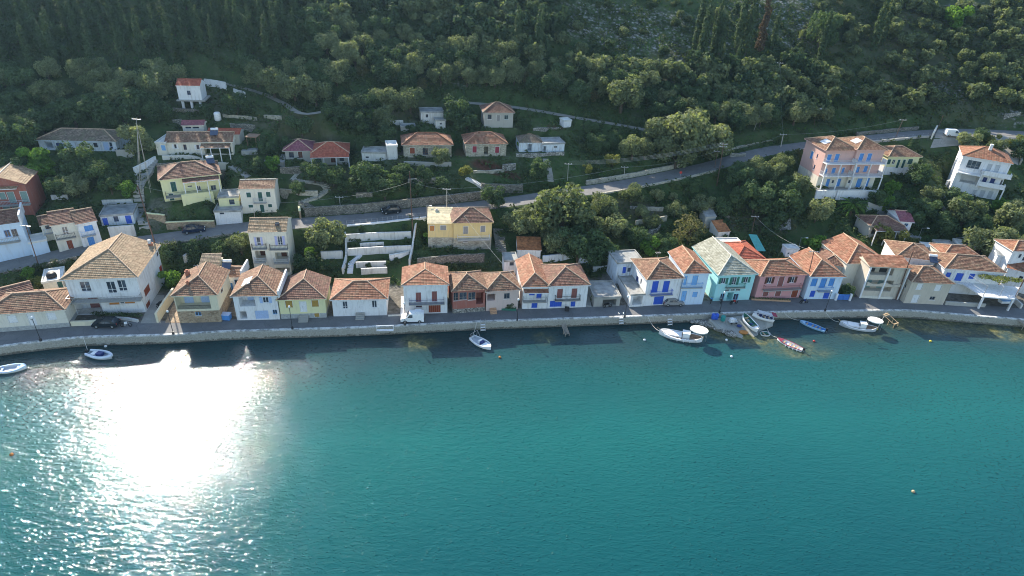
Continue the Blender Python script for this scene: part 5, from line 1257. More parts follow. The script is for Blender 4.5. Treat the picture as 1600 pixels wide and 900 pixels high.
road_wall('dark stone wall holding up the road at the left edge', 0, 135, -1, .3, 'stone_wall', below=2.0, off=2.9)
road_wall('pale parapet edging the road above the olive grove', 920, 1110, -1, .35, 'stone_pale', below=1.2, off=2.9)
road_wall('concrete parapet edging the upper road behind the guest house', 1240, 1440, -1, .5, 'concrete', below=1.6, off=2.9)
W = [('l',[(240,600),(330,590),(450,588)],.9,'white_old','short white wall inside the middle bed of the terraced garden'),
 ('l',[(500,720),(590,690),(670,650)],.9,'white','slanting white wall at the lower right of the terraced garden'),
 ('l',[(250,835),(360,825),(480,822)],1.2,'white_old','bottom wall of the terraced garden above the white cottage'),
 ('l',[(118,545),(300,530),(420,520),(690,512)],1.5,'white_old','second white wall of the terraced garden, below the road wall'),
 ('l',[(130,668),(400,650),(690,636)],1.5,'white_old','third white wall of the terraced garden'),
 ('l',[(205,775),(330,770),(470,768)],1.2,'white_old','lowest short white wall of the terraced garden'),
 ('l',[(103,420),(118,560),(120,700),(90,835)],.9,'white_old','pale side wall running down the left of the terraced garden'),
 ('l',[(735,352),(722,480),(700,620),(675,760)],.9,'white_old','pale side wall running down the right of the terraced garden'),
 ('l',[(745,770),(900,752),(1100,735),(1330,725)],1.9,'stone_wall','long stone wall under the yellow house'),
 ('l',[(0,690),(90,685)],1.3,'peeling','weathered bluish wall left of the terraced garden'),
 ('j',[(492,775),(608,772)],1.6,'white_old','stained white wall beneath the round roadside olive'),
 ('i',[(185,893),(320,888),(455,882)],1.5,'stone_warm','stone wall with yellow coping beside the upper road'),
 ('i',[(72,828),(180,856)],1.2,'stone_warm','short stone wall with yellow coping by the long stairway'),
 ('i',[(275,758),(455,752)],2.0,'pale_yellow','tall yellow terrace wall under the villa'),
 ('i',[(130,558),(300,552),(520,548)],1.4,'stone_wall','stone terrace wall between the long white house and the villa'),
 ('i',[(160,500),(350,496),(548,500)],.8,'ivory','low cream planter wall in front of the long white house'),
 ('i',[(5,590),(70,545),(120,500)],1.1,'white','white stepped parapet along the stairway at the left'),
 ('i',[(205,228),(300,236),(430,242)],.8,'stone_wall','terrace wall below the hilltop chapel'),
 ('i',[(500,262),(590,268),(690,282)],.7,'stone_pale','pale terrace wall right below the hilltop chapel'),
 ('i',[(215,292),(270,300)],.9,'stone_wall','short terrace wall left of the red roof cabin'),
 ('i',[(540,315),(680,322)],.9,'stone_wall','low stone wall right of the red shed'),
 ('i',[(398,82),(460,92),(520,112)],1.5,'white','white wall running right from the hilltop chapel'),
 ('i',[(560,118),(625,152)],1.0,'white_old','second part of the chapel wall further right'),
 ('i',[(730,265),(830,272)],.8,'stone_pale','pale stone wall on the bank right of the chapel lane'),
 ('j',[(270,418),(370,432),(475,440)],1.1,'stone_pale','stone terrace below the two red roofed houses'),
 ('j',[(270,312),(330,316),(405,308)],1.5,'stone_wall','stone wall under the terrace of the red hip house'),
 ('j',[(372,500),(380,560)],1.2,'stone_warm','brownish bank wall at the foot of the stone steps'),
 ('j',[(680,445),(770,440)],1.0,'stone_wall','short stone wall above the road retaining wall'),
 ('h',[(600,512),(780,508)],.5,'white_old','white coping wall above the tin roofed cottage'),
 ('h',[(650,722),(800,705)],2.4,'white_old','stained white terrace wall under the tin roofed cottage'),
 ('h',[(305,492),(400,492)],.9,'white_old','low white wall above the cream double house'),
 ('h',[(685,235),(790,248)],1.5,'grey_render','grey wall right of the long ruin'),
 ('k',[(745,640),(900,642),(1000,632)],.6,'stone_pale','pale kerb wall of the red soil patch'),
 ('k',[(985,625),(1095,608)],1.5,'rubble','rubble wall corner right of the red soil patch'),
 ('k',[(810,785),(980,800),(1155,800)],1.8,'stone_wall','stone retaining wall left of the green meadow'),
 ('k',[(200,728),(470,722)],1.1,'stone_pale','stone terrace below the stone veranda house'),
 ('k',[(165,575),(330,582),(560,580)],.9,'concrete','concrete terrace edge in front of the stone veranda house'),
 ('k',[(1100,500),(1330,497),(1500,490)],.7,'rubble','heap wall of rubble before the ruined cottage'),
 ('k',[(1240,280),(1470,272)],.4,'rubble','line of rubble on the bank by the toolshed'),
 ('k',[(0,225),(160,232)],.8,'white_old','white garden wall left of the tiny hut'),
 ('m',[(415,800),(540,792),(670,760)],1.5,'peeling','bluish white wall behind the double maroon door house'),
 ('m',[(682,808),(820,800),(952,795)],1.3,'peeling','long bluish wall of the terraces behind the low garage'),
 ('m',[(785,872),(880,858),(952,838)],.9,'white_old','lower wall of the terraces behind the low garage'),
 ('m',[(1062,408),(1180,422)],.8,'rubble','highest ruined terrace wall right of the grove'),
 ('m',[(1190,418),(1305,425)],.8,'stone_pale','pale ruined terrace wall right of the highest one'),
 ('m',[(1100,530),(1220,520),(1330,495)],1.2,'stone_pale','long pale ruined terrace wall right of the grove'),
 ('m',[(1200,600),(1260,590),(1285,540)],.9,'rubble','crooked end of the ruined terraces'),
 ('n',[(410,268),(510,262)],.8,'stone_pale','short stone wall on the green bank by the junction'),
 ('n',[(345,672),(405,668)],1.1,'stone_wall','ruined wall corner above the green tarpaulin'),
 ('q',[(335,708),(560,700)],1.9,'white','left white garden wall under the guest house'),
 ('q',[(545,718),(800,712),(1000,735)],2.2,'white','right white garden wall under the guest house'),
 ('q',[(850,822),(1130,826)],1.9,'concrete','grey concrete wall above the veranda bungalow'),
 ('o',[(470,520),(520,570),(570,640)],.7,'concrete','slanting concrete channel wall in the gully'),
 ('o',[(550,520),(600,590),(640,660)],.7,'concrete','second slanting channel wall in the gully'),
 ('r',[(110,130),(165,25)],1.4,'ivory','pale end wall left of the upper parking place'),
 ('r',[(1150,430),(1165,330),(1172,250)],.8,'stone_pale','stone edge at the right of the villa drive'),
 ('r',[(270,700),(390,665)],1.8,'white','white garden wall left of the villa foot'),
 ('o',[(930,60),(1057,30)],.8,'rubble','stone wall on the bank above the road at right'),
 ('a',[(405,572),(500,570),(600,560)],.9,'cream','cream front garden wall of the large white house'),
 ('a',[(600,535),(720,540),(778,552)],.5,'white_old','low planted wall before the large white house'),
 ('b',[(38,700),(120,570),(190,470)],1.9,'cream','slanting cream wall left of the veranda house'),
 ('c',[(712,640),(820,636)],.15,'ivory','low kerb of the yard beside the white cottage'),
 ('p',[(800,395),(830,340)],1.6,'white_old','narrow white wall pillar above the veranda house'),
 ('g',[(700,612),(850,622),(980,628)],.8,'grey_render','low grey yard wall under the pergola terrace'),
 ('g',[(1180,590),(1235,640)],1.0,'white_old','slanting white wall at the right end of the quay'),
 ('g',[(100,560),(190,566),(330,572)],.5,'ivory','low front wall of the scalloped porch')]
for v_, px, h_, mt, lb in W:
    wall_line('terrace_wall' if mt not in ('white', 'cream') else 'garden_wall', lb, v_, px, h_, mt, cop={'pale_yellow': 'pale_yellow', 'stone_warm': 'pale_yellow', 'white': 'roof_white'}.get(mt), jag=.12 if mt in ('rubble', 'stone_pale', 'stone_wall') else 0)
def drape(name, label, view, quad, mat, zoff=.06, cat='terrace', nu=8, nv=8, kind=None, flat=False):
    pts = [V(view, *p) for p in quad]; g3 = [GG(*p) for p in pts]
    if flat:
        z = sum(p_.z for p_ in g3) / 4; g3 = [P(*p, z + .1) for p in pts]
    m = MB(); rows = []
    for i in range(nu + 1):
        a = g3[0].lerp(g3[1], i / nu); b = g3[3].lerp(g3[2], i / nu)
        rows.append([a.lerp(b, j / nv) for j in range(nv + 1)])
    if not flat:
        for r_ in rows:
            for p_ in r_: p_.z = T(p_.x, p_.y) + zoff
    for i in range(nu):
        for j in range(nv): m.q([rows[i][j], rows[i + 1][j], rows[i + 1][j + 1], rows[i][j + 1]])
    if flat:
        for a, b in ((rows[0][0], rows[nu][0]), (rows[nu][0], rows[nu][nv]), (rows[nu][nv], rows[0][nv]), (rows[0][nv], rows[0][0])):
            m.q([(a.x, a.y, a.z - 2.2), (b.x, b.y, b.z - 2.2), b, a])
    o = m.build(name, mat); return tag(o, label, cat, kind=kind)
drape('parking_place', None, 'r', [(100,240),(600,200),(620,58),(185,30)], 'yard_concrete', .08, kind='structure')
drape('drive', None, 'r', [(780,200),(1160,250),(1190,110),(800,80)], 'yard_concrete', .08, kind='structure')
drape('drive', None, 'r', [(900,330),(1130,440),(1150,260),(900,210)], 'yard_concrete', .09, kind='structure')
drape('yard', None, 'a', [(790,560),(905,560),(925,400),(860,400)], 'yard_concrete', .05, kind='structure')
drape('paved_yard', None, 'b', [(100,700),(232,700),(240,560),(180,520)], 'stone_warm', .05, kind='structure')
drape('roof_terrace', 'grey concrete terrace between the yellow villa and the yellow garage', 'i', [(470,715),(590,705),(590,640),(510,640)], 'roof_concrete', flat=True)
drape('roof_terrace', 'concrete terrace with bushes left of the red hip house', 'j', [(180,245),(290,255),(305,205),(215,215)], 'roof_concrete', flat=True)
drape('roof_terrace', 'paved terrace right of the veranda bungalow', 's', [(500,285),(685,290),(590,230),(500,245)], 'roof_concrete', flat=True)
drape('roof_terrace', 'balcony platform in front of the pale green house', 'q', [(985,412),(1412,412),(1365,370),(1020,372)], 'concrete', flat=True)
drape('stone_footpath', None, 'j', [(320,350),(350,345),(410,265),(385,262)], 'stone_pale', .07, kind='structure')
drape('rubble_patch', None, 'n', [(600,745),(800,735),(800,650),(760,700)], 'rubble', .12, kind='structure')
drape('rubble_patch', None, 'm', [(1200,700),(1330,700),(1340,610),(1260,640)], 'rubble', .1, kind='structure')
t = drape('green_tarpaulin', 'green tarpaulin hanging down the bank behind the red roof', 'n', [(575,900),(632,900),(575,795),(522,790)], 'tarp', 1.2, cat='tarpaulin')
# steps
def stairs(name, label, view, px, wd, n, mat, cat='stairway', lift=0.0):
    pts = [GG(*V(view, *p)) for p in px]; L = [0]
    for a, b in zip(pts, pts[1:]): L.append(L[-1] + (b - a).length)
    root = empty(name, pts[0], 0, label, cat); m = MB(); o = pts[0]
    for i in range(n):
        s0 = L[-1] * (i + .5) / n; k = max(j for j in range(len(L) - 1) if L[j] <= s0); f = (s0 - L[k]) / (L[k + 1] - L[k])
        c = pts[k].lerp(pts[k + 1], f); dr = (pts[k + 1] - pts[k]); an = atan2(dr.y, dr.x); st = L[-1] / n * .56
        z = T(c.x, c.y) + lift + .02
        s = MB().box(c.x - o.x - st, c.x - o.x + st, c.y - o.y - wd / 2, c.y - o.y + wd / 2, z - o.z - .5, z - o.z + .1, rz=an)
        s.build('step', mat, root)
    return root
stairs('stone_stairway', 'long stone stairway climbing from the upper road at the left', 'i', [(60,890),(35,780),(30,640),(110,500)], 2.0, 34, 'concrete')
stairs('stone_steps', 'stepped stone path winding up to the two red roofed houses', 'j', [(430,515),(380,470),(470,440),(525,400),(500,370),(340,345)], 1.6, 30, 'stone_pale')
stairs('stone_steps', 'broad stone steps beside the upper road under the stepped path', 'j', [(505,520),(440,490),(380,465)], 2.0, 12, 'stone_wall')
stairs('stone_steps', 'pale stone steps climbing from the road to the red soil patch', 'k', [(880,800),(800,735),(690,680)], 1.6, 16, 'white_old')
stairs('garden_steps', 'white steps inside the terraced garden', 'l', [(150,830),(160,740),(240,665)], 1.1, 14, 'white')
stairs('garden_steps', 'dark stone steps right of the yellow house', 'l', [(1480,640),(1470,540),(1450,430)], 2.2, 14, 'stone_wall')
stairs('hill_steps', 'straight concrete steps up the green meadow', 'k', [(1388,712),(1370,600),(1345,520)], 1.4, 18, 'concrete')
stairs('villa_steps', 'outside steps at the right of the yellow villa', 'i', [(545,535),(600,570),(640,600)], 1.6, 12, 'concrete')
stairs('side_steps', 'white steps rising between the white cottage and the brown door house', 'c', [(845,640),(850,560),(850,470)], 1.1, 12, 'white')
stairs('side_steps', 'steps with blue rail left of the low garage', 'd', [(1215,578),(1205,500),(1195,440)], 1.1, 11, 'concrete')

# extra parts of single houses
def local_box(hs, name, x0, x1, y0, y1, z0, z1, mat, parent=None): return MB().box(x0, x1, y0, y1, z0, z1).build(name, mat, parent or hs['root'])
for hs, gx, gz, gw in ((h6, .50, 0, 1.6), (h7, .50, 0, 1.5)):
    for k in range(4): local_box(hs, 'step', hs['w'] * gx - gw / 2, hs['w'] * gx + gw / 2, -.35 * (4 - k) , -.35 * (3 - k) if k < 3 else -.01, -.3, .18 * (k + 1), 'concrete')
for k in range(4): local_box(h10, 'step', .7, 1.9, -.3 * (4 - k), -.3 * (3 - k) if k < 3 else -.01, -.3, .16 * (k + 1), 'planter')
for hs, x0, x1, z, hh_, c in ((h4, .35, h4['w'] - .35, 2.45, 1.0, 'p_dark'), (h2, .2, h2['w'] * .36, .2, .9, 'galvanised')):
    railing_mb(x0, x1, .04, .3, z, hh_, sides=False, step=.14).build('railing', c, hs['root'])
# chapel on pillars
for k in range(3):
    x = g6['w'] * (.12 + .38 * k); local_box(g6, 'pillar', x - .25, x + .25, .02, .5, -3.2, -.26, 'white')
    local_box(g6, 'pillar', x - .25, x + .25, g6['d'] - .5, g6['d'] - .02, -2.0, -.26, 'white')
local_box(g6, 'platform', -.5, g6['w'] + .7, -.4, g6['d'] + .3, -.55, -.255, 'concrete')
# parapet walls along roofs (white)
def parapet(hs, x, h_, y0=0, y1=None, mat='white'):
    y1 = hs['d'] if y1 is None else y1
    m = MB(); w, h = hs['w'], hs['h']; m.q
    m.box(x - .15, x + .15, y0 - .3, y1 + .2, h - .3, h + h_); m.build('parapet', mat, hs['root'])
parapet(h5, h5['w'] + .38, 1.0); parapet(h4b, h4b['w'] + .2, 1.5); parapet(g1, g1['w'] + .05, 1.6)
for z in (2.9, 5.6): pass
# blue door in the turquoise yard
# guest house: balcony decks with white parapets and columns
for hs in (g30, g31):
    w_ = hs['w']; hh = hs['h']; lv = [hh * .375, hh * .70]
    for j, z in enumerate(lv):
        dp = 2.0 if j == 0 else 1.7
        x0, x1 = (-.1 if hs is g30 else -.3), (w_ + .3 if hs is g31 else w_ - .1)
        s = local_box(hs, 'balcony', x0, x1, -dp, -.004, z - .2, z, 'white')
        for x in (x0 + .12, (x0 + x1) / 2, x1 - .12):
            local_box(hs, 'column', x - .11, x + .11, -dp + .02, -dp + .24, (z - .2 - (lv[0] if j else hh * .375) + .0) if j else -.5, z - .201, 'white') if j == 0 else local_box(hs, 'column', x - .11, x + .11, -dp + .02, -dp + .24, lv[0] + .003, z - .203, 'white')
        railing_mb(x0 + .1, x1 - .1, -dp + .12, -.05, z + .004, .85).build('railing', 'p_pale_grey', s)
        m = MB().box(x1 - .3, x1 - .1, -dp + .1, -.1, z + .006, z + .9); m.build('parapet', 'white', s)
    local_box(hs, 'terrace', -.6, w_ + .6, -2.6, -.006, -1.6, -.02, 'concrete')
    q = MB(); k_ = hs['roof'][1]
    # skylight panel lying on the left roof slope
    z0 = hs['h'] + .28; q.q([(.75, 2.4, z0 + .5 * .45 + .25), (2.3, 2.4, z0 + 2.05 * .45 + .25), (2.3, 4.6, z0 + 2.05 * .45 + .25), (.75, 4.6, z0 + .5 * .45 + .25)])
    q.q([(.75, 2.4, z0 + .5 * .45 + .1), (2.3, 2.4, z0 + 2.05 * .45 + .1), (2.3, 2.4, z0 + 2.05 * .45 + .25), (.75, 2.4, z0 + .5 * .45 + .25)])
    q.build('skylight', 'white', hs['root'])
for hs, (bx0, bx1, by0, by1) in ((h5, (.15, .36, .12, .5)),):
    w_, d_, k_ = hs['w'], hs['d'], hs['roof'][1]; q = MB(); z0 = hs['h'] + .35
    a, b = w_ * bx0, w_ * bx1; q.q([(a, d_ * by0 + 1, z0 + a * k_), (b, d_ * by0 + 1, z0 + b * k_), (b, d_ * by1 + .6, z0 + b * k_), (a, d_ * by1 + .6, z0 + a * k_)])
    q.q([(a, d_ * by0 + 1, z0 + a * k_ - .12), (b, d_ * by0 + 1, z0 + b * k_ - .12), (b, d_ * by0 + 1, z0 + b * k_), (a, d_ * by0 + 1, z0 + a * k_)]); q.build('skylight', 'white', hs['root'])
q = MB(); w_, d_ = g13['w'], g13['d']; z = lambda y: g13['h'] + .22 + (y + .12) * .42
q.box(w_ * .70, w_ * .80, 1.2, 1.9, z(1.2), z(1.9) + .1); q.build('skylight', 'glass', g13['root'])
# villa balconies
w_, hh = g33['w'], g33['h']
for x0, x1, z in ((w_ * .50, w_ + .9, hh * .655), (-.1, w_ * .48, hh * .60), (w_ * .48, w_ + .6, hh * .36)):
    s = local_box(g33, 'balcony', x0, x1, -1.6, -.004, z - .2, z, 'white'); railing_mb(x0 + .1, x1 - .1, -1.5, -.05, z + .004, .9, solid=(x0 > 1)).build('railing', 'white', s)
local_box(g33, 'stair_wall', w_ * .475, w_ * .50, -1.6, -.01, hh * .3, hh * .74, 'white'); local_box(g33, 'column', w_ + .35, w_ + .6, -1.6, -1.35, -1, hh * .36 - .201, 'white')
m = MB().box(w_ * .50, w_ * .56, g33['d'] * .35, g33['d'] * .42, hh + 1.6, hh + 3.0); m.build('chimney', 'white', g33['root'])
# porch of the yellow villa, long house and bungalows: lean-to tiled roofs
def porch_roof(hs, x0, x1, dep, z, mat, posts=0, pitch=.25, postmat='white'):
    m = MB(); courses(m, Vector((x0, -dep, z)), Vector((x1, -dep, z)), Vector((x1, .05, z + dep * pitch)), Vector((x0, .05, z + dep * pitch)))
    r = m.build('porch_roof', mat, hs['root'])
    m = MB(); m.q([(x0, -dep, z - .04), (x0, .04, z + dep * pitch - .04), (x1, .04, z + dep * pitch - .04), (x1, -dep, z - .04)]); m.q([(x0, -dep, z - .12), (x1, -dep, z - .12), (x1, -dep, z), (x0, -dep, z)]); m.build('rafter_board', 'p_white_paint', r)
    for k in range(posts):
        x = x0 + .15 + (x1 - x0 - .3) * k / max(1, posts - 1); local_box(hs, 'post', x - .09, x + .09, -dep + .1, -dep + .28, -1.0, z - .05, postmat)
porch_roof(g10, g10['w'] * .36, g10['w'] * .98, 1.6, g10['h'] - .55, 'tile_brown', 4); porch_roof(g8, g8['w'] * .53, g8['w'] * .98, 1.8, g8['h'] - .65, 'tile_rust', 4)
porch_roof(h27, .0, h27['w'], 2.2, h27['h'] - .2, 'tile_brown', 4); porch_roof(g15, -.3, g15['w'] + .3, 2.2, g15['h'] - .25, 'tile_red', 4)
porch_roof(h11, .05, h11['w'] - .05, 1.1, h11['h'] - .75, 'tile_clay', 0); porch_roof(g2, .2, g2['w'] * .86, 1.1, g2['h'] * .99 - .3, 'tile_tan', 0)
# scalloped parapet
m = MB(); w_ = h21['w']; n = 24; zb = h21['h'] * .40
for sgm in (0, 1):
    xa, xb = w_ * (.06 + .46 * sgm), w_ * (.50 + .46 * sgm)
    for k in range(n):
        t0, t1 = k / n, (k + 1) / n; f = lambda t: .95 - .5 * sin(pi * t)
        m.box(xa + (xb - xa) * t0, xa + (xb - xa) * t1, -.28, -.14, zb, zb + f((t0 + t1) / 2))
m.build('scalloped_parapet', 'beige', h21['root'])
for x in (.1, w_ * .5, w_ - .1): local_box(h21, 'column', x - .14, x + .14, -.30, -.03, -.4, h21['h'] - .1, 'white')
# pergola terrace right of the grey green house
q0 = P(*V('g', 790, 455), 4.4)
pr = empty('pergola_terrace', P(*V('g', 975, 545), QZ), h24['ang'], 'raised terrace on white pillars with a vine covered pergola, right end of the quay', 'terrace')
M_ = Matrix.Rotation(-h24['ang'], 3, 'Z')
def loc(view, x, y, z): return M_ @ (P(*V(view, x, y), z) - Vector(pr.location))
dk = 2.9 + QZ
poly = [loc('g', 975, 555, dk), loc('g', 1200, 572, dk), loc('g', 1235, 490, dk), loc('g', 930, 455, dk), loc('g', 780, 455, dk), loc('g', 840, 470, dk)]
MB().prism([(p_.x, p_.y) for p_ in poly], 2.65, 2.9).build('deck', 'white', pr)
for p_ in (poly[0], poly[1], poly[2], poly[3]):
    cx, cy = p_.x * .93, p_.y + .35; MB().box(cx - .16, cx + .16, cy - .16, cy + .16, -.3, 2.64).build('column', 'white', pr)
m = MB()
for a, b in ((poly[0], poly[1]), (poly[1], poly[2]), (poly[5], poly[0])):
    for zz in (3.35, 3.85): m.tube([(a.x, a.y + .08, zz), (b.x, b.y + .08, zz)], .025, 4)
    for k in range(6):
        c = a.lerp(b, k / 5); m.tube([(c.x, c.y + .08, 2.9), (c.x, c.y + .08, 3.9)], .025, 4)
m.build('railing', 'p_pale_grey', pr)
m = MB()
for fx in (.0, .5, 1.0):
    a = poly[0].lerp(poly[1], fx); b = poly[5].lerp(poly[2], fx); MB().tube([(a.x, a.y + .2, 2.9), (a.x, a.y + .2, 5.1)], .05, 5).build('pergola_post', 'galvanised', pr); MB().tube([(a.x, a.y + .2, 5.15), (b.x, b.y, 5.2)], .04, 5).build('pergola_beam', 'galvanised', pr)
c0 = (poly[5] + poly[2]) / 2
me, _ = leaf_mesh('vine', [(c0.x + dx, c0.y - .6 + dy, 5.1, 1.4, 1.0, .35) for dx, dy in ((-2.6, .2), (-1, 0), (.8, .1), (2.4, -.2), (3.6, -.5), (-.5, -1.2))], 1500, .14, 'leaf_lime', seed=91); link('vine', me, pr)
# stone veranda pergola posts / blue gate / gate posts
gp = P(*V('f', 880, 545), QZ); gt = empty('blue_gate', gp, .05, 'blue double gate between two white posts', 'gate')
for x in (-1.45, 1.45): MB().box(x - .2, x + .2, -.2, .2, -.2, 1.5).build('post', 'white', gt)
for x in (-1, 0): 
    lf = MB().box(1.2 * x + .03, 1.2 * x + 1.17, -.04, .04, .1, 1.35).build('gate_leaf', 'p_mid_blue', gt)
    s = MB(); [s.box(1.2 * x + .1 + .2 * k, 1.2 * x + .16 + .2 * k, -.07, -.045, .15, 1.3) for k in range(6)]; s.build('slat', 'p_blue', lf)

# ---------------------------------------------------------------- slipway and quay things
def slab(name, view, pts, mat, bottom=-2.5):
    q = [P(*V(view, x, y), z) for x, y, z in pts]; m = MB(); m.q(q); n = len(q)
    for i in range(n):
        a, b = q[i], q[(i + 1) % n]; m.q([(a.x, a.y, bottom), (b.x, b.y, bottom), b, a])
    return tag(m.build(name, mat), kind='structure')
slab('slipway', 'e', [(905,768,.55),(1120,852,.02),(1213,856,-.15),(1226,792,.1),(1092,668,1.38),(838,692,1.38)], 'quay_concrete')
slab('slipway', 'e', [(1228,790,.08),(1338,742,.25),(1352,662,1.38),(1094,668,1.375)], 'quay_concrete')
slab('slip_toe', 'e', [(1040,812,.30),(1118,850,.06),(1208,853,-.05),(1160,812,.22)], 'algae')
def rocks(name, label, view, line, n, smin, smax, mat, spread, zf):
    m = MB(); rr = random.Random(3)
    for i in range(n):
        t = rr.random() * (len(line) - 1); k = int(t); f = t - k
        x = line[k][0] * (1 - f) + line[k + 1][0] * f + rr.uniform(-spread, spread); y = line[k][1] * (1 - f) + line[k + 1][1] * f + rr.uniform(-spread, spread) * .6
        c = P(*V(view, x, y), zf); s = rr.uniform(smin, smax); pts = []
        for zz in (-.5, .1, .6):
            for a in range(6): r_ = s * (1 - abs(zz) * .45) * rr.uniform(.75, 1.2); pts.append((c.x + cos(a * 1.05) * r_, c.y + sin(a * 1.05) * r_, c.z + zz * s * .8))
        for L_ in (0, 6):
            for a in range(6): m.q([pts[L_ + a], pts[L_ + (a + 1) % 6], pts[L_ + 6 + (a + 1) % 6], pts[L_ + 6 + a]])
        m.q(pts[12:18])
    return tag(m.build(name, mat), label, 'rocks', kind='stuff')
rocks('rock_heap', 'loose boulders piled along the quay beside the slipway', 'e', [(660,695),(760,712),(850,745),(930,772),(1040,815)], 110, .3, .75, 'rubble', 16, .25)
rocks('stone_heap', 'heap of rubble in front of the derelict veranda cottage', 'd', [(110,605),(180,600),(240,595),(345,600)], 120, .12, .3, 'rubble', 14, QZ + .15)
def stn(view, x, y, z=QZ): return P(*V(view, x, y), z)
# jetties
def jetty(name, label, a, b, wd, mat, n, cat='jetty', legs=True, frame=False):
    L = (b - a).length; an = atan2(b.y - a.y, b.x - a.x); root = empty(name, a, an, label, cat); dz = (b.z - a.z)
    m = MB()
    for s in (-1, 1): m.tube([(0, s * wd / 2, 0), (L, s * wd / 2, dz)], .07, 4)
    m.build('beam', mat, root)
    for k in range(n):
        if frame and 1 < k < n - 1: continue
        x = L * (k + .5) / n; z = dz * (k + .5) / n; w2 = L / n * .42
        MB().box(x - w2, x + w2, -wd / 2 - .05, wd / 2 + .05, z + .05, z + .10).build('plank', mat, root)
    if legs:
        for x in (L * .55, L * .97):
            for s in (-1, 1): MB().tube([(x, s * wd / 2, dz * x / L), (x, s * wd / 2, -3.2)], .06, 5).build('leg', mat, root)
jetty('gangplank', 'narrow grey plank walkway sloping from the quay to the water', stn('d', 1008, 722, 1.5), stn('d', 1032, 800, .35), .8, 'old_timber', 10)
jetty('wooden_jetty', 'half built wooden jetty frame with open middle near the right end', stn('g', 282, 675, 1.5), stn('g', 362, 748, .7), 1.3, 'p_tan', 9, frame=True)
jetty('wooden_jetty', 'pale jetty frame cut off at the right edge of the picture', stn('g', 1225, 715, 1.5), stn('g', 1300, 775, .7), 1.3, 'old_timber', 9)
def ladder(label, p_, an):
    root = empty('boarding_steps', p_, an, label, 'steps')
    for k in range(3): MB().box(-.4, .4, -.25 - .25 * k, -.02 - .25 * k, -.10 - .4 * k, .02 - .4 * k).build('tread', 'white', root)
    for s in (-.44, .44): MB().tube([(s, .3, 0), (s, .3, .9), (s, -.1, .9), (s, -.75, -1.0)], .035, 5).build('handrail', 'galvanised', root)
ladder('white boarding steps hung on the quay left of centre, near the white motorboat', stn('d', 340, 722, 1.55), .2); ladder('white boarding steps below the concrete terrace annexe', stn('e', 150, 680, 1.55), .2)
ladder('small boarding steps on the quay left of the rocks', stn('e', 530, 690, 1.5), .2)
rl = empty('quay_railing', stn('c', 612, 755, 1.62), atan2(.12, 1), 'white framed recess railing on the quay edge below the white cottage', 'railing')
Lr = (stn('c', 760, 745) - stn('c', 612, 755)).length
for x in (0, Lr): MB().box(x - .05, x + .05, -.05, .05, -.1, .8).build('post', 'white', rl)
MB().box(.05, Lr - .05, -.04, .04, .62, .74).build('rail', 'white', rl); MB().box(0, Lr, -.6, -.1, -.05, .05).build('step', 'white', rl)
def lump(name, label, view, x, y, z, sc, mat, cat):
    m = MB(); m.lathe([(.01, sc[2]), (sc[0] * .8, sc[2] * .9), (sc[0], sc[2] * .5), (sc[0] * .9, 0)], seg=10); o = m.build(name, mat, smooth=True); o.location = stn(view, x, y, z); o.scale.y = sc[1] / sc[0]; return tag(o, label, cat)
def barrel(label, view, x, y, mat, z=1.4):
    o = MB().lathe([(.001, 0), (.38, 0), (.42, .15), (.40, .5), (.42, .9), (.36, 1.05), (.001, 1.05)], seg=14).build('drum', mat, smooth=True); o.location = stn(view, x, y, z); tag(o, label, 'drum')
barrel('blue plastic drum, left of two on the slipway', 'e', 872, 690, 'p_blue'); barrel('blue plastic drum, right of two on the slipway', 'e', 893, 690, 'p_blue'); barrel('green drum at the top of the slipway', 'e', 945, 705, 'p_teal')
cr_ = empty('trolley', stn('e', 1020, 722, 1.0), .3, 'white trolley stacked with grey boxes on the slipway', 'trolley')
MB().box(-.8, .8, -.5, .5, .35, .45).build('bed', 'p_pale_grey', cr_); MB().box(-.6, .1, -.35, .3, .451, 1.0).build('box', 'white', cr_); MB().box(.15, .65, -.3, .3, .451, .8).build('box', 'p_pale_grey', cr_)
for x in (-.5, .5): MB().lathe([(.001, -.05), (.2, -.05), (.2, .05), (.001, .05)], seg=10).build('wheel', 'rubber', cr_).location = (x, -.5, .2)
lump('net_heap', 'orange and brown fishing net heap at the slipway toe', 'e', 1108, 800, .35, (.9, .6, .35), 'p_orange', 'fishing net'); lump('net_heap', 'dark heap of ropes in the middle of the slipway', 'e', 1075, 750, .75, (.5, .4, .3), 'p_navy', 'rope heap')

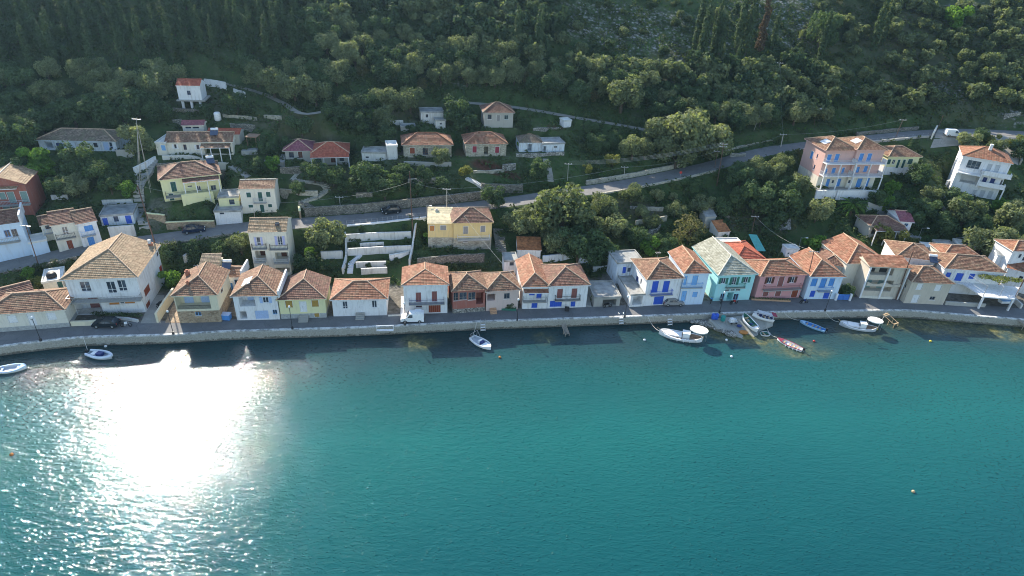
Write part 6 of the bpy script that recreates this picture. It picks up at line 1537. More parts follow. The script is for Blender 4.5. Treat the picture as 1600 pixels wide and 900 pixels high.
# ---------------------------------------------------------------- boats
def hull_pts(L, Bm, dp, t, bow=1.0):
    w_ = Bm / 2 * (min(1, .62 + 1.0 * t) if t < .38 else 1) * (1 - max(0, (t - .45) / .55) ** 2.4) ** .8
    sh = dp * (.62 + .10 * (1 - t) ** 2 + .42 * max(0, t - .3) ** 2 * bow); return max(w_, .02), sh
def boat(name, label, bow, stern, Bm, dp, hullm, inm='boat_deck', rail='white', thw=2, extra=None, z=-.18, cat='boat', tilt=0, double=False):
    L = (bow - stern).length; an = atan2(bow.y - stern.y, bow.x - stern.x)
    root = empty(name, Vector((stern.x, stern.y, z if stern.z < .6 else stern.z)), an, label, cat)
    if stern.z > .6: root.rotation_euler = (0, atan2(stern.z - bow.z, L), an)
    N = 14; m = MB(); inn = MB(); g = MB(); st = []
    for i in range(N + 1):
        t = i / N; tt = t
        w_, sh = hull_pts(L, Bm, dp, t)
        if double: w_ = Bm / 2 * (1 - abs(2 * t - 1) ** 2.6) ** .75 + .02; sh = dp * (.60 + .38 * (2 * t - 1) ** 2)
        x = L * t; st.append((x, w_, sh, -.12 * dp + (.35 * dp * max(0, t - .8) * 5 * .5 if True else 0)))
    for (x0, w0, s0, k0), (x1, w1, s1, k1) in zip(st, st[1:]):
        for sg in (-1, 1):
            A_ = [(x0, 0, k0), (x0, sg * w0 * .62, k0 + .08), (x0, sg * w0 * .93, s0 * .45), (x0, sg * w0, s0)]; B_ = [(x1, 0, k1), (x1, sg * w1 * .62, k1 + .08), (x1, sg * w1 * .93, s1 * .45), (x1, sg * w1, s1)]
            for k in range(3): m.q([A_[k], B_[k], B_[k + 1], A_[k + 1]][::sg])
            C_ = [(x0, sg * w0 * .86, s0), (x0, sg * w0 * .78, s0 * .42), (x0, 0, s0 * .36)]; D_ = [(x1, sg * w1 * .86, s1), (x1, sg * w1 * .78, s1 * .42), (x1, 0, s1 * .36)]
            for k in range(2): inn.q([C_[k], D_[k], D_[k + 1], C_[k + 1]][::sg])
            g.q([(x0, sg * w0 * 1.05, s0 - .05), (x1, sg * w1 * 1.05, s1 - .05), (x1, sg * w1 * 1.05, s1 + .05), (x0, sg * w0 * 1.05, s0 + .05)][::sg])
            g.q([(x0, sg * w0 * 1.05, s0 + .05), (x1, sg * w1 * 1.05, s1 + .05), (x1, sg * w1 * .84, s1 + .05), (x0, sg * w0 * .84, s0 + .05)][::sg])
    x, w_, s, k = st[0]; m.q([(x, -w_, s), (x, w_, s), (x, w_ * .6, k), (x, -w_ * .6, k)])
    m.build('hull', hullm, root, smooth=False); inn.build('floor', inm, root); g.build('gunwale', rail, root)
    x, w_, s, k = st[-4]; d_ = MB(); d_.q([(x, -w_ * .84, s + .02), (x, w_ * .84, s + .02), (L * .985, .03, st[-1][2] + .02), (L * .985, -.03, st[-1][2] + .02)]); d_.build('foredeck', rail, root)
    for i in range(thw):
        t = .22 + .5 * i / max(1, thw - 1) if thw > 1 else .4
        j = int(t * N); x, w_, s, k = st[j]; MB().box(x - .13, x + .13, -w_ * .84, w_ * .84, s * .72, s * .72 + .05).build('thwart', 'p_tan' if rail != 'p_light_blue' else 'p_light_blue', root)
    if extra: extra(root, L, Bm, dp, st)
    return root
def outboard(root, x=-.1, z=.6, c='p_black'):
    o = MB().box(x - .32, x + .02, -.14, .14, z - .05, z + .42).build('outboard_motor', c, root); MB().box(x - .2, x - .08, -.05, .05, z - .8, z - .06).build('motor_leg', 'p_grey', o)
def caique(root, L, Bm, dp, st):
    s = dp * .62
    MB().box(L * .30, L * .46, -Bm * .22, Bm * .22, s * .5, s + .85).box(L * .29, L * .47, -Bm * .25, Bm * .25, s + .853, s + .93).build('wheelhouse', 'gel_white', root)
    MB().box(L * .455, L * .462, -Bm * .18, Bm * .18, s + .25, s + .7).build('windscreen', 'glass', root)
    MB().box(L * .48, L * .78, -Bm * .27, Bm * .27, s * .9, s + .22).build('hatch', 'gel_white', root)
    cn = MB(); n = 12; ring = [(L * .12 + L * .21 * cos(2 * pi * k / n), Bm * .50 * sin(2 * pi * k / n)) for k in range(n)]
    cn.q([(x, y, s + 1.95) for x, y in ring]); 
    for k in range(n):
        a, b = ring[k], ring[(k + 1) % n]; cn.q([(a[0], a[1], s + 1.78), (b[0], b[1], s + 1.78), (b[0], b[1], s + 1.95), (a[0], a[1], s + 1.95)])
    cn.q([(x, y, s + 1.78) for x, y in ring[::-1]])
    c = cn.build('awning', 'canvas', root)
    for k in (1, 5, 7, 11): MB().tube([(ring[k][0], ring[k][1], s), (ring[k][0], ring[k][1], s + 1.78)], .025, 4).build('awning_pole', 'galvanised', c)
    MB().tube([(L * .98, 0, dp), (L * 1.07, 0, dp + .35)], .04, 5).build('bowsprit', 'p_tan', root)
    MB().tube([(-.05, 0, dp * .6), (-.1, 0, dp * .6 + .8)], .05, 5).build('tiller_post', 'p_tan', root)
def fenders(n=6, side=-1):
    def f(root, L, Bm, dp, st):
        for i in range(n):
            x, w_, s, k = st[2 + i * 2]; MB().lathe([(.01, -.25), (.09, -.2), (.09, .2), (.01, .25)], seg=8).build('fender', 'gel_white', root, smooth=True).location = (x, side * (w_ + .12), s - .2)
    return f
def both(*fs):
    def f(*a):
        for g_ in fs: g_(*a)
    return f
boat('fishing_caique', 'big white wooden fishing caique with cabin, white awning and row of fenders', stn('e', 450, 790, .5), stn('e', 788, 852, .5), 2.7, 1.25, 'gel_white', 'boat_deck', 'gel_white', 1, both(caique, fenders(6, 1)), double=True, z=-.25)
boat('fishing_caique', 'pale blue white fishing caique with white awning and yellow floats, right of the blue skiff', stn('z', 1312, 504, .5), stn('z', 1370, 514, .5), 2.3, 1.1, 'boat_grey', 'boat_deck', 'gel_white', 1, both(caique,), double=True, z=-.25)
boat('blue_skiff', 'light blue open skiff with outboard motor tied to the quay', stn('f', 552, 702, .4), stn('f', 748, 778, .4), 1.5, .75, 'p_skiff_blue', 'p_mid_blue', 'p_skiff_blue', 4, lambda r, *a: outboard(r))
boat('rowing_boat', 'white rowing boat with crimson gunwale and cluttered floor', stn('z', 1215, 528, .4), stn('z', 1254, 546, .4), 1.6, .8, 'gel_white', 'gel_white', 'p_crimson', 4, both(lambda r, *a: outboard(r), fenders(4, 1)))
def inside_clutter(root, L, Bm, dp, st):
    for k in range(6): MB().box(L * (.2 + .09 * k), L * (.26 + .09 * k), R.uniform(-.4, -.1), R.uniform(.1, .4), .35, R.uniform(.5, .7)).build('crate', R.choice(['p_grey', 'p_green', 'p_tan', 'p_navy']), root)
boat('white_fishing_boat', 'white double ended boat hauled up in the middle of the slipway', stn('e', 1210, 800, .35), stn('e', 1095, 672, 1.42), 1.9, 1.0, 'gel_white', 'p_green', 'gel_white', 2, inside_clutter, double=True)
def frame_cover(root, L, Bm, dp, st):
    for k in range(5):
        x = L * (.12 + .17 * k); MB().tube([(x, -Bm * .4, .6), (x, -Bm * .36, 1.35), (x, Bm * .36, 1.35), (x, Bm * .4, .6)], .03, 4).build('hoop', 'gel_white', root)
    MB().box(L * .1, L * .82, -Bm * .30, Bm * .30, 1.37, 1.40).build('canopy', 'p_pale_grey', root); MB().box(-.2, L * .15, -Bm * .5, Bm * .3, 1.41, 1.5).build('seat_pad', 'p_crimson', root)
boat('canopy_boat', 'pale boat under a hooped canopy with a crimson cover at the top of the slipway', stn('e', 1172, 668, 1.5), stn('e', 1335, 712, .75), 1.7, .85, 'gel_white', 'p_navy', 'gel_white', 3, frame_cover)
boat('sunken_dinghy', 'green floored dinghy half sunk at the foot of the slipway', stn('e', 1318, 808, .1), stn('e', 1245, 812, .1), 1.5, .45, 'gel_white', 'p_green', 'white_old', 1, z=-.12)
def bimini(root, L, Bm, dp, st):
    for x in (L * .08, L * .3): MB().tube([(x, -Bm * .42, .6), (L * .12, -Bm * .40, 1.9), (L * .12, Bm * .40, 1.9), (x, Bm * .42, .6)], .035, 5).build('frame', 'galvanised', root)
    MB().box(L * .42, L * .50, -.35, .35, .45, 1.05).build('console', 'gel_white', root); MB().box(L * .50, L * .60, -.4, .4, .5, .95).build('seat_pad', 'p_navy', root)
    MB().box(L * .62, L * .86, -Bm * .3, Bm * .3, .55, .68).build('bow_pad', 'gel_white', root); outboard(root)
boat('motorboat', 'white motorboat with a steel frame at the stern, alone in mid water', stn('z', 767, 543, .5), stn('z', 737, 526, .5), 2.1, 1.0, 'gel_white', 'p_pale_grey', 'gel_white', 0, bimini)
def rib(root, L, Bm, dp, st):
    for sg in (-1, 1): MB().tube([(x, sg * w_ * .92, s + .05) for x, w_, s, k in st], .22, 8).build('tube', 'tube_grey', root, smooth=True)
    MB().box(L * .40, L * .62, -.4, .4, .4, .95).build('console', 'p_navy', root); MB().box(L * .18, L * .34, -.45, .45, .35, .7).build('seat_pad', 'gel_white', root); outboard(root)
boat('inflatable_boat', 'grey inflatable boat with dark console, nearest the glare on the water', stn('a', 628, 745, .4), stn('a', 495, 722, .4), 1.9, .8, 'boat_grey', 'boat_grey', 'boat_grey', 0, rib)
boat('blue_trim_boat', 'white boat with a pale blue rim cut off by the left edge of the photo', stn('a', 150, 798, .4), stn('a', -30, 822, .4), 2.0, .9, 'gel_white', 'boat_grey', 'p_light_blue', 2, lambda r, *a: outboard(r))
pb = empty('parked_boat', stn('g', 1130, 605, QZ), .15, 'small white boat stored under the pergola terrace', 'boat'); MB().prism([(-1.6, -.5), (1.0, -.6), (1.9, 0), (1.0, .6), (-1.6, .5)], .35, .8).build('hull', 'gel_white', pb); MB().box(-1.3, .9, -.4, .4, .801, .86).build('cover', 'p_light_blue', pb)
for px, py, c, lb in ((1007,531,'gel_white','white mooring buoy left of the big caique'),(1143,557,'gel_white','white buoy, lower one right of the big caique'),(1135,531,'gel_white','small white buoy just off the slipway toe'),
    (1272,533,'p_red','pink mooring buoy under the blue skiff'),(781,558,'p_orange','orange tinted buoy right of the motorboat'),(1454,533,'p_yellow_paint','yellow buoy off the right part of the quay'),(1427,768,'p_tan','lone pale buoy far out at the lower right'),
    (18,710,'p_orange','orange float in the glare near the left edge'),(1370,514,'p_yellow_paint','yellow float hanging at the stern of the pale blue caique'),(165,541,'gel_white','white float beside the quay at the left'),
    (75,543,'gel_white','white float near the quay, left of the inflatable boat')):
    q = P(px, py, .1); r_ = .24
    o = MB().lathe([(.001, -r_ * .7), (r_ * .8, -r_ * .5), (r_, 0), (r_ * .8, r_ * .55), (r_ * .3, r_ * .85), (.001, r_ * .95)], seg=10).build('buoy', c, smooth=True); o.location = q; tag(o, lb, 'buoy')

for lb, a_, b_ in (('mooring rope of the inflatable boat', P(137,548,.5), P(130,527,1.6)), ('mooring rope of the motorboat', P(737,527,.6), P(745,503,1.6)), ('mooring rope of the big white caique', P(1030,517,1.0), P(1012,494,1.6)),
    ('mooring rope of the blue skiff', P(1250,500,.7), P(1225,488,1.6)), ('mooring rope of the red rimmed rowing boat', P(1214,527,.7), P(1198,512,.6)), ('mooring rope of the pale blue caique', P(1311,503,.9), P(1290,487,1.6)), ('second mooring rope of the pale blue caique', P(1371,512,.8), P(1385,487,1.6))):
    m = MB(); m.tube([(b_ - a_) * (k / 8) - Vector((0, 0, .5 * 4 * (k / 8) * (1 - k / 8))) for k in range(9)], .025, 4); o = m.build('mooring_rope', 'canvas'); o.location = a_; tag(o, lb, 'rope')
# ---------------------------------------------------------------- vehicles
def vehicle(name, label, cat, p_, an, L, Wd, prof, win, body, belt, extra=None):
    """prof: side outline (x, z) clockwise from the rear bottom; win: list of side window quads"""
    root = empty(name, p_, an, label, cat); m = MB(); hw = lambda z: Wd / 2 * (1 if z < belt else 1 - .16 * (z - belt) / .7)
    n = len(prof)
    for sg in (-1, 1): m.q([(x, sg * hw(z), z) for x, z in (prof if sg < 0 else prof[::-1])])
    for i in range(n):
        (x0, z0), (x1, z1) = prof[i], prof[(i + 1) % n]; m.q([(x0, -hw(z0), z0), (x0, hw(z0), z0), (x1, hw(z1), z1), (x1, -hw(z1), z1)])
    m.build('body', body, root)
    for q in win:
        if len(q) == 4 and not isinstance(q[0], str):
            for sg in (-1, 1):
                g = MB(); g.q([(x, sg * (hw(z) + .012), z) for x, z in (q if sg < 0 else q[::-1])]); g.build('side_window', 'glass', root)
        else:
            _, (x0, z0), (x1, z1) = q; g = MB(); dx, dz = x1 - x0, z1 - z0; l = hypot(dx, dz); nx, nz = dz / l * .015, -dx / l * .015
            if q[0] == 'r': nx, nz = -abs(nx), abs(nz)
            else: nx, nz = abs(nx), abs(nz)
            a, b = .92 * hw(z0), .90 * hw(z1); g.q([(x0 + nx, -a, z0 + nz), (x0 + nx, a, z0 + nz), (x1 + nx, b, z1 + nz), (x1 + nx, -b, z1 + nz)]); g.build('rear_window' if q[0] == 'r' else 'windscreen', 'glass', root)
    for x in (L * .19, L * .81):
        for sg in (-1, 1):
            wh = MB(); r = .31
            for k in range(14):
                a0, a1 = 2 * pi * k / 14, 2 * pi * (k + 1) / 14; c = lambda a, rr, y: (rr * cos(a), y, rr * sin(a))
                wh.q([c(a0, r, -.1), c(a1, r, -.1), c(a1, r, .1), c(a0, r, .1)]); wh.q([c(a0, r, .1), c(a1, r, .1), c(a1, r * .6, .1), c(a0, r * .6, .1)]); wh.q([c(a0, r, -.1), c(a0, r * .6, -.1), c(a1, r * .6, -.1), c(a1, r, -.1)])
            t = wh.build('wheel', 'rubber', root); t.location = (x, sg * (Wd / 2 - .07), .31)
            rm = MB(); rm.q([(r * .6 * cos(2 * pi * k / 14), sg * .09, r * .6 * sin(2 * pi * k / 14)) for k in range(14)]); rm.build('rim', 'galvanised', t)
    for sg in (-1, 1):
        MB().box(L - .12, L + .01, sg * Wd * .36 - .14, sg * Wd * .36 + .14, .62, .78).build('headlight', 'tank_white', root); MB().box(-.015, .05, sg * Wd * .42 - .06, sg * Wd * .42 + .06, .7, .95).build('tail_light', 'p_red', root)
        MB().box(L * .70, L * .73, sg * Wd * .5 + (.0 if sg > 0 else -.14), sg * Wd * .5 + (.14 if sg > 0 else 0), belt + .02, belt + .16).build('mirror', body, root)
    MB().box(L - .04, L + .06, -Wd * .46, Wd * .46, .28, .48).build('bumper', 'p_dark', root); MB().box(-.06, .03, -Wd * .46, Wd * .46, .30, .50).build('bumper', 'p_dark', root)
    if extra: extra(root)
    return root
VAN = [(0, .32), (.02, 1.75), (.25, 1.85), (2.55, 1.86), (3.15, 1.12), (3.95, .95), (4.12, .65), (4.1, .32)]
VW = [[(2.0, 1.12), (2.0, 1.66), (2.5, 1.68), (2.95, 1.12)], ('w', (3.12, 1.17), (2.62, 1.78))]
def roofbox(root): MB().box(.4, 1.6, -.55, .55, 1.87, 2.1).build('roof_cover', 'tank_white', root)
CAR = [(0, .35), (.0, .85), (.25, .95), (.75, 1.42), (2.2, 1.47), (2.95, .98), (3.85, .86), (4.05, .6), (4.05, .32)]
CW = [[(.85, .98), (1.0, 1.36), (1.75, 1.38), (1.75, .98)], [(1.82, .98), (1.82, 1.39), (2.15, 1.39), (2.72, .99)], ('w', (2.9, 1.02), (2.28, 1.43)), ('r', (.30, .98), (.72, 1.38))]
def vang(view, x0, y0, x1, y1, z): a, b = P(*V(view, x0, y0), z), P(*V(view, x1, y1), z); return a, atan2(b.y - a.y, b.x - a.x)
a, an = vang('c', 1028, 680, 835, 682, 1.53); vehicle('white_van', 'white van parked facing left before the white cottage on the quay', 'van', a, an, 4.1, 1.75, VAN, VW, 'gel_white', 1.1, roofbox)
a, an = vang('a', 665, 580, 520, 580, 1.53); vehicle('parked_car', 'dark blue green car parked under the large white house', 'car', a + Vector((0, .4, 0)), an, 4.05, 1.7, CAR, CW, 'car_dark', .95)
q = GG(*V('p', 795, 160)); q2 = GG(*V('p', 925, 140)); vehicle('parked_car', 'dark blue hatchback on the upper road by the stone and yellow wall', 'car', q + Vector((-.2, -.2, .06)), atan2(q2.y - q.y, q2.x - q.x), 4.05, 1.7, CAR, CW, 'car_blue', .95)
q = GG(*V('l', 488, 292)); q2 = GG(*V('l', 560, 283)); vehicle('parked_car', 'small black car with pale windscreen on the upper road below the long stone wall', 'car', q + Vector((2.6, .5, .06)), atan2(q2.y - q.y, q2.x - q.x) + pi, 4.05, 1.7, CAR, CW, 'car_dark', .95)
q = GG(*V('r', 262, 95)); q2 = GG(*V('r', 478, 108)); vehicle('white_van', 'white van parked at the upper road above the villa', 'van', q + Vector((0, 0, .1)), atan2(q2.y - q.y, q2.x - q.x), 4.1, 1.75, VAN, VW, 'gel_white', 1.1)
a, an = vang('e', 480, 590, 590, 588, 1.53); vehicle('covered_car', 'dark jeep under a grey cover beside the blue garage door', 'car', a + Vector((0, .5, 0)), an, 4.05, 1.7, CAR, CW, 'p_grey', .95)
a, an = vang('g', 185, 520, 285, 528, 1.6); vehicle('red_car', 'red vehicle parked inside the scalloped porch', 'car', a + Vector((0, 1.2, 0)), an, 3.4, 1.5, [(x * .84, z) for x, z in CAR], [[(x * .84, z) for x, z in CW[0]]], 'p_red', .95)
def motorbike(label, p_, an, col):
    r = empty('motorbike', p_, an, label, 'motorbike')
    for x in (0, 1.25):
        wh = MB()
        for k in range(12):
            a0, a1 = 2 * pi * k / 12, 2 * pi * (k + 1) / 12
            for ra, rb in ((.30, .22),):
                for y in (-.05, .05): wh.q([(ra * cos(a0), y, ra * sin(a0)), (ra * cos(a1), y, ra * sin(a1)), (rb * cos(a1), y, rb * sin(a1)), (rb * cos(a0), y, rb * sin(a0))])
            wh.q([(.30 * cos(a0), -.05, .30 * sin(a0)), (.30 * cos(a1), -.05, .30 * sin(a1)), (.30 * cos(a1), .05, .30 * sin(a1)), (.30 * cos(a0), .05, .30 * sin(a0))])
        wh.build('wheel', 'rubber', r).location = (x, 0, .3)
    MB().tube([(0, 0, .3), (.35, 0, .5), (.85, 0, .75), (1.02, 0, .95)], .07, 6).build('frame', 'p_dark', r)
    MB().box(-.15, .45, -.14, .14, .62, .80).build('seat', 'p_black', r); MB().box(.42, .85, -.16, .16, .58, .88).build('fairing', col, r); MB().box(.3, .6, -.12, .12, .25, .5).build('engine', 'galvanised', r)
    MB().tube([(1.25, 0, .3), (1.05, 0, .98)], .035, 5).tube([(1.0, -.35, 1.0), (1.05, 0, .98), (1.0, .35, 1.0)], .025, 5).build('handlebar', 'galvanised', r)
motorbike('dark motorbike in front of the low garage', stn('d', 1345, 585, 1.53), .3, 'p_black'); motorbike('white scooter beside the dark car by the large white house', stn('a', 690, 578, 1.53), .2, 'gel_white')
motorbike('blue scooter, left of the row before the turquoise shop', stn('e', 850, 572, 1.53), 1.2, 'p_mid_blue'); motorbike('silver scooter in the middle of the row before the turquoise shop', stn('e', 930, 572, 1.53), 1.4, 'galvanised')
motorbike('red scooter at the entrance of the turquoise shop', stn('e', 1010, 578, 1.53), .4, 'p_red'); motorbike('dark scooter between the pink house and the azure shutters', stn('f', 555, 570, 1.53), .2, 'p_navy')
motorbike('dark quad like bike parked right of the large white house', stn('a', 890, 470, 1.6), 1.3, 'p_black')
bn = empty('wheelie_bin', stn('d', 1035, 612, 1.53), 0, 'low black bin on the road before the maroon door house', 'bin'); MB().box(-.4, .4, -.3, .3, .1, .7).build('body', 'p_dark', bn); MB().box(-.42, .42, -.32, .32, .703, .78).build('lid', 'p_black', bn)
bn = empty('wheelie_bin', stn('b', 630, 668, 1.53), 0, 'light blue container between the veranda house and the garage house', 'bin'); MB().box(-1.0, 1.0, -.5, .5, .1, 1.1).build('body', 'p_mid_blue', bn); MB().box(-1.05, 1.05, -.55, .55, 1.103, 1.2).build('lid', 'p_pale_blue', bn)
pl = empty('planter', stn('d', 550, 603, 1.5), 0, 'long green planted trough before the small pink cottage', 'planter'); MB().box(-1.5, 1.5, -.35, .35, 0, .4).build('trough', 'p_green', pl)
me, _ = leaf_mesh('plants', [(x, 0, .5, .5, .35, .25) for x in (-1, -.3, .4, 1.1)], 300, .09, 'leaf_dark', seed=77); link('plants', me, pl)
pl = empty('planter', stn('f', 330, 548, 1.5), .02, 'long planted bed along the foot of the pink house', 'planter'); MB().box(-4.2, 3.6, -.3, .3, 0, .35).build('trough', 'planter', pl)
me, _ = leaf_mesh('plants', [(x * .6 - 4, 0, .42, .42, .3, .25) for x in range(13)], 700, .09, 'leaf_dark', seed=78); link('plants', me, pl)
pl = empty('hedge', stn('a', 640, 520, 1.6), .05, 'low green hedge in front of the large white house', 'hedge'); me, _ = leaf_mesh('foliage', [(x * .8 - 3, R.uniform(-.2, .2), .5, .7, .5, .4) for x in range(10)], 900, .12, 'leaf_dark', seed=79); link('foliage', me, pl)
mt = stn('c', 0, 0)
sk = tag(MB().lathe([(.001, 1.0), (.9, .98), (1.1, .5), (1.1, 0)], seg=14).build('water_tank', 'p_black', smooth=True), 'black round water tank on the flat roof of the storehouse', 'tank'); sk.scale = (.75, .75, .8); sk.location = h2b['O'] + h2b['U'] * h2b['w'] * .45 + h2b['N'] * 1.8 + Vector((0, 0, h2b['h'] + .15))
def heater(label, hs, fx, fy, lift=0.0, an=0):
    loc_ = solar(hs, fx, fy) + Vector((0, 0, lift)); r = empty('solar_heater', loc_, hs['ang'] + an, label, 'solar heater')
    m = MB(); 
    for k in range(10):
        a0, a1 = 2 * pi * k / 10, 2 * pi * (k + 1) / 10; m.q([(-.75, .3 * cos(a0), .75 + .3 * sin(a0)), (-.75, .3 * cos(a1), .75 + .3 * sin(a1)), (.75, .3 * cos(a1), .75 + .3 * sin(a1)), (.75, .3 * cos(a0), .75 + .3 * sin(a0))])
    m.q([(-.75, .3 * cos(2 * pi * k / 10), .75 + .3 * sin(2 * pi * k / 10)) for k in range(10)]); m.q([(.75, .3 * cos(-2 * pi * k / 10), .75 + .3 * sin(-2 * pi * k / 10)) for k in range(10)])
    m.build('tank', 'tank_white', r, smooth=False)
    p_ = MB(); p_.q([(-.8, -1.6, -.1), (.8, -1.6, -.1), (.8, -.25, .6), (-.8, -.25, .6)]); p_.q([(-.8, -1.6, -.18), (-.8, -.25, .52), (.8, -.25, .52), (.8, -1.6, -.18)]); p_.build('panel', 'solar', r)
    m = MB(); [m.tube([(x, 0, -.6), (x, 0, .5)], .03, 4).tube([(x, -1.5, -.5), (x, -1.5, -.1)], .03, 4) for x in (-.6, .6)]; m.build('stand', 'galvanised', r)
heater('solar water heater on the ridge of the long low house', g8, .72, .45); heater('solar water heater standing on the yellow villa roof', g10, .9, .75, .4); local_box(h2, 'chimney', h2['w']*.9, h2['w']*.94, h2['d']*.93, h2['d']*.97, h2['h'], h2['h']+1.7, 'white')
heater('white water heater behind the rear orange block', h26, .6, .5, .4); heater('two part water heater on the veranda wing roof', h4b, .3, .7, .4); heater('water heater over the mid terracotta and grey houses', h22, .93, .1, -.4)
tk = tag(MB().lathe([(.001, 2.0), (.6, 1.95), (.75, 1.7), (.75, .2), (.6, 0), (.001, 0)], seg=14).build('water_tank', 'tank_white', smooth=True), 'round white water tank high right of the red roof cabin', 'tank')
q = GG(*V('i', 472, 285)); tk.location = q + Vector((0, 0, .1))
q = GG(*V('i', 672, 415)); ts = empty('garden_table', q, 0, 'tiled garden shelter over blue white terrace right of the long house', 'shelter')
for x, y in ((-1, -1), (1, -1), (-1, 1), (1, 1)): MB().box(x - .06, x + .06, y - .06, y + .06, -.5, 1.9).build('post', 'timber', ts)
MB().prism([(-1.3, -1.3), (1.3, -1.3), (1.3, 1.3), (-1.3, 1.3)], 1.9, 2.05).build('roof', 'tile_rust', ts)
tr = drape('pool_terrace', 'small grey terrace beside the tiled garden shelter', 'i', [(600,455),(690,448),(700,432),(610,435)], 'roof_concrete', flat=True)
for v_, x, y, r_, lb in (('i',205,470,.55,'leftmost round potted shrub before the long low house'),('i',240,470,.55,'second round potted shrub before the long low house'),('i',356,470,.65,'round potted shrub beside the porch of the long low house'),('i',290,472,.4,'small potted shrub under the long low house windows')):
    q = GG(*V(v_, x, y)); plant('bright' if r_ < .5 else 'dark', q.x, q.y, r_, lb, name='potted_shrub', cat='shrub')
for v_, x, y, lb in (('l',250,455,'left of two small palms on the top garden terrace'),('l',640,440,'right of two small palms on the top garden terrace'),('l',185,590,'small round bush on the second garden terrace'),('l',318,780,'little round tree on the lowest garden terrace'),
    ('l',480,760,'little tree near the steps of the lowest garden terrace'),('l',650,560,'dark bush at the right of the second garden terrace'),('l',640,600,'dark bush below the right one of the garden terrace'),('l',540,590,'low plants along the third garden terrace'),('l',860,560,'leafy bush against the yellow wing')):
    q = GG(*V(v_, x, y)); plant('dark' if x != 860 else 'bright', q.x, q.y, .75 if x not in (860,) else 1.5, lb, name='garden_bush', cat='bush')
# palm
def palm(label, q, H_, rr_, n=22):
    r = empty('palm_tree', q, 0, label, 'palm'); MB().tube([(0, 0, -1), (.1, 0, H_ * .5), (0, .1, H_)], .28, 8, r2=.2).build('trunk', 'bark', r)
    for i in range(n):
        a = 2.4 * i; el = .9 - 1.2 * (i / n); m = MB(); pts = []
        for k in range(7):
            t = k / 6; d = rr_ * t; pts.append((cos(a) * d * cos(el * .5), sin(a) * d * cos(el * .5), H_ + d * sin(el) - (t * t) * rr_ * .55))
        for k in range(6):
            p0, p1 = Vector(pts[k]), Vector(pts[k + 1]); s = Vector((-sin(a), cos(a), 0)) * (.42 * (1 - k / 8)); dn = Vector((0, 0, -.22))
            for sg in (-1, 1):
                for h_ in (0, .5): q0 = p0.lerp(p1, h_); q1 = p0.lerp(p1, h_ + .3); m.q([q0, q1, q1 + s * sg + dn, q0 + s * sg * .9 + dn * .9])
        m.build('frond', 'leaf_bright', r)
q = GG(1328, 335); palm('feathery palm tree below the guest house garden wall', q, 2.6, 3.6, 26)
q = GG(1352, 345); palm('second lower palm right under the guest house wall', q, 1.2, 2.4, 14)

# ---------------------------------------------------------------- lamps, poles, wires
def quay_lamp(label, base, top):
    b = P(*base, 1.62); H_ = 4.3
    r = empty('quay_lamp', b, 0, label, 'street lamp', 'lamp posts along the quay'); MB().tube([(0, 0, 0), (0, 0, H_)], .06, 8, r2=.045).box(-.14, .14, -.14, .14, 0, .5).build('post', 'iron', r)
    MB().tube([(0, 0, H_), (0, -.35, H_ + .12)], .03, 5).build('arm', 'iron', r)
    MB().lathe([(.001, H_ - .02), (.16, H_ + .02), (.2, H_ + .2), (.12, H_ + .38), (.001, H_ + .42)], seg=10).build('lantern', 'tank_white', r, smooth=True)
for (bx_, by), lb in (((64,533),'quay lamp post at the far left near the low cream house'),((271,522),'quay lamp post at the slanting wall of the veranda house'),((457,514),'quay lamp post before the yellow ochre shuttered house'),((633,508),'short quay lamp post in front of the white van'),
    ((808,501),'quay lamp post before the small pink cottage'),((976,496),'quay lamp post before the concrete terrace annexe'),((1124,489),'quay lamp post at the head of the slipway'),((1289,486),'quay lamp post before the azure shuttered house')):
    quay_lamp(lb, (bx_, by), None)
def pole(name, label, b, H_, mat='pole_wood', r=.13, tilt=(0, 0), arms=1, lamp=False, cat='utility pole', braces=None, insul=True):
    rt = empty(name, b, 0, label, cat); top = Vector((tilt[0], tilt[1], H_))
    MB().tube([(0, 0, -.6), tuple(top)], r, 7, r2=r * .7).build('post', mat, rt)
    for k in range(arms):
        c = top * (1 - .06 * k - .02); MB().box(c.x - .9, c.x + .9, c.y - .05, c.y + .05, c.z - .05, c.z + .06).build('crossarm', 'galvanised', rt)
        if insul:
            for x in (-.75, 0, .75): MB().lathe([(.001, .0), (.06, .02), (.05, .14), (.001, .16)], seg=6).build('insulator', 'tank_white', rt).location = (c.x + x, c.y, c.z + .06)
    if braces:
        for bx_, by in braces: MB().tube([(bx_, by, -1.5), tuple(top * .93)], .04, 5).build('brace', mat, rt)
    if lamp:
        c = top * .97; MB().tube([tuple(c), (c.x + .9, c.y - .5, c.z + .3)], .03, 5).build('lamp_arm', 'galvanised', rt); MB().box(c.x + .75, c.x + 1.25, c.y - .66, c.y - .42, c.z + .25, c.z + .36).build('lamp_head', 'tank_white', rt)
    return b + top
def fit_pole(name, label, bpx, tpx, **k):
    """pole whose foot is on the ground at bpx and whose head shows at tpx"""
    b = GG(*bpx) if 'z' not in k else P(*bpx, k.pop('z')); d = Vector(ray(*tpx)); C0 = Vector((0, 0, CAM_H)); t = (b.y - .0) / d.y; q = C0 + d * t
    return pole(name, label, b, q.z - b.z, tilt=(q.x - b.x, 0), **k)
t1 = fit_pole('utility_mast', 'tall braced mast rising beside the stone stairway at the left', (219, 300), (213, 184), mat='pole_pale', r=.06, arms=1, braces=((1.8, .5), (1.2, 2.0), (-.6, 1.5)))
t2 = fit_pole('utility_pole', 'dark reddish pole standing behind the large white house roof', (243, 383), (215, 290), r=.14, arms=0)
t3 = fit_pole('utility_pole', 'pole with lamp at the upper road, left of the cream double house', (60, 414), (40, 352), r=.10, lamp=True)
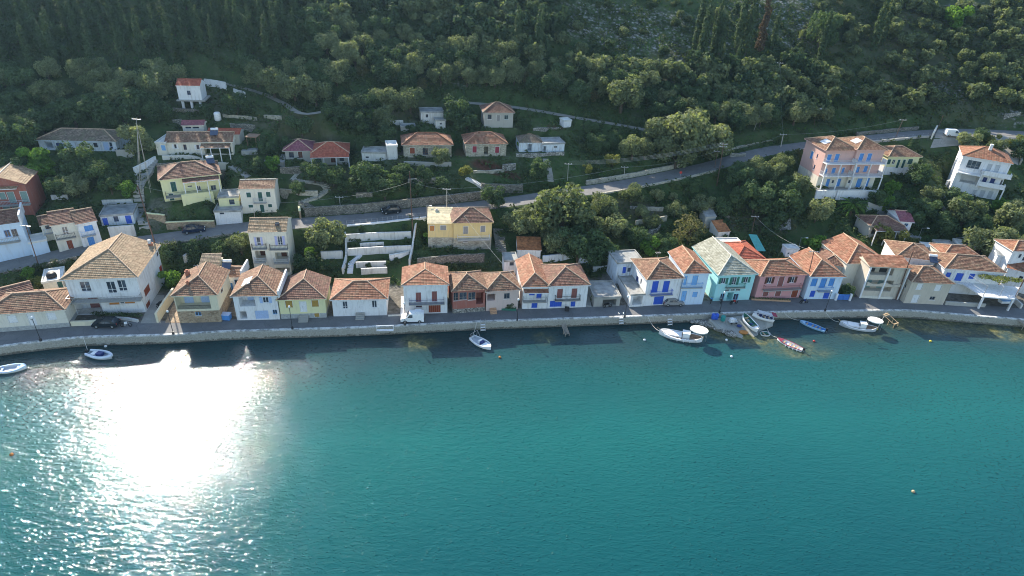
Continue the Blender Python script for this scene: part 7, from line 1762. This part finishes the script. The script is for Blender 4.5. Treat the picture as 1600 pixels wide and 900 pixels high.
t4 = fit_pole('utility_pole', 'tall reddish pole at the right corner of the terraced garden', (645, 362), (640, 268), r=.12, arms=0)
t5 = fit_pole('utility_pole', 'grey pole behind the yellow house by the road', (698, 334), (698, 295), mat='pole_pale', r=.1)
t6 = fit_pole('utility_pole', 'small grey pole before the long road retaining wall', (532, 322), (530, 308), mat='pole_pale', r=.08)
t7 = fit_pole('utility_pole', 'short grey pole on the green meadow', (887, 282), (888, 256), mat='pole_pale', r=.08, arms=1)
t8 = fit_pole('utility_pole', 'thin pole by the stone wall at the end of the meadow', (976, 278), (976, 261), mat='pole_pale', r=.08)
t9 = fit_pole('utility_pole', 'taller of the pair of poles beside the road bend, with white insulators', (1120, 290), (1131, 224), r=.11, arms=2)
t10 = fit_pole('utility_pole', 'shorter of the pair of poles beside the road bend', (1117, 262), (1121, 236), r=.09)
t11 = fit_pole('utility_pole', 'white concrete pole at the road junction', (1220, 230), (1224, 210), mat='pole_pale', r=.14)
t12 = fit_pole('utility_pole', 'slender pole high in the wood above the road junction', (1213, 128), (1219, 98), mat='pole_pale', r=.08)
t13 = fit_pole('utility_pole', 'slanting pole on the upper road right of the guest house', (1399, 215), (1411, 187), r=.09)
t14 = fit_pole('utility_pole', 'leaning pole at the upper parking place', (1464, 204), (1474, 180), r=.09, arms=0)
t15 = fit_pole('utility_pole', 'dark pole between the pink house and the azure shuttered house', (1256, 462), (1272, 392), z=QZ, r=.11, arms=1)
t16 = fit_pole('utility_pole', 'leaning reddish pole beside the grey green house', (1400, 468), (1426, 394), z=QZ, r=.13, arms=0)
t17 = fit_pole('utility_pole', 'leaning dark pole near the right end of the quay', (1577, 483), (1606, 425), z=QZ, r=.13, arms=0)
t18 = fit_pole('utility_pole', 'thin pole on the green slope above the tarpaulin', (1174, 368), (1180, 338), r=.08)
t19 = fit_pole('utility_pole', 'thin pole with lamp above the trees at the guest house', (1273, 195), (1275, 170), r=.06, arms=0, lamp=True)
t20 = fit_pole('utility_pole', 'pole in the bush behind the white ruin on the meadow', (1177, 205), (1187, 180), mat='pole_pale', r=.06, arms=0)
for bpx, tpx, lb in (((1247,392),(1252,371),'street light behind the pink house row'),((1435,372),(1441,356),'street light right of the veranda bungalow'),((1583,388),(1590,372),'street light above the tin roof house'),((667,338),(666,321),'street light on the upper road by the cream roofed wing'),
    ((1492,378),(1495,371),'small street light behind the rear orange block'),((242,78),(240,62),'lone pole light in the upper left wood')):
    fit_pole('street_light', lb, bpx, tpx, mat='galvanised', r=.05, arms=0, lamp=True, cat='street light')
def wire(label, a, b, sag=.8, r=.013, n=14):
    m = MB(); pts = [a.lerp(b, k / n) - Vector((0, 0, sag * 4 * (k / n) * (1 - k / n))) for k in range(n + 1)]
    m.tube([p_ - a for p_ in pts], r, 3, cap=False); o = m.build('power_line', 'wire'); o.location = a; tag(o, label, 'cable')
wire('cable between the small grey pole and the tall garden pole', t6, t4 - Vector((0, 0, 2.2)), .5); wire('cable from the tall garden pole to the pole behind the yellow house', t4 - Vector((0, 0, 2.0)), t5, .4)
wire('cable crossing the grove from the yellow house pole to the meadow pole', t5, t8, 1.0); wire('cable from the meadow end pole to the pole pair at the bend', t8, t10, .9); wire('cable from the pole pair to the white junction pole', t10, t11, .8)
wire('cable from the junction pole to the slanting pole on the upper road', t11, t13, .9); wire('cable rising from the junction pole to the wood', t11, t12, .8); wire('cable from the tarpaulin pole down to the dark pole by the azure shutters', t18, t15, 1.2)
wire('cable from the tall mast down to the reddish pole', t1, t2, .6); wire('cable from the mast across to the small grey pole', t2, t6, 2.2)
wire('heavy cable hanging over the two small cottages', t5 - Vector((0, 0, .5)), P(808, 437, 7.0), .8, r=.016)
for k in range(4): wire('one of the four parallel cables above the meadow, numbered from below' if False else ['lowest', 'second', 'third', 'highest'][k] + ' of the parallel cables between the meadow pole and the pole pair', t7 + Vector((0, 0, -.1 + .25 * k)), t9 + Vector((0, 0, -.6 + .3 * k)), 1.1)
wl = fit_pole('road_sign', 'red topped road sign at the bend above the grove', (1062, 281), (1064, 268), mat='galvanised', r=.04, arms=0, cat='road sign')
sg_ = tag(MB().lathe([(.001, -.03), (.32, -.03), (.32, .03), (.001, .03)], seg=12).build('sign_disc', 'p_red'), 'red disc of the road sign at the bend', 'sign'); sg_.rotation_euler = (pi / 2, 0, 0); sg_.location = wl + Vector((0, -.08, -.2))
# railing posts along the upper road over the terraced garden
rr_ = [p_ for p_ in ROAD if 540 < proj(p_.x, p_.y, p_.z)[0] < 790 or 1230 < proj(p_.x, p_.y, p_.z)[0] < 1330]
for lo, hi_, lb in ((540, 790, 'thin post and wire railing along the upper road above the terraced garden'), (1290, 1440, 'post railing along the upper road behind the guest house')):
    sel = resample([p_ for p_ in ROAD if lo < proj(p_.x, p_.y, p_.z)[0] < hi_], 2.4); rt = empty('road_railing', sel[0], 0, lb, 'railing'); pv = None; wm = MB()
    for i, p_ in enumerate(sel):
        t = sel[min(i + 1, len(sel) - 1)] - sel[max(0, i - 1)]; n_ = Vector((t.y, -t.x, 0)).normalized() * 2.65; c = p_ + n_ - sel[0]
        MB().tube([(c.x, c.y, c.z - .1), (c.x, c.y, c.z + 1.0)], .035, 4).build('post', 'galvanised', rt)
        if pv is not None:
            for z in (.5, .95): wm.tube([pv + Vector((0, 0, z)), c + Vector((0, 0, z))], .014, 3, cap=False)
        pv = c
    wm.build('rail', 'galvanised', rt)
# ridge line antennas
for hs, fx, lb in ((h4, .45, 'leaning television aerial on the veranda house roof'), (h15, .5, 'thin aerial on the blue shutter house roof'), (g13, .1, 'aerial on the tall cream house roof')):
    b = hs['O'] + hs['U'] * hs['w'] * fx + hs['N'] * hs['d'] * .6 + Vector((0, 0, hs['h'] + 1.3)); r = empty('aerial', b, .3, lb, 'aerial'); MB().tube([(0, 0, -.6), (0, 0, 1.9)], .03, 4).build('mast', 'galvanised', r)
    m = MB().tube([(-.6, 0, 1.8), (.6, 0, 1.8)], .02, 4); [m.tube([(x, -.3, 1.8), (x, .3, 1.8)], .015, 4) for x in (-.5, -.2, .1, .4)]; m.build('antenna_arms', 'galvanised', r)

# ---------------------------------------------------------------- air: thin haze over the bay
hb = MB().box(-640, 640, -255, 600, -8, 290).build('haze', 'wire'); hb.data.materials.clear()
hm = bpy.data.materials.new('haze'); hm.use_nodes = True; hn = hm.node_tree; hn.nodes.clear()
pv = hn.nodes.new('ShaderNodeVolumePrincipled'); pv.inputs['Color'].default_value = (.45, .74, 1.0, 1); pv.inputs['Density'].default_value = .00011; pv.inputs['Anisotropy'].default_value = .5
ho = hn.nodes.new('ShaderNodeOutputMaterial'); hn.links.new(pv.outputs[0], ho.inputs['Volume']); hb.data.materials.append(hm); tag(hb, kind='stuff')

def row_plants(name, label, view, line, n, r, mat, seed, h=.3):
    pts = [GG(*V(view, *p)) for p in line]; rr = random.Random(seed); L = []; o = pts[0].copy()
    for i in range(n):
        t = rr.random() * (len(pts) - 1); k = int(t); c = pts[k].lerp(pts[k + 1], t - k); s_ = r * rr.uniform(.5, 1.3)
        x, y = c.x + rr.uniform(-.3, .3), c.y + rr.uniform(-.45, .45); L.append((x - o.x, y - o.y, T(x, y) - o.z + h * s_, s_, s_, s_ * .8))
    me, _ = leaf_mesh(name, L, n * 70, .13, mat, seed=seed); q = link(name, me); q.location = o; tag(q, label, 'plants', kind='stuff')
row_plants('garden_plants', 'dark planting on the top bed of the terraced garden', 'l', [(140,515),(300,500),(690,480)], 34, .45, 'leaf_shrub', 1)
row_plants('garden_plants', 'mixed planting on the middle bed of the terraced garden', 'l', [(150,630),(400,620),(680,600)], 40, .5, 'leaf_dark', 2)
row_plants('garden_plants', 'planting on the low bed of the terraced garden', 'l', [(210,740),(400,735),(600,720)], 30, .45, 'leaf_shrub', 3)
row_plants('garden_plants', 'vines and bushes at the side of the yellow wing', 'l', [(730,440),(740,600),(720,740)], 26, .7, 'leaf_dark', 4)
row_plants('garden_plants', 'dark hedge growth under the long stone wall', 'l', [(760,800),(1000,770),(1320,780)], 34, .7, 'leaf_shrub', 5)
row_plants('garden_plants', 'green growth between the tall cream house and the road', 'p', [(660,260),(850,300),(1080,260),(1230,380)], 60, 1.0, 'leaf_shrub', 6)
row_plants('garden_plants', 'green growth above the veranda house', 'p', [(680,340),(800,330),(900,370),(1000,340)], 40, .8, 'leaf_dark', 7)
row_plants('garden_plants', 'creeper over the terraces behind the low garage', 'm', [(700,850),(830,830),(940,870)], 24, .6, 'leaf_dark', 8)
row_plants('garden_plants', 'bushes between the veranda bungalow and the orange roofs', 's', [(235,320),(400,290),(560,330),(740,380)], 44, .8, 'leaf_lime', 9)
row_plants('garden_plants', 'dense growth along the bank under the upper road at left', 'h', [(120,920),(260,890),(420,850)], 30, .7, 'leaf_shrub', 10)
